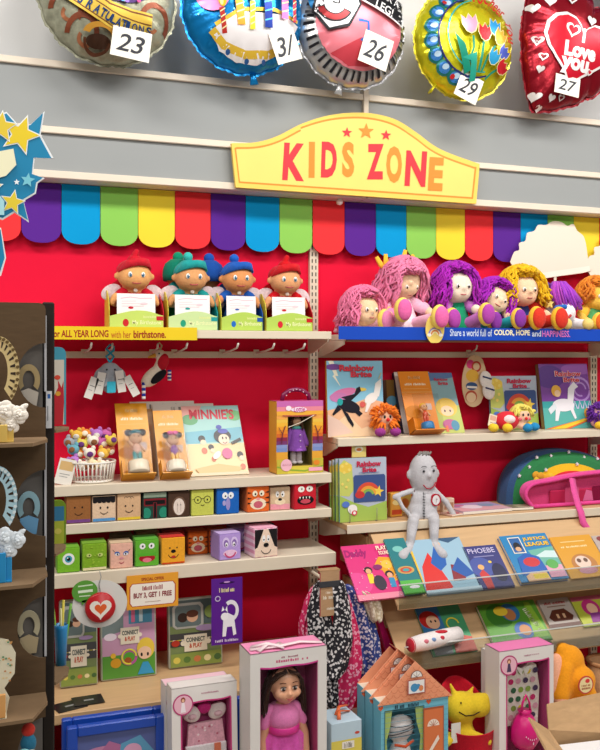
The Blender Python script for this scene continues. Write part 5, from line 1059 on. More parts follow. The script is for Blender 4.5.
def bk_rb2(A):
    A.rect(0, 0, 1, 1, '#b4bccc'); A.poly([(0, 0), (1, 0), (1, .3), (.6, .22), (.3, .3), (0, .42)], '#a4c05a'); A.poly([(0, .42), (0, .9), (.1, .98), (.26, .9), (.3, .5), (.2, .4)], '#c4cc6a'); A.ell(.13, .85, .14, .1, '#e8c850')
    for u, v in ((.06, .88), (.15, .92), (.2, .82), (.1, .78), (.06, .6), (.14, .55), (.18, .66)): A.ell(u, v, .03, .03, '#f0d870', n=8)
    A.poly([(.3, .3), (.95, .3), (.97, .34), (.97, .7), (.94, .73), (.32, .73), (.29, .7), (.29, .34)], '#3f5488'); A.arc(.6, .4, .26, .07, '#d8503a', .2, PI-.1); A.arc(.6, .4, .19, .06, '#e8a040', .2, PI-.1); A.arc(.6, .4, .13, .05, '#88b050', .2, PI-.1); A.star(.82, .46, .12, '#f0cc50', .2); A.ell(.42, .42, .1, .07, '#c83a3a')
    A.ell(.26, .2, .1, .09, '#f0ece8'); A.ell(.3, .14, .06, .05, '#d84a5a'); A.ell(.3, .14, .03, .03, '#f0ece8'); A.ell(.12, .28, .08, .06, '#5a7ac8')
    A.text('Rainbow', .36, .86, .88, .95, '#c02a4a', .045); A.text('Brite', .48, .77, .78, .85, '#c02a4a', .045); A.line([(.4, .765), (.84, .765)], .012, '#5a6a9a')
book('picture_book', 'grey and lime rainbow-star book standing behind the clown-like toy', 'book', 492, 539, 376, Z, .10, .08, '#7aa0b8', bk_rb2, th=.012, group='picture books on the unicorn book shelf')
def bk_purp(A):
    A.rect(0, 0, 1, 1, '#7a3f98'); A.ell(.2, .8, .3, .2, '#5a2f88'); A.ell(.8, .92, .35, .1, '#9a5ab0'); A.arc(.8, .6, .22, .04, '#b48ad0', 0, 6.2); A.arc(.8, .6, .13, .03, '#b48ad0', 0, 5); A.rect(0, .3, 1, .42, '#3aa0a0'); A.rect(0, 0, 1, .32, '#5ab0a8')
    for k in range(4): A.line([(.62+.1*k, .3), (.66+.1*k, .42), (.7+.1*k, .3)], .02, '#dcc8ec')
    wh = '#ece8ee'; A.ell(.42, .36, .22, .11, wh); A.poly([(.5, .38), (.55, .62), (.68, .72), (.76, .64), (.68, .6), (.62, .38)], wh); A.line([(.66, .72), (.7, .84)], .015, wh); A.poly([(.26, .36), (.22, .12), (.28, .12), (.36, .32)], wh); A.poly([(.52, .34), (.62, .14), (.66, .16), (.6, .34)], wh); A.poly([(.24, .4), (.1, .3), (.14, .22), (.28, .32)], '#dce4ea'); A.ell(.3, .58, .1, .1, '#e8b040'); A.ell(.32, .54, .06, .06, '#f0c8a0')
    A.poly([(0, 0), (.9, .16), (1, .14), (.5, 0)], '#e8703a'); A.poly([(.1, 0), (.8, .14), (.9, .13), (.4, 0)], '#ecc83a'); A.ell(.9, .22, .08, .1, '#d89a3a')
    A.text('Rainbow', .3, .8, .85, .89, '#f0d0d8', .06); A.text('Rainbow', .31, .805, .84, .885, '#c8242e', .03); A.text('Brite', .46, .71, .8, .79, '#f0d0d8', .06); A.text('Brite', .47, .715, .79, .785, '#c8242e', .03)
book('picture_book', 'purple book with a white unicorn near the right end of the shelf', 'book', 545, 594, 364, Z, .13, .085, '#8a6a4a', bk_purp, th=.022, group='picture books on the unicorn book shelf')
def clown():
    p = .17; t = thing('clown_toy', 'small yellow-haired clown-like toy lying in a red ruffle suit', 'soft toy', (PX(508, p), -p, Z+.001)); sk = mat('#f0c0a0', 'fabric'); hc = Vector((.055, -.005, .055))
    m = MB(); m.ell(hc, (.034, .03, .032), sk); m.ell((.0, .0, .036), (.05, .032, .032), sk); m.limb((.03, 0, .03), (.05, -.02, .02), .014, .014, sk); blob(m, 'body', t, .004)
    R_ = .03
    for sx in (-1, 1): m = MB(); m.ell(hc + Vector((sx*.011, -.028, .008)), (.004, .003, .005), mat('#1a1a22', 'gloss')); m.build('eye', t)
    m = MB(); m.ell(hc + Vector((0, -.032, -.006)), .006, mat('#e03a3a', 'fabric')); m.build('nose', t)
    for sx in (-1, 1): m = MB(); m.ell(hc + Vector((sx*.02, -.024, -.008)), (.006, .004, .006), mat('#e8707a', 'fabric')); m.build('cheek', t)
    m = MB(); yarn(m, hc, .034, 120, .0, mat('#f0d868', 'yarn'), random.Random(4), th=.004, top=.6, side=1.5, vol=.3); m.build('hair', t)
    m = MB(); m.ell((-.005, .0, .04), (.052, .036, .036), mat('#d8303c', 'fabric')); m.build('suit', t)
    m = MB(); m.ell((-.01, -.012, .046), (.03, .03, .02), mat('#f2d8d8', 'fabric')); m.build('white_ruffle', t)
    for i, (x, y, z, c) in enumerate(((-.075, -.02, .018, '#f0cc38'), (-.025, -.035, .017, '#f0cc38'), (.062, -.035, .015, '#2a8ac0'), (.095, -.03, .017, '#2a8ac0'))):
        m = MB(); m.ell((x, y, z), (.019, .019, .016), mat(c, 'fabric')); m.limb((x*.8, y+.02, z+.008), (x, y, z), .012, .013, mat('#5a58b8' if i < 2 else '#f0cc38', 'fabric')); m.build('foot' if i < 2 else 'hand', t)
    for sx in (1,): m = MB(); m.limb(hc + Vector((.025, .0, .015)), hc + Vector((.055, -.002, .02)), .011, .006, mat('#f0d868', 'fabric')); m.build('pigtail', t)
    m = MB(); m.box((-.016, 0, 0), (.016, .002, .045), mat('#e8dcc4')); A = Art(m, .032, .045, 0, -.016, 0); A.rect(.1, .5, .9, .9, '#d8a890'); A.line([(.2, .3), (.8, .3)], .05, '#8a5a4a'); m.build('paper_tag', t, loc=(-.078, -.012, .022), rot=(-.15, .3, 0))
clown()
shaggy(600, .165, 'violet shaggy toy with yellow feet at the right edge', '#6a2a9a', '#e8a8b8', '#f0c030', .95)
# ================================================================== right section, grey man shelf
Z = Z_R3+.0008
book('picture_book', 'lime and blue rainbow-star book in front of its stack, left of the grey man', 'book', 340, 387, 458, Z, .235, .228, '#7ab0c0', bk_rb2, th=.010, group='picture books on the wood-topped shelf', h=None)
bk_side = lambda c: (lambda A: A.rect(0, 0, 1, 1, c))
book('picture_book', 'green-edged book second in the stack, left of the grey man', 'book', 336, 384, 458, Z, .215, .21, '#5a8a7a', bk_rb2, th=.010, group='picture books on the wood-topped shelf')
book('picture_book', 'yellow-edged book third in the stack, left of the grey man', 'book', 333, 381, 459, Z, .195, .19, '#c8b04a', bk_rb2, th=.010, group='picture books on the wood-topped shelf')
book('picture_book', 'slate-edged book rearmost in the stack, left of the grey man', 'book', 330, 378, 460, Z, .175, .17, '#5a6a7a', bk_rb2, th=.010, group='picture books on the wood-topped shelf')
m = MB(); 
for x in (-.05, .05): m.tube([(x, -.004, .0), (x, -.004, .045)], .0014, mat('#8a8078', 'metal'), 5); m.tube([(x, -.004, .001), (x, .05, .001)], .0014, mat('#8a8078', 'metal'), 5)
m.tube([(-.05, .05, .001), (.05, .05, .001)], .0014, mat('#8a8078', 'metal'), 5)
tag(m.build('wire_stand', loc=(PX(363, .242), -.243, Z)), 'thin wire book stand holding the front rainbow-star book', 'stand')
def grey_man():
    p = .235; x0 = PX(426, p); o = Vector((x0, -p, Z)); t = thing('fabric_man', 'grey fabric man seated on the shelf edge with his legs dangling', 'soft toy', o); G = mat('#c0bec2', 'fabric')
    def q(px, py, pp): return at(px, py, pp) - o
    m = MB(); hc = q(423, 474, .215); k = mpp(423, .215)
    m.ell(hc, (15.0*k, 13*k, 21*k), G); m.ell(hc + Vector((0, -.002, -.030)), (12.5*k, 11.5*k, 11*k), G); m.ell(hc + Vector((0, -12.8*k, -.0)), (2.4*k, 2.6*k, 3*k), G)
    for sx in (-1, 1): m.ell(hc + Vector((sx*15.5*k, 0, 0)), (3*k, 2*k, 5*k), G)
    m.limb(hc + Vector((0, 0, -.03)), q(424, 497, .225), .02, .024, G)
    m.ell(q(424, 503, .228), (15*k, 11*k, 14*k), G); m.ell(q(422, 512, .232), (16*k, 12*k, 13.5*k), G)
    for pts, r in (([(411, 491, .225), (402, 494, .235), (397, 496, .25)], .010), ([(397, 496, .25), (403, 508, .262), (408, 513, .262)], .008), ([(434, 490, .225), (446, 502, .24), (453, 514, .248)], .011)):
        P = [q(*a) for a in pts]; m.tube(P, r, G, 10)
        for e in P: m.ell(e, r*1.05, G)
    m.ell(q(396, 497, .25), (.016, .008, .012), G)
    m.ell(q(455, 517, .248), (.009, .008, .014), G)
    for side, pts in ((0, [(414, 518, .24), (413, 522, .292), (411, 536, .31), (410, 545, .312)]), (1, [(434, 517, .24), (434, 521, .292), (434, 534, .31), (434, 543, .312)])):
        P = [q(*a) for a in pts]; m.tube(P, [.019, .02, .016, .015], G, 12)
        for e, r in zip(P, (.019, .02, .016, .014)): m.ell(e, r, G)
    for a, b in (((410, 547, .315), (402, 557, .355)), ((433, 545, .315), (442, 555, .355))): m.limb(q(*a), q(*b), .017, .020, G)
    blob(m, 'body', t, .0045, 4)
    for sx in (-1, 1):
        m = MB(); m.ell(hc + Vector((sx*5.5*k, -12.2*k, 4.5*k)), (1.3*k, .9*k, 1.3*k), mat('#2a2a30', 'gloss')); m.build('eye', t)
        m = MB(); P = [hc + Vector((sx*(5.5 + 3*math.cos(a))*k, -12.6*k, (8 + 1.5*math.sin(a))*k)) for a in (.3, 1.2, 2.1, 2.8)]; m.tube(P, .0012, mat('#3a3a40', 'fabric'), 5); m.build('brow', t)
    m = MB(); m.tube([hc + Vector((x*k, -y*k, z*k)) for x, y, z in ((-6, 12.2, -9), (-3, 13.2, -12.5), (1, 13.6, -13), (5, 13, -11), (8, 11.5, -7))], .0022, mat('#a83040', 'fabric'), 6); m.build('mouth', t)
    m = MB(); 
    for i in range(30):
        a = 2*PI*i/30; r = 6*k*(.3 + .7*(i % 3)/2); s0 = hc + Vector((r*math.cos(a), r*math.sin(a)*.8, 18.5*k)); m.tube([s0, s0 + Vector((.004, 0, .006)), s0*1 + Vector((.010, 0, .009 + .004*(i % 2)))], .003, mat('#85807c', 'yarn'), 5)
    m.build('hair', t)
    hh = q(436, 500, .266); m = MB(); A = Art(m, .04, .04, hh.y, hh.x-.02, hh.z-.02, 'fabric', st=.0005); A.ell(.5, .5, .5, .56, '#b02434'); A.ell(.5, .5, .36, .42, '#e4e0e0'); A.line([(.5, .3), (.5, .7)], .03, '#8a3a44'); A.line([(.5, .5), (.66, .62)], .03, '#8a3a44')
    m.ell((hh.x, hh.y+.008, hh.z), (.019, .008, .021), mat('#b02434', 'fabric')); m.build('round_patch', t)
    m = MB(); P = [q(423.5, 492, .262), q(424, 500, .268), q(424, 512, .272), q(424, 520, .272)]; m.tube(P, .0012, mat('#3a3a3e', 'fabric'), 5)
    for i in range(9):
        y = 494 + i*2.8; c_ = q(424, y, .262 + .0115*min(1, (i+1)/4)); m.tube([c_ + Vector((-.005, 0, .001)), c_ + Vector((.005, 0, -.001))], .0011, mat('#3a3a3e', 'fabric'), 5)
    m.build('stitched_seam', t)
grey_man()
def toy_packet(px, p, w, h, c, label, art):
    m = MB(); m.box((-w/2, -.012, 0), (w/2, .012, h), mat(c, 'gloss'), .003); A = Art(m, w, h, -.012, -w/2, 0, 'gloss'); art(A); tag(m.build('toy_packet', loc=(PX(px, p), -p, Z), rot=(0, 0, .1)), label, 'toy packet')
toy_packet(395, .19, .05, .085, '#e0a040', 'orange packet on the shelf behind the grey man\'s raised arm', lambda A: (A.ell(.5, .6, .35, .2, '#f0d890'), A.rect(.1, .1, .9, .3, '#c84a2a')))
toy_packet(403, .13, .06, .07, '#e8c860', 'yellow packet on the shelf deeper behind the grey man', lambda A: (A.ell(.5, .5, .3, .3, '#d87a3a'),))
toy_packet(447, .17, .05, .05, '#d8c0a8', 'small tan packet right of the grey man', lambda A: (A.rect(.1, .2, .9, .7, '#a87a5a'),))
def flat_book(px, p, w, d, th, z, rz, c, art, label, name='picture_book', cat='book'):
    t = thing(name, label, cat, (PX(px, p), -p, z), (0, 0, rz)); m = MB(); m.box((-w/2, -d/2, 0), (w/2, d/2, th), mat(c, 'gloss'), .0012)
    mx = Matrix.Translation((0, 0, th)) @ Matrix.Rotation(-PI/2, 4, 'X') ; A = Art(m, w, d, 0, -w/2, -d/2, 'gloss', mx=mx); art(A); m.build('cover', t)
    m = MB(); m.box((-w/2+.002, -d/2-.0006, .0015), (w/2-.002, -d/2, th-.0015), mat('#e8e2d6')); m.build('page_block', t)
def fl_a(A): A.rect(0, 0, 1, 1, '#a8a0c8'); A.poly([(0, 0), (1, 0), (1, .4), (0, .55)], '#e0b0b8'); A.ell(.4, .5, .2, .18, '#ece4ee'); A.ell(.75, .6, .14, .14, '#7aa0c0'); A.ell(.2, .75, .15, .1, '#c87aa8')
flat_book(476, .17, .21, .15, .012, Z, .05, '#c8b0c0', fl_a, 'lavender book lying flat right of the grey man')
flat_book(515, .205, .12, .06, .011, Z, -.1, '#3a3430', lambda A: (A.rect(0, 0, 1, 1, '#b8aa90'), A.rect(.1, .1, .5, .9, '#8a7a60')), 'slim dark case lying flat in front of the rainbow bag', 'slim_case', 'case')
flat_book(453, .225, .075, .06, .006, Z, .3, '#d8b0a0', lambda A: A.ell(.5, .5, .3, .3, '#b85a6a'), 'small pink booklet lying flat under the grey man\'s hand', 'booklet', 'booklet')
# rainbow bag
def bag():
    p = .10; x0 = PX(503, p); xc = PX(562, p); t = thing('rainbow_bag', 'rainbow-striped kids bag with pink see-through pocket and starry blue top', 'bag', (xc, -p, Z))
    Wd = xc-x0; Hh = PZ(555, 449, p)-Z; 
    bands = [(1.0, '#3a5a86'), (.86, '#2f7a48'), (.70, '#2f7a48'), (.62, '#e8b828'), (.5, '#d8303a'), (.36, '#d8303a')]
    prev = None; nu = 30
    def ring(s, y, zb_=0): return [(Wd*s*math.cos(PI*k/nu)*(1 if k < nu/2 else 1.0), y, Hh*(s**.8)*math.sin(PI*k/nu)**.75*(1 - .12*math.cos(PI*k/nu))) for k in range(nu+1)]
    seq = [(.94, .07, 0), (1.0, .03, 0), (1.0, -.02, 0), (.95, -.045, 0), (.84, -.06, 1), (.70, -.07, 1), (.62, -.075, 3), (.55, -.08, 3), (.48, -.084, 4), (.3, -.086, 4), (.02, -.086, 4)]
    for (s0, y0, b0), (s1, y1, b1) in zip(seq, seq[1:]):
        m = MB(); 
        if prev != b1: cur = MB(); prev = b1
        r0, r1 = ring(s0, y0), ring(s1, y1); cur.add(r0 + r1, [(k, k+1, nu+2+k, nu+1+k) for k in range(nu)], mat(bands[b1][1], 'fabric'), True)
        nxt = seq.index((s1, y1, b1)) + 1
        if nxt >= len(seq) or seq[nxt][2] != b1: cur.build({0: 'blue_panel', 1: 'green_panel', 3: 'yellow_panel', 4: 'red_panel'}[b1], t)
    m = MB(); r = ring(.94, .07); m.add(r, [tuple(range(len(r)))], mat('#33507a', 'fabric')); m.build('back_panel', t)
    m = MB(); rnd = random.Random(3)
    for a, s in ((.5, .97), (.75, .9), (1.05, .95), (1.3, .88), (1.6, .95), (1.95, .9), (2.2, .97), (2.45, .9), (2.7, .95), (1.5, .7), (2.3, .72)):
        x, z = Wd*s*math.cos(a), Hh*(s**.8)*math.sin(a)**.75*(1 - .12*math.cos(a)); y = -.052 if s > .85 else -.075
        m.prism([(x + .007*(1 if i % 2 == 0 else .45)*math.sin(PI*i/5), z + .007*(1 if i % 2 == 0 else .45)*math.cos(PI*i/5)) for i in range(10)], y-.004, y+.003, mat('#e8e4ea'))
    m.build('star_print', t)['kind'] = 'stuff'
    m = MB(); x = -Wd*.62
    for k in range(7): m.ell((x + .05*math.sin(k*1.9)*.7 + .012*k, -.066 - .002*k, Hh*.48 + .018*math.cos(k*2.3)), (.016, .006, .014), mat(['#d8a030', '#3a3020', '#e0b83a'][k % 3], 'fabric'))
    m.build('printed_figure', t)
    # pink pocket
    P = [(-Wd*.82, .004), (-Wd*.94, Hh*.25), (-Wd*.84, Hh*.44), (-Wd*.5, Hh*.50), (.0, Hh*.58), (Wd*.9, Hh*.62)]
    m = MB(); m.tube([(a, -.125, b_) for a, b_ in catmull(P, 5)], .007, mat('#e04a94', 'fabric'), 10); m.tube([(-Wd*.8, -.125, .008), (Wd*.9, -.125, .008)], .007, mat('#e04a94', 'fabric'), 10); m.build('pink_piping', t)
    q = catmull(P, 5); m = MB(); m.add([(a, -.123, b_) for a, b_ in q] + [(Wd*.9, -.123, .008)], [tuple(range(len(q)+1))], mat('#f2b0d0', 'clear')); m.build('clear_pocket', t); m = MB(); m.add([(a, -.1, b_*.98) for a, b_ in q] + [(Wd*.9, -.1, .008)], [tuple(range(len(q)+1))], mat('#e89ab8', 'fabric')); m.build('pocket_back', t)
    m = MB(); m.add([(a, -.12, b_) for a, b_ in q] + [(a, -.085, b_+.004) for a, b_ in q], [(i, i+1, len(q)+i+1, len(q)+i) for i in range(len(q)-1)], mat('#e2589c', 'fabric'), True); m.build('pocket_gusset', t)
    m = MB(); m.box((-Wd*.5, -.112, .008), (Wd*.7, -.101, Hh*.3), mat('#c8607a', 'gloss'), .004); A = Art(m, Wd*1.2, Hh*.3, -.112, -Wd*.5, .008, 'gloss'); A.ell(.3, .5, .1, .3, '#e8b0c0'); A.ell(.7, .5, .12, .3, '#8a3a5a'); A.poly([(.45, .1), (.6, .1), (.58, .7), (.5, .8)], '#ece0e4'); m.build('pocket_contents', t)
    # strap hanging over the edge
    pts = [(572, 478, .228), (574, 490, .25), (578, 505, .275), (581, 512, .289), (583, 522, .30), (588, 530, .305), (595, 533, .305), (602, 530, .30)]
    o = t.location; P = [at(*a) - Vector(o) for a in pts]; m = MB(); L = []
    C = [tuple(v) for v in P]; w = .013; vs = []
    for i, v in enumerate(P):
        d = (P[min(i+1, len(P)-1)] - P[max(i-1, 0)]).normalized(); sd = d.cross(Vector((0, -1, 0.15))).normalized()*w; n_ = Vector((0, -.002, 0)); vs += [v - sd + n_, v + sd + n_, v + sd - n_, v - sd - n_]
    fs = []
    for i in range(len(P)-1):
        for k in range(4): a = i*4+k; b_ = i*4+(k+1) % 4; fs.append((a, b_, b_+4, a+4))
    m.add(vs, fs, mat('#e85aa0', 'fabric'), True); m.build('strap', t)
bag()
# ================================================================== sloping racks
def on_rack(rk, px0, px1, py_t, bottom, bg, art, label, th=.007, roll=0, name='picture_book', cat='book', grp='picture books on the upper sloping rack', lift=0):
    pb_, zb_, pf_, zf_ = rk; sl = math.hypot(pf_-pb_, zb_-zf_); dy, dz = (pf_-pb_)/sl, (zb_-zf_)/sl
    # centre of the head edge on the slope plane
    best = None; pm = (px0+px1)/2
    for i in range(400):
        s = sl*i/400; pp = pf_ - dy*s + .012; zz = zf_ + dz*s + .004
        d = abs(PZ(pm, py_t, pp) - zz)
        if best is None or d < best[0]: best = (d, s)
    s1 = best[1]; hh = s1 - bottom; pp = pf_ - dy*s1; w = PX(px1, pp)-PX(px0, pp); x = (PX(px0, pp)+PX(px1, pp))/2
    n_ = Vector((0, -dz, dy)); base = Vector((x, -pf_ + dy*bottom, zf_ + dz*bottom)) + n_*(th + .0015 + lift)
    t = thing(name, label, cat, base, (-math.atan2(dy, dz), 0, 0), grp); t.rotation_euler = (Euler((-math.atan2(dy, dz), 0, 0)).to_matrix() @ Euler((0, roll, 0)).to_matrix()).to_euler()
    m = MB(); m.box((-w/2, 0, 0), (w/2, .001, hh), mat(bg, 'gloss')); m.box((-w/2, th-.001, 0), (w/2, th, hh), mat(bg, 'gloss')); A = Art(m, w, hh, 0, -w/2, 0, 'gloss'); art(A); m.build('cover', t)
    m = MB(); m.box((-w/2+.002, .001, .002), (w/2-.002, th-.001, hh-.002), mat('#e8e2d8')); m.build('page_block', t); return t
def a_pink(A):
    A.rect(0, 0, 1, 1, '#d8327a'); A.ell(.1, .3, .3, .25, '#e04a90'); A.rect(0, 0, 1, .1, '#e88aa0'); A.text('Daddy', -.1 + .12, .74, .5, .92, '#a01a6a', .05, rot=.0); A.poly([(.52, .55), (.72, .75), (.98, .72), (.98, .3), (.8, .28), (.7, .5)], '#e8a02a'); A.ell(.84, .6, .12, .1, '#f0c04a')
    for u, v, c in ((.4, .4, '#f0d03a'), (.82, .3, '#3a8ab8')): A.ell(u, v+.12, .09, .08, '#2a2028'); A.ell(u, v+.1, .06, .06, '#e8a880'); A.poly([(u-.06, v-.12), (u+.06, v-.12), (u+.07, v+.05), (u-.05, v+.05)], c)
    A.ell(.56, .28, .13, .17, '#3a3040'); A.ell(.62, .56, .1, .06, '#8a2a6a'); rnd = random.Random(1); [A.ell(rnd.random(), rnd.random()*.9, .012, .012, '#f0b8d0', n=6) for _ in range(26)]; A.text('PLAY', .72, .86, .95, .94, '#f4e8c8', .03); A.text('SOUND', .74, .77, .98, .84, '#f4e8c8', .02)
def a_teal(A): A.rect(0, 0, 1, 1, '#2a7a80'); A.ell(.5, .8, .26, .16, '#7ac0b8'); A.ell(.5, .42, .4, .2, '#c8a05a'); A.ell(.5, .42, .28, .14, '#c84a3a'); A.ell(.5, .42, .16, .08, '#4aa0a0'); A.rect(0, 0, 1, .24, '#58b048'); A.ell(.6, .12, .25, .08, '#e8e0e8')
def a_hero(A):
    A.rect(0, 0, 1, 1, '#9abcd0'); A.poly([(.5, 1), (.75, .9), (1, 1)], '#3a5a7a'); A.poly([(.0, .05), (.1, .5), (.3, .75), (.42, .4), (.5, .1), (.3, .0)], '#d83430'); A.poly([(.28, .55), (.45, .85), (.62, .8), (.55, .5), (.4, .4)], '#2c62b0'); A.poly([(.55, .2), (.62, .5), (.85, .45), (.78, .2)], '#8a3038'); A.poly([(.6, .4), (.8, .62), (.98, .3), (.8, .25)], '#2c5ca8'); A.line([(0, .2), (.02, .8)], .04, '#e8c03a')
    A.ell(.52, .88, .07, .07, '#e8b890'); A.rect(.0, .0, 1, .08, '#b8ccd8')
def a_phoebe(A): A.rect(0, 0, 1, 1, '#3a3c7a'); A.ell(.3, .5, .35, .3, '#4a58a0'); A.ell(.75, .35, .2, .28, '#26264a'); A.poly([(.2, .0), (.15, .35), (.3, .45), (.42, .3), (.4, 0)], '#c83a3a'); A.ell(.28, .5, .09, .08, '#e8b070'); A.text('PHOEBE', .1, .82, .9, .94, '#c8c0e0', .01); A.line([(.2, .74), (.8, .74)], .03, '#8a88b8'); A.ell(.6, .6, .05, .04, '#e8c84a')
def a_jl(A):
    A.rect(0, 0, 1, 1, '#2480b8'); A.poly([(.45, .65), (1, .7), (1, .2), (.55, .3)], '#6ab0a0'); A.poly([(.5, .5), (.8, .62), (1, .6), (1, .45)], '#c8e0e0'); A.text('JUSTICE', .45, .84, .96, .93, '#5a3a10', .06); A.text('JUSTICE', .45, .845, .955, .93, '#f0c03a', .035); A.text('LEAGUE', .45, .73, .96, .82, '#5a3a10', .06); A.text('LEAGUE', .45, .735, .955, .82, '#f0c03a', .035)
    A.rect(.14, .6, .4, .95, '#e8e0d0'); A.rect(.16, .62, .38, .93, '#2a60a0'); A.ell(.27, .74, .08, .1, '#1a1c28'); A.ell(.27, .69, .06, .05, '#d8a880')
    A.poly([(.1, .15), (.15, .5), (.35, .6), (.6, .5), (.66, .15)], '#1f5cb0'); A.ell(.4, .4, .17, .1, '#c83038'); A.poly([(.15, .12), (.3, .2), (.6, .2), (.62, .0), (.15, .0)], '#e8b890'); A.rect(.3, .05, .6, .15, '#e8c83a'); A.rect(.64, .05, .98, .3, '#e0a0b8'); A.ell(.8, .32, .12, .1, '#58a850')
def a_org(A): A.rect(0, 0, 1, 1, '#d89a28'); A.line([(.2, .86), (.8, .86)], .02, '#ecd090'); A.scrib(.15, .72, .8, .76, '#ecd8a0'); A.ell(.5, .32, .3, .24, '#b87a3a'); A.ell(.48, .36, .18, .15, '#e0c8b8'); A.ell(.4, .4, .05, .05, '#6a4a3a'); A.ell(.56, .4, .05, .05, '#6a4a3a'); A.ell(.5, .16, .22, .08, '#c8889a')
def a_mus(A): A.rect(0, 0, 1, 1, '#b8a8a0'); [A.ell(random.Random(i).random(), random.Random(i+50).random(), .12, .08, ['#8a3a3a', '#5a6a8a', '#e0d8c8', '#6a4a4a'][i % 4], n=10) for i in range(18)]
def a_red(A): A.rect(0, 0, 1, 1, '#4aa070'); A.rect(0, .4, .5, 1, '#3a7ab0'); A.ell(.22, .74, .22, .2, '#c02a26'); A.ell(.28, .68, .15, .15, '#eebc98'); A.ell(.24, .7, .02, .03, '#1a1a22'); A.ell(.34, .7, .02, .03, '#1a1a22'); A.poly([(.05, .0), (.1, .45), (.4, .5), (.5, .3), (.45, 0)], '#8a8a92'); A.arc(.7, .6, .15, .03, '#e8d83a', 0, 5.5); A.poly([(.5, 0), (.6, .4), (1, .3), (1, 0)], '#c85a4a')
def a_green(A): A.rect(0, 0, 1, 1, '#5a9a34'); A.ell(.3, .7, .22, .2, '#3a7a2a'); A.ell(.5, .75, .16, .15, '#2a70a8'); A.ell(.48, .7, .1, .1, '#b8784a'); A.ell(.35, .8, .12, .08, '#e8c83a'); A.ell(.6, .3, .16, .14, '#3a6ab0'); A.ell(.62, .3, .1, .09, '#c88a5a'); A.poly([(.72, .1), (.8, .95), (.9, .95), (.98, .1)], '#8ab83a'); A.scrib(.62, .45, 1.04, .58, '#e8ecd0', rot=-1.3)
def a_brn(A): A.rect(0, 0, 1, 1, '#b8aca4'); A.poly([(.1, .35), (.3, .6), (.7, .62), (.9, .35), (.8, .2), (.2, .2)], '#5a2c20'); A.rect(.36, .3, .44, .45, '#d8b08a'); A.rect(.56, .3, .64, .45, '#d8b08a'); A.scrib(.15, .8, .85, .9, '#a83a3a'); A.line([(.2, .72), (.8, .72)], .03, '#8a6a5a'); A.rect(0, 0, 1, .12, '#6a4a40')
def a_pk(A): A.rect(0, 0, 1, 1, '#b8c040'); A.rect(0, .85, 1, 1, '#c8607a'); A.ell(.4, .6, .22, .2, '#c0307a'); A.ell(.42, .56, .13, .13, '#f0c0a0'); A.poly([(.25, .1), (.3, .42), (.55, .42), (.6, .1)], '#8a3a8a'); A.ell(.8, .4, .1, .2, '#e8d860')
on_rack(RK1, 340, 385, 546, .02, '#d8327a', a_pink, 'hot pink sound magazine with yellow and blue figures', lift=.0)
on_rack(RK1, 382, 402, 541, .02, '#2a7a80', a_teal, 'narrow teal and green magazine right of the hot pink one', lift=.008)
on_rack(RK1, 405, 458, 540, .015, '#9abcd0', a_hero, 'pale blue comic with red capes under the grey man\'s feet')
on_rack(RK1, 461, 494, 547, .015, '#3a3c7a', a_phoebe, 'dark indigo book titled PHOEBE')
on_rack(RK1, 497, 543, 537, .02, '#1d5a98', a_jl, 'bright blue book titled JUSTICE LEAGUE', th=.014)
on_rack(RK1, 548, 588, 537, .02, '#d89a28', a_org, 'mustard orange pack on the upper rack', lift=.0)
on_rack(RK1, 590, 620, 536, .02, '#b8a8a0', a_mus, 'patterned grey and maroon book at the right edge of the upper rack')
g2 = 'picture books on the lower sloping rack'
on_rack(RK2, 414, 457, 608, .015, '#4aa070', a_red, 'green book with red-haired figure behind the white roll', grp=g2)
on_rack(RK2, 475, 531, 605, .015, '#4a8a2c', a_green, 'wide grass-green book with two playing figures', th=.014, grp=g2)
on_rack(RK2, 536, 566, 600, .06, '#b8aca4', a_brn, 'grey book with a dark brown boat-like shape', grp=g2)
on_rack(RK2, 568, 606, 597, .05, '#b8c040', a_pk, 'lime book with magenta-haired figure at the right of the lower rack', grp=g2)
# white roll on the lower rack
def roll():
    a = at(409, 648, .50); b_ = at(457, 637, .455); t = thing('rolled_pack', 'white rolled towel with red end lying across the lower rack', 'towel', (a+b_)/2); d = (b_-a)/2; m = MB(); C = mat('#e6dedc', 'fabric'); m.tube([-d, -d*.5, d*.5, d], [.022, .026, .027, .025], C, 22)
    m.build('roll', t, loc=(0, -.01, .012)); m = MB(); m.tube([-d*1.04, -d*.97], [.019, .0235], mat('#b82a3a', 'fabric'), 22); m.build('red_end', t, loc=(0, -.01, .012))
    m = MB(); 
    for q_, c in ((-.5, '#d87a8a'), (-.2, '#7a9ac8'), (.15, '#c83a4a')): m.ell(tuple(d*q_ + Vector((0, -.0235, .010))), (.009, .004, .007), mat(c, 'fabric'))
    m.build('printed_motif', t, loc=(0, -.01, .012)); m = MB(); m.ell(tuple(d*.2 + Vector((0, -.008, .024))), (.024, .010, .005), mat('#c02a36', 'fabric')); m.build('red_motif', t, loc=(0, -.01, .012))
roll()
# ================================================================== goods standing on the base decks
ZB = .2005
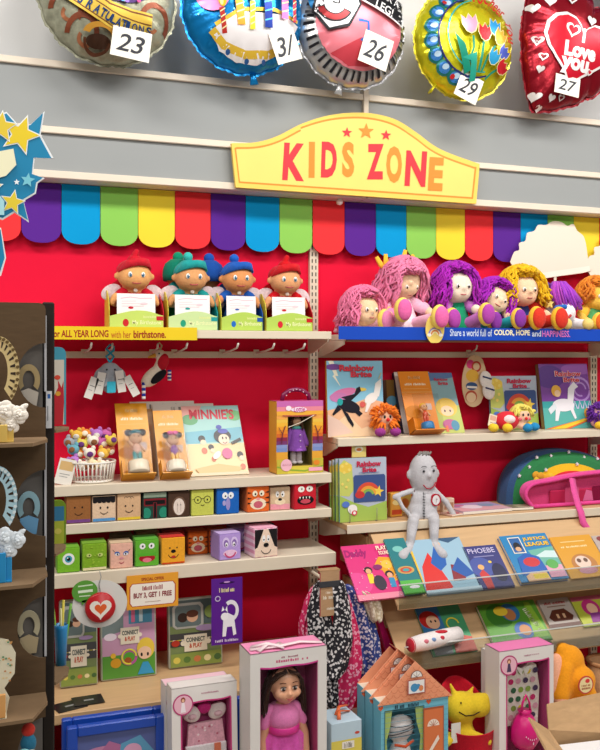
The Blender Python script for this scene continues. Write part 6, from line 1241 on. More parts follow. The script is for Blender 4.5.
# big boxed doll
def big_doll():
    p = .73; xa, xb = PX(250, p), PX(327, p); w = xb-xa; h = PZ(288, 650, p)-ZB; d = .098
    t = thing('boxed_doll', 'brown-haired doll in pink dress in a tall white windowed carton', 'boxed doll', ((xa+xb)/2, -p, ZB), (0, 0, .02)); win = (-w/2+.028, .04, w/2-.026, h-.040)
    open_box(t, w, h, d, .003, '#dcd8d4', '#b0487a', win, '#e890b8')
    m = MB(); A = Art(m, w, h, -.0002, -w/2, 0); u0, u1 = (win[0]+w/2)/w, (win[2]+w/2)/w; vt = win[3]/h
    P = [(u0, vt)] + [(u0 + (u1-u0)*k/12, vt - .012*math.sin(PI*k/12)*(1 + .6*math.cos(2*PI*k/12))) for k in range(1, 12)] + [(u1, vt), (u1+.01, vt+.035), (u0-.01, vt+.035)]
    A.poly(P, '#dedad6'); A.line([P[i] for i in range(0, 13)], .02, '#c83a8a'); A.scrib(.4, vt+.04, .62, vt+.05, '#a0506a'); A.scrib(.3, vt+.018, .76, vt+.034, '#c85a80'); m.build('printed_front', t)
    m = MB(); C = mat('#f0d8dc', 'gloss'); zz = h+.003
    m.tube([(-w*.46, .03, zz), (-w*.1, .02, zz+.004), (w*.2, .035, zz+.004), (w*.47, .02, zz)], .008, C, 8, flat=.35); m.tube([(-w*.42, .05, zz), (-w*.25, .03, zz+.012), (-w*.12, .02, zz+.006), (-w*.03, .05, zz)], .009, C, 8, flat=.35); m.tube([(-w*.38, .01, zz), (-w*.22, .03, zz+.012), (-w*.05, .01, zz)], .008, C, 8, flat=.35); m.build('ribbon', t)
    m = MB(); m.box((win[0], .0035, win[1]), (win[2], .0042, win[3]), mat('#fbfbfb', 'clear')); m.build('clear_window', t)
    # doll
    sk = mat('#e6ab88', 'gloss'); y = .052; H0 = h; h = h+.02; hc = Vector((.002, y-.012, h-.128)); R = .044; m = MB()
    m.ell(hc + Vector((0, .006, .008)), (R, R*.95, R*1.05), sk, nu=24, nv=18); m.ell(hc + Vector((0, -.006, -.018)), (R*.82, R*.78, R*.62), sk, nu=24, nv=18); m.ell(hc + Vector((0, -.012, -.035)), (R*.34, R*.4, R*.3), sk)
    for sx in (-1, 1): m.ell(hc + Vector((sx*.022, -.026, -.014)), (.016, .013, .014), sk); m.ell(hc + Vector((sx*.043, .004, -.004)), (.006, .008, .011), sk)
    m.ell(hc + Vector((0, -.043, -.012)), (.0058, .006, .005), sk); m.limb(hc + Vector((0, -.036, .006)), hc + Vector((0, -.042, -.010)), .003, .004, sk)
    m.limb(hc + Vector((0, .01, -.03)), (0, y, h-.20), .016, .019, sk); m.ell((0, y, h-.215), (.044, .028, .04), sk)
    for sx in (-1, 1):
        m.limb((sx*.036, y, h-.198), (sx*.062, y-.005, h-.27), .016, .013, sk); m.limb((sx*.062, y-.005, h-.27), (sx*.064, y-.02, h-.33), .013, .010, sk)
        m.ell((sx*.064, y-.024, h-.342), (.009, .006, .012), sk)
        for k in range(4): m.limb((sx*(.058 + .003*k), y-.026, h-.348), (sx*(.057 + .0032*k), y-.029, h-.363 + .002*abs(k-1)), .0026, .0022, sk)
        m.limb((sx*.057, y-.027, h-.340), (sx*.052, y-.030, h-.351), .003, .0025, sk); m.limb((sx*.022, y, h-.3), (sx*.022, y, .05), .022, .015, sk)
    m.ell((0, y, h-.29), (.045, .03, .06), sk); blob(m, 'doll_body', t, .0032, 5)
    for sx in (-1, 1):
        m = MB(); e = hc + Vector((sx*.0165, -.0355, .001)); m.ell(e, (.0072, .004, .005), mat('#efe8e2', 'gloss'), nu=14, nv=10); m.ell(e + Vector((0, -.0022, 0)), (.0054, .0028, .0052), mat('#2a1810', 'gloss'), nu=12, nv=8); m.ell(e + Vector((.0015, -.0045, .002)), .0009, mat('#ffffff', 'gloss'), nu=6, nv=5)
        m.tube([e + Vector((sx*-.008, -.002, .004)), e + Vector((0, -.0035, .0075)), e + Vector((sx*.009, -.0, .0045))], .0011, mat('#1e120c', 'fabric'), 5); m.build('eye', t)
        m = MB(); m.tube([e + Vector((sx*-.007, -.001, .0145)), e + Vector((sx*.001, -.0015, .0175)), e + Vector((sx*.009, .003, .015))], .0012, mat('#5a3420', 'fabric'), 5); m.build('eyebrow', t)
    m = MB(); m.tube([hc + Vector((x, yy, z)) for x, yy, z in ((-.011, -.038, -.0235), (-.005, -.0415, -.0258), (0, -.0425, -.0262), (.005, -.0415, -.0258), (.011, -.038, -.0235))], [.0006, .0012, .0015, .0012, .0006], mat('#b84a50', 'gloss'), 8); m.tube([hc + Vector((x, yy, z)) for x, yy, z in ((-.007, -.040, -.0275), (0, -.0425, -.0295), (.007, -.040, -.0275))], [.0006, .0014, .0006], mat('#c05a5c', 'gloss'), 8); m.build('lips', t)
    m = MB(); rnd = random.Random(5); HM = mat('#3a2216', 'yarn'); m.ell(hc + Vector((0, .014, .014)), (R*1.06, R*.92, R*1.0), HM)
    for i in range(170):
        s = rnd.choice((-1, 1)); u = rnd.random(); s0 = hc + Vector((s*.002, -.034 + .06*u, .048 - .012*abs(u-.4))); P = [s0, hc + Vector((s*(.024 + .006*rnd.random()), -.036 + .055*u, .037 - .004*u)), hc + Vector((s*(.043 + .006*rnd.random()), -.018 + .045*u, .012)), hc + Vector((s*(.048 + .010*rnd.random()), -.006 + .035*u, -.02)), hc + Vector((s*(.050 + .014*rnd.random()), 0 + .03*u, -.06 - .02*rnd.random())), hc + Vector((s*(.044 + .018*rnd.random()), .0 + .02*u, -.1 - .02*rnd.random()))]
        m.tube(P, [.0014, .0026, .0026, .0024, .002, .001], HM, 5)
    m.build('doll_hair', t)
    pk = mat('#e05aa0', 'fabric'); pk2 = mat('#ff5cbe', 'spark'); m = MB(); m.lathe([(.02, h-.180), (.036, h-.188), (.047, h-.205), (.048, h-.225), (.044, h-.240)], mat('#f08ac4', 'fabric'), 28, c=(0, y))
    for sx in (-1, 1): m.limb((sx*.036, y, h-.198), (sx*.055, y-.003, h-.235), .018, .016, mat('#f08ac4', 'fabric'))
    m.build('bodice', t); m = MB(); m.lathe([(.045, h-.236), (.0475, h-.239), (.0475, h-.252), (.045, h-.256)], mat('#e83a9c', 'gloss'), 28, c=(0, y)); m.build('sash', t)
    n = 72; vs = []; prof = [(.045, h-.253), (.062, h-.268), (.071, h-.30), (.075, h-.35), (.076, .09)]
    for j, (r, z) in enumerate(prof):
        for k in range(n): a = 2*PI*k/n; q = min(r*(1 + (.03 + .02*j)*math.sin(11*a) + .02*math.sin(23*a + 1)), .082); vs.append((q*math.cos(a)*.98, y + q*math.sin(a)*.50, z))
    m = MB(); m.grid(vs, n, len(prof), pk2, closed=True); m.build('skirt', t)
big_doll()
# outfit cartons
def outfit(px0, px1, pyT, p, label, top, lean=0, purse=False, d=.06, h2=.36, badge=1):
    xa, xb = PX(px0, p), PX(px1, p); w = xb-xa; h = PZ((px0+px1)/2, pyT, p)-ZB
    t = thing('outfit_carton', label, 'carton', ((xa+xb)/2, -p, ZB), (-lean, 0, .02)); win = (-w/2+.026, h-h2, w/2-.018, h-.042)
    open_box(t, w, h, d, .002, '#e2dcd8', '#c04a84', win, top)
    m = MB(); A = Art(m, w, h, -.0002, -w/2, 0); vt = win[3]/h; u0 = (win[0]+w/2)/w; u1 = (win[2]+w/2)/w
    P = [(u0 + (u1-u0)*k/14, vt - .014*math.sin(PI*k/14)*(1 + .6*math.cos(2*PI*k/14)) + .004) for k in range(15)]; A.poly(P + [(u1, vt+.02), (u0, vt+.02)], '#e2dcd8'); A.line(P, .022, '#c8387c'); A.line([(u0, win[1]/h), (u0, vt)], .02, '#c8387c'); A.line([(u1, win[1]/h), (u1, vt)], .02, '#c8387c')
    A.scrib(.45, vt+.045, .72, vt+.056, '#b06a84'); A.rect(.0, 0, 1, (win[1]-.01)/h, '#e2dcd8')
    if badge: A.ell(.17, vt-.01, .155, .155, '#b83a74', n=30); A.ell(.17, vt-.01, .135, .135, '#e8b4c4', n=30); A.ell(.17, vt+.022, .035, .04, '#8a3a2a'); A.ell(.17, vt+.018, .022, .025, '#e8b898'); A.poly([(.13, vt-.06), (.15, vt+.005), (.19, vt+.005), (.21, vt-.06)], '#f4e6ec' if not purse else '#4a3a5a')
    m.build('printed_front', t); m = MB(); m.box((win[0], .0025, win[1]), (win[2], .0032, win[3]), mat('#fbfbfb', 'clear')); m.build('clear_window', t)
    return t, w, h, win
t, w, h, win = outfit(173, 239, 687, .66, 'white carton of a pale pink doll outfit with wing slippers', '#e2dcd8', .05)
for sx in (-1, 1): m = MB(); m.ell((sx*w*.2 + .006, .03, win[3]-.042), (.027, .014, .022), mat('#efe0dc', 'fabric'), rot=(0, -sx*.5, 0)); m.ell((sx*w*.2 + .006, .018, win[3]-.046), (.012, .006, .008), mat('#e0b8c0', 'fabric')); m.build('slipper', t)
m = MB(); m.ell((.006, .03, win[3]-.03), (.02, .01, .016), mat('#c82a7a', 'fabric')); m.build('pink_bow', t)
m = MB(); P = [(-.04, win[3]-.07), (.055, win[3]-.065), (.062, win[3]-.125), (-.045, win[3]-.14)]; m.prism(P, .022, .034, mat('#e8a8b8', 'spark')); A = Art(m, .1, .07, .0218, -.043, win[3]-.135); rnd = random.Random(3); [A.ell(rnd.uniform(.1, .9), rnd.uniform(.1, .9), .035, .03, rnd.choice(['#d87890', '#f4dce0', '#c86a80']), n=8) for _ in range(12)]; m.build('folded_top', t)
m = MB(); m.box((-.05, .018, win[3]-.155), (.066, .03, win[3]-.125), mat('#e6e0e2', 'fabric'), .003); m.box((.03, .014, win[3]-.15), (.048, .018, win[3]-.125), mat('#e07a5a')); m.build('white_band', t)
m = MB(); vs = []
for j, z in enumerate((win[3]-.152, win[3]-.19, win[3]-.24, win[1]+.01)):
    for k in range(41): u = k/40; vs.append((-.05 + .118*u, .02 + .004*math.sin(u*60), z))
m.grid(vs, 41, 4, mat('#e8aab4', 'fabric')); m.build('pleated_skirt', t)
outfit(166, 231, 683, .585, 'rear white outfit carton, peeking out behind the pale pink outfit carton', '#eec4d0', .03)
t, w, h, win = outfit(499, 554, 648, .66, 'pink-lidded white carton with polka dot dress and magenta drawstring purse', '#e880b4', .0, purse=True, d=.08, h2=.36)
def dots():
    m = MB(); z1 = win[3]-.005; P = [(-.052, z1-.2), (-.062, z1-.1), (-.056, z1-.03), (-.034, z1-.008), (0, z1-.03), (.034, z1-.006), (.056, z1-.02), (.068, z1-.09), (.062, z1-.2)]; m.prism(P, .03, .05, mat('#e9e2d6', 'fabric')); x0 = -.055; A = Art(m, .12, .18, .0298, x0, z1-.19, 'fabric'); rnd = random.Random(9); cs = ['#e0c83a', '#c82a6a', '#3a6a4a', '#d8a0b0', '#8aa84a', '#4a3a5a']
    for i in range(4):
        for j in range(6): A.ell(.14 + .22*i + .08*(j % 2), .08 + .155*j, .082, .075, cs[rnd.randrange(6)], n=14)
    A.poly([(.25, .98), (.45, .78), (.5, .9)], '#f4eee4'); A.poly([(.8, .98), (.58, .78), (.5, .9)], '#f4eee4'); m.build('dotted_dress', t)
    m = MB(); m.box((.01, .028, z1-.27), (.064, .045, z1-.18), mat('#e6dcd0', 'fabric'), .004); A = Art(m, .054, .09, .0278, .01, z1-.27, 'fabric'); [A.ell(.3 + .4*(k % 2), .15 + .17*k, .14, .12, cs[k], n=12) for k in range(5)]; m.build('dotted_leggings', t)
    z1 += .055; m = MB(); C = mat('#d01c74', 'gloss'); m.lathe([(.0, z1-.31), (.03, z1-.308), (.044, z1-.285), (.042, z1-.25), (.026, z1-.215), (.016, z1-.205), (.022, z1-.196)], C, 28, ripple=.04, rn=9, c=(-.012, -.005)); m.build('purse', t)
    m = MB(); cx = -.012; m.tube([(cx-.018, -.012, z1-.205), (cx-.012, -.012, z1-.17), (cx, -.012, z1-.148), (cx+.012, -.012, z1-.17), (cx+.018, -.012, z1-.205)], .0035, C, 8); m.build('purse_strap', t)
    m = MB(); A = Art(m, .06, .05, -.0495, -.042, z1-.29); [A.ell(.08 + .12*k, .62 - .25*math.sin(PI*k/7) , .025, .05, '#ecd0e0', n=6) for k in range(8)]; A.ell(.5, .16, .03, .07, '#ecd0e0'); m.build('purse_print', t)
    m = MB(); m.box((-w/2, -.004, .0), (w/2, -.0005, win[1]+.014), mat('#c8207a', 'gloss')); A = Art(m, w, win[1]+.014, -.004, -w/2, 0); A.scrib(.4, .88, .8, .96, '#f4dce8'); m.build('pink_base_band', t)
dots()
outfit(491, 545, 650, .565, 'second white outfit carton directly behind the pink-lidded one', '#e8e0dc', .0, d=.06)
# blue framed pictures
def frame(px0, px1, pyT, p, label, rear=False):
    xa, xb = PX(px0, p), PX(px1, p); w = xb-xa; h = PZ((px0+px1)/2, pyT, p)-ZB; t = thing('framed_picture', label, 'picture frame', ((xa+xb)/2, -p, ZB), (-.0, 0, 0)); B = mat('#1a48b0', 'gloss'); m = MB(); fw = .028
    m.box((-w/2, 0, 0), (-w/2+fw, .022, h), B, .003); m.box((w/2-fw, 0, 0), (w/2, .022, h), B, .003); m.box((-w/2+fw, 0, h-fw), (w/2-fw, .022, h), B, .003); m.box((-w/2+fw, 0, 0), (w/2-fw, .022, fw), B, .003); m.build('moulding', t)
    m = MB(); m.box((-w/2+fw, .008, fw), (w/2-fw, .012, h-fw), mat('#6a6a9a', 'gloss')); A = Art(m, w-2*fw, h-2*fw, .008, -w/2+fw, fw, 'gloss'); A.rect(0, .72, 1, 1, '#54609a'); A.ell(.35, .8, .25, .06, '#c080a8'); A.poly([(0, .5), (.4, .9), (.6, .82), (.3, .5)], '#b06a98'); A.poly([(.5, .45), (.55, .85), (.8, .92), (1, .7), (1, .4)], '#5a9ac0'); A.ell(.7, .75, .12, .1, '#d8a0c0'); A.ell(.25, .4, .25, .2, '#3a4a88'); A.rect(0, 0, 1, .3, '#3a3a70'); m.build('picture', t)
frame(67, 166, 722, .56, 'front blue picture frame with a violet and pink scene')
frame(62, 163, 714, .51, 'second blue picture frame, directly behind the violet scene one')
frame(160, 247, 703, .48, 'blue picture frame deeper under the wood shelf, behind the outfit cartons')
# small light blue box
def small_box():
    p = .70; xa, xb = PX(331, p), PX(362, p); w = xb-xa; h = PZ(345, 722, p)-ZB; t = thing('gift_carton', 'light blue carton with orange ribbon below the scarves', 'carton', ((xa+xb)/2, -p, ZB), (0, 0, .05)); m = MB(); d = .1
    m.box((-w/2, 0, 0), (w/2, d, h), mat('#b8cedc'), .001); A = Art(m, w, h, 0, -w/2, 0); A.rect(0, 0, 1, 1-.05/h, '#d8c85a'); A.rect(0, 0, 1, 1-.09/h, '#c8b83a'); A.ell(.85, 1-.035/h, .08, .04, '#c84a3a'); A.rect(.35, 1-.075/h, .75, 1-.055/h, '#e8e2d8'); A.scrib(.42, 1-.073/h, .68, 1-.057/h, '#3a3a3a'); m.build('carton_body', t)
    m = MB(); C = mat('#e06a3a', 'gloss'); m.tube([(-w*.15, .02, h), (-.01, .03, h+.014), (.0, .05, h+.012), (w*.4, .06, h+.003)], .0055, C, 8, flat=.4); m.tube([(-.01, .05, h+.002), (.01, .07, h+.016), (w*.45, .085, h+.01)], .0055, C, 8, flat=.4); m.build('ribbon_handle', t)
small_box()
# house-shaped packs
def house(px0, px1, pye, pyk, p, label, full=True, same=None):
    """eaves height pye, peak height pyk"""
    xa, xb = PX(px0, p), PX(px1, p); w = xb-xa; he = PZ((px0+px1)/2, pye, p)-ZB; hp = PZ((px0+px1)/2, pyk, p)-ZB; d = .055
    if same: xa, xb, w, he, hp = same
    t = thing('house_carton', label, 'carton', ((xa+xb)/2, -p, ZB), (0, 0, 0), 'house-shaped gift cartons'); Bl = mat('#74bcd2'); Or = mat('#f0a27c'); m = MB()
    x0, x1, z0, z1 = -w*.45, w*.13, he-.19, he-.022
    m.box((-w/2, 0, 0), (w/2, .002, z0), Bl); m.box((-w/2, 0, z1), (w/2, .002, he), Bl); m.box((-w/2, 0, z0), (x0, .002, z1), Bl); m.box((x1, 0, z0), (w/2, .002, z1), Bl)
    m.box((-w/2, .002, 0), (-w/2+.002, d, he), Bl); m.box((w/2-.002, .002, 0), (w/2, d, he), Bl); m.box((-w/2, d-.002, 0), (w/2, d, he), Bl); m.box((-w/2+.002, .002, he-.003), (w/2-.002, d-.002, he), mat('#e8dcc8'))
    A = Art(m, w, he, 0, -w/2, 0)
    for k in range(14): A.line([(0, 1 - .05*k - .04), (1, 1 - .05*k - .04)], .004, '#5aa4bc')
    A.line([(x0/w+.5, z0/he), (x0/w+.5, z1/he), (x1/w+.5, z1/he), (x1/w+.5, z0/he)], .012, '#3a6a7a'); A.scrib(.2, 1-.020/he, .56, 1-.009/he, '#2a4a5a')
    A.rect(.62, 0, .93, 1-.03/he, '#a85a3a'); A.rect(.635, 0, .915, 1-.036/he, '#d8784a'); A.ell(.77, 1-.085/he, .09, .09, '#f0e2d4', a0=0, a1=PI); [A.line([(.77, 1-.085/he), (.77 + .08*math.cos(a), 1-.085/he + .08*w/he*math.sin(a))], .006, '#b86a4a') for a in (.5, 1.05, 1.6, 2.1, 2.65)]; A.poly([(.7, 1-.155/he), (.72, 1-.165/he), (.86, 1-.125/he), (.84, 1-.113/he)], '#f0e2d4'); A.ell(.88, 1-.17/he, .015, .015, '#5a3a2a')
    m.build('walls', t)
    m = MB(); ov = .012; m.prism([(-w/2-ov, he-.004), (w/2+ov, he-.004), (0.0, hp)], -.004, -.001, Or); m.prism([(-w/2, he), (w/2, he), (0, hp-.01)], d-.003, d-.001, Or)
    for sx in (-1, 1):
        a, b_ = Vector((sx*(w/2+ov), 0, he-.006)), Vector((0, 0, hp)); vs = [a + Vector((0, -.001, 0)), b_ + Vector((0, -.001, 0)), b_ + Vector((0, d, 0)), a + Vector((0, d, 0))]; vs += [v - Vector((0, 0, .002)) for v in vs]
        if sx > 0: m.add(vs, [(0, 1, 2, 3), (7, 6, 5, 4), (0, 4, 5, 1), (1, 5, 6, 2), (2, 6, 7, 3), (3, 7, 4, 0)], Or)
    rh = hp-he+.004; A = Art(m, w+2*ov, rh, -.004, -w/2-ov, he-.004)
    for r in range(7):
        v = .04 + .13*r; half = (1-v)/2*.96; n = max(1, int(half*2/.09))
        for k in range(n): u = .5 - half + (k+.5)*2*half/n; A.arc(u, v+.06, .045, .006, '#d8805c', PI, 2*PI, 7)
    A.rect(.38, .2, .62, .56, '#b0605a'); A.rect(.395, .22, .605, .54, '#eceae8'); A.ell(.47, .36, .05, .05, '#4a90c0'); A.ell(.52, .38, .035, .03, '#4a90c0'); A.ell(.56, .33, .03, .035, '#e08a5a'); A.arc(.5, .62, .08, .08, '#5a4a4a', 0, PI, 14); A.arc(.5, .625, .07, .07, '#ece6e0', 0, PI, 14); [A.line([(.5, .625), (.5 + .065*math.cos(a), .625 + .065*(w+2*ov)/rh*math.sin(a))], .004, '#5a4a4a') for a in (.7, 1.57, 2.44)]; m.build('roof_gable', t)
    if full:
        m = MB(); 
        for sx, xx in ((-1, x0), (1, x1)):
            P = [(xx, z1), (xx - sx*.026, z1), (xx - sx*.02, z1-.05), (xx - sx*.008, z1-.09), (xx - sx*.014, z0), (xx, z0)]; m.prism(P, .003, .006, mat('#a8c070')); 
        m.build('printed_curtain', t)
    for sx in (-1, 1): m = MB(); x = x0-.012 if sx < 0 else x1+.016; mm = Art(m, .018, .018, -.0008, x-.009, he-.022); mm.heart(.5, .5, .45, '#d8603a'); m.build('heart_print', t)
    return t, w, he, (xa, xb, w, he, hp)
t, w, he, sm = house(381, 448, 699, 661, .70, 'frontmost house-shaped carton with a fabric mouse in its window')
house(371, 426, 692, 652, .642, 'middle house-shaped carton, behind the one with the mouse', False, sm)
house(357, 408, 683, 643, .584, 'rearmost house-shaped carton, by the hanging scarves', False, sm)
# soft toy in window
o = thing('window_toy', 'grey striped soft toy bound in thread inside the house carton window', 'soft toy', (t.location.x - w*.15, t.location.y + .032, ZB + .003)); G = mat('#d8d4d4', 'fabric'); m = MB(); z = he-.095; m.ell((0, 0, z), (.044, .022, .040), G); m.ell((.0, 0, z-.075), (.036, .022, .045), G)
m.ell((0, 0, .05), (.038, .022, .05), G); m.limb((0, 0, .06), (0, 0, z-.08), .022, .022, G); blob(m, 'body', o, .005)
m = MB()
for k in range(4): m.tube([(.0455*math.cos(a), -.000 + .0235*math.sin(a), z + .02 - .014*k + .008*math.sin(a*1+k)) for a in [2*PI*i/20 for i in range(20)]], .0012, mat('#4a4a50', 'fabric'), 5, closed=True)
m.build('binding_thread', o); m = MB(); m.tube([(-.03, -.026, z-.035), (0, -.036, z-.04), (.03, -.026, z-.03)], .004, mat('#b84a2a', 'fabric'), 6); m.build('ribbon', o)
# red bin with yellow bird
def binn():
    p = .56; cx = PX(467, p); t = thing('red_bin', 'round red felt bin holding the yellow plush bird', 'bin', (cx, -p, ZB)); m = MB(); zt_ = PZ(467, 741, p+.1)-ZB; R = PX(492, p)-PX(467, p); n = 40; vs = []
    def rimz(a): return zt_ + .12*(.5 + .5*math.sin(a))**2.2
    for (r, f) in ((.8, 0), (.86, .3), (.95, .7), (1.0, 1.0), (1.02, 1.03), (.98, 1.03), (.95, .98), (.82, .1)):
        for k in range(n): a = 2*PI*k/n; vs.append((R*r*math.cos(a), R*r*math.sin(a)*.95, rimz(a)*f))
    m.grid(vs, n, 8, mat('#c4182c', 'fabric'), closed=True); m.lathe([(R*.8, .001), (R*.8, .004)], mat('#a81426', 'fabric'), n); m.build('bin_wall', t)
    b = thing('plush_bird', 'yellow plush bird with a long snout-like beak in the red bin', 'soft toy', (cx, -p, ZB+.004)); Y = mat('#e4c430', 'fabric'); 
    def q(px, py, pp): return at(px, py, pp) - b.location
    m = MB(); m.ell(q(461, 708, .56), (.054, .044, .052), Y); m.ell(q(479, 705, .585), (.042, .034, .037), Y); m.ell(q(484, 700, .59), (.02, .022, .023), Y)
    m.ell(q(463, 740, .57), (.048, .04, .055), Y); m.limb(q(462, 718, .56), q(463, 735, .565), .03, .036, Y); m.limb(q(472, 736, .6), q(487, 741, .625), .018, .016, Y); m.limb(q(452, 735, .59), q(446, 742, .61), .018, .016, Y)
    for a, c in (((456, 697), (450, 684)), ((468, 696), (473, 687))): m.limb(q(*a, .555), q(*c, .55), .012, .005, Y)
    m.limb((0, 0, .06), q(463, 745, .57), .045, .045, Y); m.ell((0, 0, .06), (.05, .045, .055), Y); blob(m, 'body', b, .005)
    m = MB(); m.tube([q(459, 712, .598), q(466, 716, .603), q(474, 715, .612), q(481, 711, .614)], .0018, mat('#3a2a14', 'fabric'), 6); m.build('mouth', b)
    m = MB(); m.ell(q(461, 703, .597), (.0025, .002, .004), mat('#1a1410', 'gloss')); m.build('eye', b)
    m = MB(); c = q(456, 733, .615); m.box((c.x-.016, c.y, c.z-.03), (c.x+.016, c.y+.001, c.z+.03), mat('#e8e4dc')); m.build('paper_tag', b)
binn()
# orange animal toy, right
def orange_toy():
    p = .50; t = thing('plush_dog', 'golden orange plush animal slumped forward behind the open brown carton', 'soft toy', (PX(575, p), -p, ZB)); O = mat('#e8961e', 'fabric')
    def q(px, py, pp): return at(px, py, pp) - t.location
    m = MB(); m.ell(q(567, 662, .5), (.062, .05, .06), O); m.ell(q(578, 680, .53), (.062, .05, .05), O); m.ell(q(563, 685, .53), (.045, .04, .05), O); m.limb(q(562, 650, .5), q(567, 655, .5), .028, .035, O)
    m.limb(q(566, 668, .53), q(561, 695, .55), .028, .03, O); m.limb(q(580, 675, .54), q(590, 700, .56), .03, .03, O); m.ell(q(572, 715, .52), (.08, .06, .08), O); m.limb(q(572, 715, .52), (0, 0, .07), .07, .07, O); blob(m, 'body', t, .0055)
    m = MB(); m.limb(q(557, 660, .51), q(556, 690, .53), .022, .03, mat('#e8a888', 'fabric')); m.limb(q(556, 690, .53), q(562, 701, .56), .026, .022, mat('#e8a888', 'fabric')); m.build('peach_arm', t)
    c = q(586, 685, .60); b = MB(); k = mpp(586, .6); b.prism([(c.x + 9*k*math.cos(2*PI*i/28), c.z + 9*k*math.sin(2*PI*i/28)) for i in range(28)], c.y, c.y+.003, mat('#c84a3a')); A = Art(b, 18*k, 18*k, c.y, c.x-9*k, c.z-9*k); A.ell(.5, .5, .43, .43, '#ecd8a0'); A.ell(.6, .72, .15, .12, '#d83a3a'); A.scrib(.2, .42, .8, .54, '#a85a3a'); A.scrib(.2, .26, .8, .38, '#a85a3a'); b.build('round_tag', t)
orange_toy()
def basket_right():
    p = .47; t = thing('tan_basket', 'corner of a woven tan basket at the right edge beside the orange plush', 'basket', (PX(607, p), -p, ZB)); m = MB(); z1 = PZ(600, 662, p)-ZB; m.lathe([(.05, 0), (.058, z1*.5), (.068, z1), (.06, z1), (.05, z1*.5), (.045, .01)], mat('#c89a70', 'board'), 30); m.build('basket_wall', t)
    m = MB(); m.tube([(.066*math.cos(a), .066*math.sin(a), z1) for a in [2*PI*i/30 for i in range(30)]], .007, mat('#b8855a', 'board'), 8, closed=True); m.build('rim', t)
basket_right()
# scarves
def scarf(path, mcol, label, th=.02, folds=6, seed=0, tagp=None):
    """path: (px, py, p, half width in px)"""
    o = at(*path[0][:3]); t = thing('scarf', label, 'scarf', o, (0, 0, 0), 'patterned scarves hanging beside the boxed doll'); n = 64; vs = []; path = [(a[0], a[1], a[2], a[3]) for a in path]; dense = []
    for i in range(len(path)-1):
        for k in range(6): q = k/6; q = q; dense.append(tuple(path[i][j] + (path[i+1][j]-path[i][j])*q for j in range(4)))
    dense.append(path[-1]); L = len(dense)
    for i, (px, py, p, hw) in enumerate(dense):
        c = at(px, py, p) - o; W_ = hw*mpp(px, p); e = 1 if 0 < i < L-1 else .55
        for k in range(n):
            a = 2*PI*k/n; f = 1 + .34*math.sin(folds*a + seed + i*.07) + .12*math.sin(folds*2.3*a + seed*2 + i*.2); x = W_*math.cos(a)*(1 + .05*math.sin(5*a + i*.5)); y = th*math.sin(a)*f; vs.append((c.x + x*e, c.y + y*e, c.z + .006*math.sin(a*3 + seed)*(1 if i == L-1 else 0)))
    m = MB(); m.grid(vs, n, L, mcol, closed=True); m.add([vs[-n+k] for k in range(n)], [tuple(range(n))], mcol); m.add([vs[k] for k in range(n)], [tuple(range(n-1, -1, -1))], mcol); m.build('cloth', t); return t
bw = mat('#26242a', 'floral', '#dcd8d8'); pkf = mat('#d02a60', 'floral', '#f0a8c0'); blf = mat('#3a4a90', 'floral', '#e4dce8'); lil = mat('#4a4888', 'floral', '#b0b0d0')
scarf([(318, 592, 0.415, 8), (309, 612, 0.415, 7), (304, 640, 0.415, 5), (305, 662, 0.415, 4)], lil, 'indigo speckled scarf, outermost on the left of the hanging bunch', seed=1)
scarf([(320, 585, 0.440, 8), (312, 600, 0.440, 8), (305, 622, 0.440, 6), (302, 640, 0.440, 3)], pkf, 'short pink patterned scarf end at the upper left of the bunch', seed=2)
scarf([(346, 585, 0.410, 7), (357, 605, 0.410, 12), (366, 640, 0.410, 15), (371, 668, 0.410, 12), (366, 684, 0.410, 7)], blf, 'blue and white patterned scarf on the right side of the bunch', seed=3, th=.022)
scarf([(340, 590, 0.450, 8), (349, 630, 0.450, 10), (350, 665, 0.455, 14), (346, 695, 0.460, 13), (342, 713, 0.460, 8)], pkf, 'long pink patterned scarf hanging lowest to the right', seed=4, th=.018)
scarf([(324, 580, 0.475, 9), (318, 610, 0.475, 12), (322, 635, 0.475, 14), (327, 665, 0.475, 10), (331, 690, 0.480, 8), (331, 708, 0.480, 8)], bw, 'black and white patterned scarf in front on the left', seed=5, th=.018)
scarf([(337, 580, 0.490, 8), (342, 610, 0.495, 9), (343, 640, 0.495, 11), (336, 668, 0.495, 12), (331, 680, 0.495, 9)], bw, 'second black and white scarf strand, crossing under the kraft tag', seed=6, th=.016, folds=4)
scarf([(362, 590, 0.430, 5), (371, 600, 0.430, 9), (375, 612, 0.430, 9), (376, 621, 0.430, 6)], mat('#cfc0a4', 'floral', '#efe6d2'), 'short cream lace scarf at the upper right of the bunch', seed=7, th=.02)
t = thing('kraft_tag', 'kraft paper tag with dark band wrapped round the top of the scarves', 'tag', at(330, 616, .50)); k = mpp(330, .5); m = MB(); m.box((-11*k, 0, 0), (11*k, .002, 45*k), mat('#b08c68', 'board'), .0008); A = Art(m, 22*k, 45*k, 0, -11*k, 0); A.rect(0, .02, .04, .98, '#a03a4a'); A.rect(.96, .02, 1, .98, '#a03a4a'); A.scrib(.3, .5, .7, .56, '#e8dcc8'); A.scrib(.16, .38, .84, .46, '#e8dcc8'); A.scrib(.34, .14, .7, .2, '#e8dcc8'); m.build('tag_sheet', t)
m = MB(); m.box((-11.5*k, -.003, 29*k), (11.5*k, .006, 35*k), mat('#3a3a3e', 'fabric'), .001); m.build('dark_band', t); m = MB(); m.box((-11*k, 0, 45*k), (11*k, .03, 46*k), mat('#a88460', 'board')); m.build('folded_top', t)
m = MB(); z = PZ(330, 582, .4); m.tube([(0, 0, 0), (0, -.36, 0), (0, -.44, .004), (0, -.455, .02)], .006, cream, 8); m.box((-.015, 0, -.02), (.015, .004, .02), cream); tag(m.build('peg_hook', loc=(1.035, -.004, z)), 'long peg hook holding the bunch of scarves under the shelf end', 'hook')
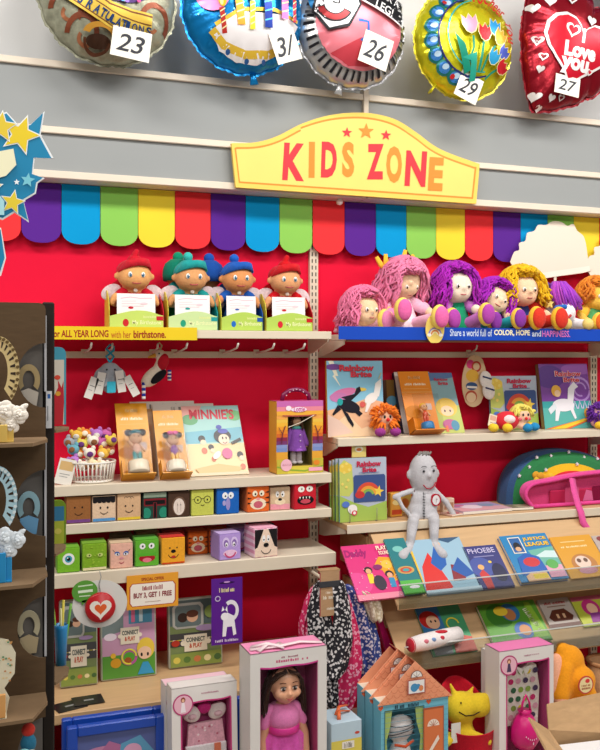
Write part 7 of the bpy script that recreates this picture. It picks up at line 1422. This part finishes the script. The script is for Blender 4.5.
m = MB(); v = at(386, 640, .36); m.prism([(-.035, .08), (-.02, .09), (.03, -.05), (.01, -.06)], 0, .02, mat('#d01c70', 'fabric')); tag(m.build('pink_strap', loc=v), 'magenta strap hanging between the scarves and the wood racks', 'strap')
# foreground open carton
def fg_carton():
    C = mat('#b39068', 'board'); p = 1.35; cx, cy = PX(600, p), -p; t = thing('open_carton', 'open brown cardboard carton with white paper inside, bottom right corner', 'carton', (0, 0, 0)); o = Vector((PX(585, 1.3), -1.3, 0)); t.location = o
    def q(px, py, pp): return at(px, py, pp) - o
    def slab(name, pts, th=.004):
        m = MB(); a, b_, c = pts[:3]; n_ = (b_-a).cross(c-a).normalized()*th; vs = list(pts) + [v + n_ for v in pts]; n = len(pts)
        m.add(vs, [tuple(range(n-1, -1, -1)), tuple(range(n, 2*n))] + [(i, (i+1) % n, (i+1) % n+n, i+n) for i in range(n)], C); m.build(name, t)
    A_, B_ = q(548, 705, 1.10), q(640, 683, 1.05)          # far rim
    A2, B2 = q(548, 728, 1.11), q(640, 745, 1.08)
    slab('rear_flap', [q(547, 704, 1.08), q(640, 684, 1.03), q(650, 735, 1.14), q(549, 730, 1.12)])
    near = q(578, 772, 1.42); far = q(549, 730, 1.12); nr = q(680, 790, 1.42); fr = q(650, 735, 1.14)
    slab('left_flap', [q(529, 717, 1.20), far, near, q(560, 775, 1.44)])
    dn = Vector((0, 0, -.3)); zfl = -o.z - 0
    def drop(v): return Vector((v.x, v.y, .002))
    slab('rear_wall', [far, fr, drop(fr), drop(far)]); slab('left_wall', [near, far, drop(far), drop(near)]); slab('front_wall', [nr, near, drop(near), drop(nr)]); slab('right_wall', [fr, nr, drop(nr), drop(fr)])
    m = MB(); a = Vector(far); z = far.z-.035; vs = [Vector((v.x, v.y, z)) for v in (far*.96 + near*.04 + Vector((.012, 0, 0)), fr + Vector((-.02, -.02, 0)), nr + Vector((-.02, .02, 0)), near + Vector((.01, .015, 0)))]
    vs2 = [v - Vector((0, 0, .01)) for v in vs]; m.add(vs + vs2, [(0, 3, 2, 1), (4, 5, 6, 7), (0, 1, 5, 4), (1, 2, 6, 5), (2, 3, 7, 6), (3, 0, 4, 7)], mat('#e4e2e2')); pp = m.build('paper_stack', loc=o); tag(pp, 'sheets of white paper lying inside the open brown carton', 'paper')
fg_carton()
# ================================================================== cardboard display tower at the left edge
def tower():
    Bd = mat('#5a4630', 'board'); Bd2 = mat('#7d654a', 'board'); Bk = mat('#241d18', 'board'); p = 1.25; xr = PX(45.5, p); ztop = PZ(40, 303, p); k = mpp(30, p)
    t = thing('display_tower', 'brown cardboard display tower with oval cut-outs and shelves at the left edge', 'display stand', (xr-.2, -p, 0)); X0 = xr - t.location.x
    def zz(py): return PZ(30, py, p)
    P = [(-.42, 0), (-.42, ztop)] + [(X0-.012 + .012*math.sin(a), ztop-.012 + .012*math.cos(a)) for a in (0, .5, 1.05, 1.57)]
    for (y0, y1, rx) in ((343, 408, 27), (470, 537, 29), (597, 659, 27), (718, 790, 27)):
        za, zb_ = zz(y0), zz(y1); zc, h = (za+zb_)/2, (za-zb_)/2
        for i in range(15): a = PI*i/14; P.append((X0 - rx*k*math.sin(a)*1.0, zc + h*math.cos(a)))
    P.append((X0, 0)); m = MB(); m.prism(P, -.004, .0, Bd); m.build('front_panel', t)
    m = MB(); m.box((-.42, .020, .0), (X0-.004, .022, ztop-.02), mat('#6a6662', 'matte')); m.build('grey_liner', t)
    for (pyc, cc, c2) in ((380, '#a8946a', '#b8b0a4'), (508, '#8ab0bc', '#6aa0c8'), (628, '#b0a88c', '#a89878')):
        m = MB(); xc, zc = X0-.030, zz(pyc); O_ = [(xc + .021*math.cos(a), zc + .030*math.sin(a)) for a in [-.7 + (PI+1.4)*i/18 for i in range(19)]]; I_ = [(xc + .011*math.cos(a), zc + .018*math.sin(a)) for a in [-.7 + (PI+1.4)*i/18 for i in range(19)]]
        m.prism(O_ + I_[::-1], .012, .015, mat(cc)); m.prism([(xc-.016, zc-.052), (xc-.016, zc-.022), (xc, zc-.016), (xc+.018, zc-.024), (xc+.014, zc-.052)], .011, .014, mat(c2)); m.build('rear_card', t)
    x2 = PX(54, p-.05) - t.location.x
    m = MB(); m.box((X0-.004, .035, 0), (x2-.0, .05, ztop+.004), Bk, .003); m.box((-.42, .05, 0), (X0, .056, ztop), Bk); m.build('side_spine', t)
    for i, (ya, yb) in enumerate(((315, 392), (440, 560), (570, 660))):
        m = MB(); m.box((X0-.001, .012, zz(yb)), (X0+.003, .034, zz(ya)), mat('#b8b8bc', 'matte')); m.build('price_channel', t)
    m = MB(); m.box((X0+.003, .03, zz(430)), (X0+.014, .034, zz(392)), mat('#d8d8da')); A = Art(m, .011, zz(392)-zz(430), .03, X0+.003, zz(430)); A.rect(.25, .8, .75, .92, '#3a6ab0'); A.line([(.3, .6), (.3, .2)], .15, '#8a8a90'); m.build('price_label', t)
    for py in (437, 568, 693, 815):
        z = zz(py); m = MB(); P2 = [(-.42, 0), (X0, 0), (X0, -.05), (X0-.03, -.12), (-.42, -.14)]; n = len(P2)
        vs = [(x, y-.004, z) for x, y in P2] + [(x, y-.004, z-.006) for x, y in P2]; m.add(vs, [tuple(range(n-1, -1, -1)), tuple(range(n, 2*n))] + [(i, (i+1) % n, (i+1) % n+n, i+n) for i in range(n)], Bd2); m.build('shelf', t)
    # small right hand ledges
    for px1, py, pz in ((69, 427, 1.12), (66, 545, 1.12), (69, 668, 1.12)):
        z = PZ(60, py, pz); x1 = PX(px1, pz) - t.location.x; m = MB(); vs = [(x2-.002, .05, z), (x2-.002, .15, z), (x1-.014, .16, z), (x1, .13, z), (x1-.006, .09, z), (x2+.004, .05, z)]; n = 6; vs += [(a, b_, c-.005) for a, b_, c in vs]
        m.add(vs, [tuple(range(n)), tuple(range(2*n-1, n-1, -1))] + [(i, i+n, (i+1) % n+n, (i+1) % n) for i in range(n)], Bd2); m.build('ledge', t)
    # star header on a post
    m = MB(); m.box((-.30, .06, 0), (-.26, .075, 1.95), Bk, .002); m.build('header_post', t)
    return t
tw = tower()
def star_sign():
    p = 1.2; org = at(0, 165, p); t = thing('star_sign', 'blue die-cut sign with yellow stars above the cardboard tower', 'sign', org); pa = PArt(None, p, org=org, st=.0004)
    def s(x, y): return (x/3.41, 100 + y/3.41)
    out = [s(*q) for q in ((-130, 100), (-80, 60), (-30, 75), (0, 50), (22, 42), (40, 62), (72, 98), (108, 82), (152, 40), (138, 120), (182, 200), (118, 198), (112, 255), (152, 268), (128, 285), (122, 320), (80, 345), (98, 418), (50, 385), (8, 410), (-20, 400), (-60, 430), (-130, 420))]
    P = [pa.w2(*q) for q in out]; m = MB(); m.prism(P, -.005, 0, mat('#e8eef0')); c = (0, 165); pa.mb = m; pa.n = 13
    pa._p([(x - (x-5)*.045 if x > 5 else x, y - (y-165)*.035) for x, y in out], '#1884b0'); m.build('backing', t)
    def st(cx, cy, r, cc, rot=0, w=.0, q=.45):
        m = MB(); pa.mb = m
        if w: pa.star(cx, cy, r*1.16, '#f0f2ee', rot, q=q)
        pa.star(cx, cy, r, cc, rot, q=q); m.build('star', t)
    pa.n = 16; st(20.5, 135.5, 18.5, '#e8cc28', .35, 1); st(1, 128, 15, '#e4c83a', .1, 1); st(12.5, 203, 11.5, '#e4cc38', .2, 1); st(27.5, 181, 7.5, '#7ac8d8', .15, 0); st(16.5, 183, 3.2, '#eaf2f4', 0, 0); st(-12, 190, 14, '#e4c83a', 0, 1)
    m = MB(); pa.mb = m; pa._p([s(-60, 190), s(45, 170), s(55, 225), s(20, 262), s(-60, 285)], '#f0ecc8'); pa._p([s(0, 330), s(14, 348), s(14, 395), s(-20, 395), s(-20, 330)], '#a8dce4'); m.build('pale_panel', t)
    p0 = [pa.w2(*q) for q in ((-30, 229), (1, 228), (6, 258), (1, 276), (-30, 276))]; m = MB(); m.prism(p0, -.005, 0, mat('#e8eef0')); pa.mb = m; pa.n = 13; pa._p([(-30, 231), (.5, 230), (4.5, 258), (0, 272), (-30, 272)], '#1884b0'); m.build('lower_panel', t)
    x = -.23; m = MB(); m.box((x, .002, -.25), (x+.03, .02, .1), mat('#3a3028', 'board')); m.build('backing_bar', t)
star_sign()
def popup(px, py, zpy, p, s, c1, c2, c3, label, base=True):
    """arched paper wreath card on a shelf: centre px,py ; stands on height of zpy"""
    pz = 1.25; zs = PZ(30, zpy, 1.25)+.0005; o = Vector((PX(px, p), -p, zs)); t = thing('popup_card', label, 'paper card', o, (0, 0, 0), 'paper wreath cards on the cardboard tower'); k = mpp(px, p); zc = PZ(px, py, p)-zs; R = 19*k*s; C = mat(c1, 'paper'); m = MB()
    n = 30; O_ = []; I_ = []
    for i in range(n+1): a = -.9 + (PI+1.8)*i/n; O_.append((R*1.0*math.cos(a), zc + R*1.75*math.sin(a))); I_.append((R*.45*math.cos(a), zc + R*1.05*math.sin(a)))
    m.prism(O_ + I_[::-1], 0, .004, C); A = Art(m, 1, 1, 0, 0, 0)
    for i in range(17):
        a = -.6 + (PI+1.2)*i/16; r0, r1 = .58, .82; w = .035; P = [(R*(r0*math.cos(a-w)), zc + R*(1.05+.7*(r0-.45)/.55)*math.sin(a-w)), (R*r1*math.cos(a-w*1.6), zc + R*(1.05+.7*(r1-.45)/.55)*math.sin(a-w*1.6)), (R*r1*math.cos(a+w*1.6), zc + R*(1.05+.7*(r1-.45)/.55)*math.sin(a+w*1.6)), (R*r0*math.cos(a+w), zc + R*(1.05+.7*(r0-.45)/.55)*math.sin(a+w))]; A.poly(P, '#3a2c20')
    for i in range(26): a = -.8 + (PI+1.6)*i/25; A.poly([(R*(.92*math.cos(a)) + .0035*math.cos(b), zc + R*1.64*math.sin(a) + .0035*math.sin(b)) for b in (0, 1.2, 2.4, 3.6, 4.8)], '#6a5430' if c1[1] > 'c' else '#dfeef2')
    m.build('arch', t)
    W = mat(c2, 'paper')
    for (dx, dz, r) in ((.3, -1.95, .62), (.95, -2.1, .5), (-.5, -2.0, .6), (.55, -2.6, .5)):
        m = MB()
        for ring, (rr, nn, tilt) in enumerate(((1, 6, .1), (.62, 5, .3), (.3, 3, .5))):
            for j in range(nn): a = 2*PI*j/nn + ring*.5 + dx; m.ell((R*(dx + r*rr*.5*math.cos(a)), -.006 - .0035*ring, zc + R*(dz + r*rr*.5*math.sin(a))), (R*r*.46*rr, .0022, R*r*.5*rr), W, rot=(.25*math.sin(a), -a, .25*math.cos(a)), nu=12, nv=6)
        m.ell((R*dx, -.014, zc + R*dz), R*r*.09, W, nu=8, nv=6); m.build('rose', t)
    for (dx, dz, r) in ((1.15, -1.75, .6), (.95, -2.3, -.5), (-.9, -1.8, 2.4)): m = MB(); m.ell((R*dx, -.004, zc + R*dz), (R*.3, .003, R*.14), W, rot=(0, -r, 0)); m.build('leaf', t)
    if base:
        m = MB(); B_ = mat(c3, 'paper'); zt_ = zc - R*2.4
        for j, (x0, x1, hh, y) in enumerate(((-.9, -.45, .8, -.012), (-.5, .0, 1.0, -.02), (-.05, .42, .85, -.016), (.36, .72, .7, -.01))): m.box((R*x0, y, 0), (R*x1, y+.006, max(zt_*hh, .01)), B_, .001)
        m.box((-R*.9, -.014, 0), (R*.72, .014, .003), B_); m.build('stepped_base', t)
    else: m = MB(); m.box((-R*.3, -.012, 0), (R*.3, .012, zc - R), C); m.build('stepped_base', t)
popup(-2, 372, 437, 1.335, 1.08, '#d8c088', '#ece4d8', '#d8b860', 'cream arched paper wreath with white roses on the top tower shelf')
popup(-3, 500, 568, 1.335, 1.02, '#b4d8e4', '#dce4ea', '#2a90c8', 'pale blue arched paper wreath with white roses on the second tower shelf')
def floral_card(px, p, zpy, c, label, acc):
    zs = PZ(30, zpy, 1.25)+.0005; k = mpp(px, p); t = thing('popup_card', label, 'paper card', (PX(px, p), -p, zs), (0, 0, 0), 'paper wreath cards on the cardboard tower'); m = MB(); P = [(-18*k, 0), (-18*k, 70*k), (-6*k, 78*k), (8*k, 74*k), (15*k, 60*k), (14*k, 40*k), (4*k, 26*k), (9*k, 16*k), (6*k, 0)]; m.prism(P, 0, .004, mat(c)); A = Art(m, 33*k, 78*k, 0, -18*k, 0); rnd = random.Random(zpy)
    for i in range(46): u, v = rnd.uniform(.1, .9), rnd.uniform(.42, .95); A.ell(u, v, .035, .03, rnd.choice(acc), n=8)
    A.ell(.35, .18, .2, .12, acc[0]); m.build('printed_card', t); m = MB(); m.box((-16*k, -.02, 0), (5*k, -.014, 24*k), mat(acc[1]), .001); m.build('front_step', t); m = MB(); m.box((-17*k, -.02, 0), (6*k, .012, .002), mat(c)); m.build('base', t)
floral_card(0, 1.34, 693, '#e8e0c4', 'cream floral paper card on the third tower shelf', ['#c88a5a', '#d8a060', '#6a9a70', '#e8d0a0', '#8ab0a8'])
def bottom_card():
    p = 1.33; zs = PZ(30, 815, 1.25)+.0005; k = mpp(25, p); t = thing('popup_card', 'red and cream paper figure card on the lowest visible tower shelf', 'paper card', (PX(22, p), -p, zs), (0, 0, 0), 'paper wreath cards on the cardboard tower'); h = PZ(22, 724, p)-zs
    m = MB(); m.limb((6*k, 0, 0), (6*k, 0, h-.05), .010, .010, mat('#2a6a9a', 'fabric')); m.ell((6*k, 0, h-.012), .012, mat('#b8342a', 'fabric')); m.ell((6*k, -.003, h-.035), (.014, .010, .018), mat('#2a6a88', 'fabric')); m.build('figure', t)
    for i, (dx, dz) in enumerate(((-14, 8), (-6, 5), (1, 9), (8, 4), (-20, 4))): m = MB(); m.ell((dx*k, -.018, h-.055 + dz*k*.4), (.013, .006, .011), mat('#e4dcc8' if i % 2 else '#8ac0c8')); m.limb((dx*k, -.016, h-.065), (dx*k, -.012, 0), .003, .003, mat('#cdbf9f')); m.build('flower', t)
    m = MB(); m.box((-.06, -.03, 0), (.04, .02, .002), mat('#d8c8a8')); m.build('base', t)
bottom_card()
# things on the right-hand ledges
def ledge_card(px0, px1, py0, py1, p, c, edge, label, art):
    zs = PZ(60, py1, p)+.001; xa, xb = PX(px0, p), PX(px1, p); w = xb-xa; h = PZ(60, py0, p)-zs; t = thing('printed_card', label, 'card', ((xa+xb)/2, -p, zs), (0, 0, 0), 'cards on the small side ledges of the tower'); m = MB(); P = [(-w/2, 0), (-w/2, h)] + [(-w/2 + w*(.5 + .5*math.sin(a)), h - w*.5*(1-math.cos(a))) for a in (.0, .4, .8, 1.2, 1.57)] + [(w/2, 0)]
    m.prism(P, 0, .006, mat(edge)); A = Art(m, w*.86, h*.95, 0, -w/2, 0); art(A); m.build('card_sheet', t)
ledge_card(52, 66, 347, 425, 1.105, '#d8cfc0', '#4aa0b8', 'cream card with red long-necked shape on the upper side ledge', lambda A: (A.rect(0, 0, 1, .88, '#ddd4c4'), A.poly([(.2, 0), (.2, .4), (.5, .5), (.5, .6), (.8, .5), (.95, .6), (1.0, .3), (.9, 0)], '#c82c38'), A.ell(.45, .64, .25, .2, '#e0503a'), A.ell(.5, .42, .22, .2, '#e8a83a')))
ledge_card(52, 66, 500, 544, 1.105, '#a8b830', '#7a9a28', 'lime printed box on the middle side ledge', lambda A: (A.rect(0, 0, 1, .9, '#b4c040'), A.rect(0, .55, 1, .9, '#3a80a8'), A.ell(.5, .3, .3, .25, '#d8d060')))
def cup():
    p = 1.10; zs = PZ(60, 667, p)+.001; k = mpp(60, p); t = thing('blue_cup', 'blue cup holding green and yellow sticks on the lower side ledge', 'cup', (PX(61, p), -p, zs)); h = 42*k; m = MB(); m.lathe([(5*k, 0), (6.5*k, h*.9), (7*k, h), (6*k, h), (5.5*k, h*.8), (4.6*k, .004)], mat('#2a8ac8', 'gloss'), 24); m.build('cup_wall', t)
    for i, (x, c, r) in enumerate(((-3, '#8ab040', -.12), (0, '#d8c84a', .05), (3, '#6aa83a', .14), (1.5, '#e0d8a0', -.03))): m = MB(); m.tube([(x*k*.6, 0, .006), (x*k + r*.1, .0, h + 28*k - i*4*k)], .0028, mat(c, 'gloss'), 6); m.build('stick', t)
cup()
# ================================================================== camera and light
cam = bpy.data.cameras.new('camera'); co = bpy.data.objects.new('camera', cam); COL.objects.link(co)
cam.sensor_fit = 'HORIZONTAL'; cam.sensor_width = 36; cam.lens = F/600*36; cam.shift_y = -20/600
cam.clip_start = .05
co.location = (0, -D, H); co.rotation_euler = (PI/2, 0, -PSI); SC.camera = co
W = bpy.data.worlds.new('world'); SC.world = W; W.use_nodes = True
W.node_tree.nodes['Background'].inputs[0].default_value = (1, .96, .93, 1); W.node_tree.nodes['Background'].inputs[1].default_value = .24
def area(x, y, z, sx, sy, e, aim):
    l = bpy.data.lights.new('ceiling_tube', 'AREA'); l.shape = 'RECTANGLE'; l.size = sx; l.size_y = sy; l.energy = e; l.color = (1, .965, .92)
    o = bpy.data.objects.new('ceiling_tube', l); COL.objects.link(o); o.location = (x, y, z)
    o.rotation_euler = (Vector(aim) - Vector((x, y, z))).to_track_quat('-Z', 'Y').to_euler()
area(-.6, -1.55, 3.3, 1.3, .35, 40, (-.4, -.5, 0)); area(1.4, -1.55, 3.3, 1.3, .35, 40, (1.4, -.5, 0)); area(3.4, -1.55, 3.3, 1.3, .35, 40, (3.2, -.5, 0))
area(-1.2, -4.3, 3.3, 1.3, .35, 32, (-.6, 0, .6)); area(1.4, -4.3, 3.3, 1.3, .35, 32, (1.2, 0, .6)); area(4, -4.3, 3.3, 1.3, .35, 32, (3, 0, .6))
SC.view_settings.view_transform = 'Standard'; SC.view_settings.look = 'None'; SC.view_settings.gamma = 1; SC.view_settings.use_curve_mapping = False
SC.view_settings.exposure = -0.2
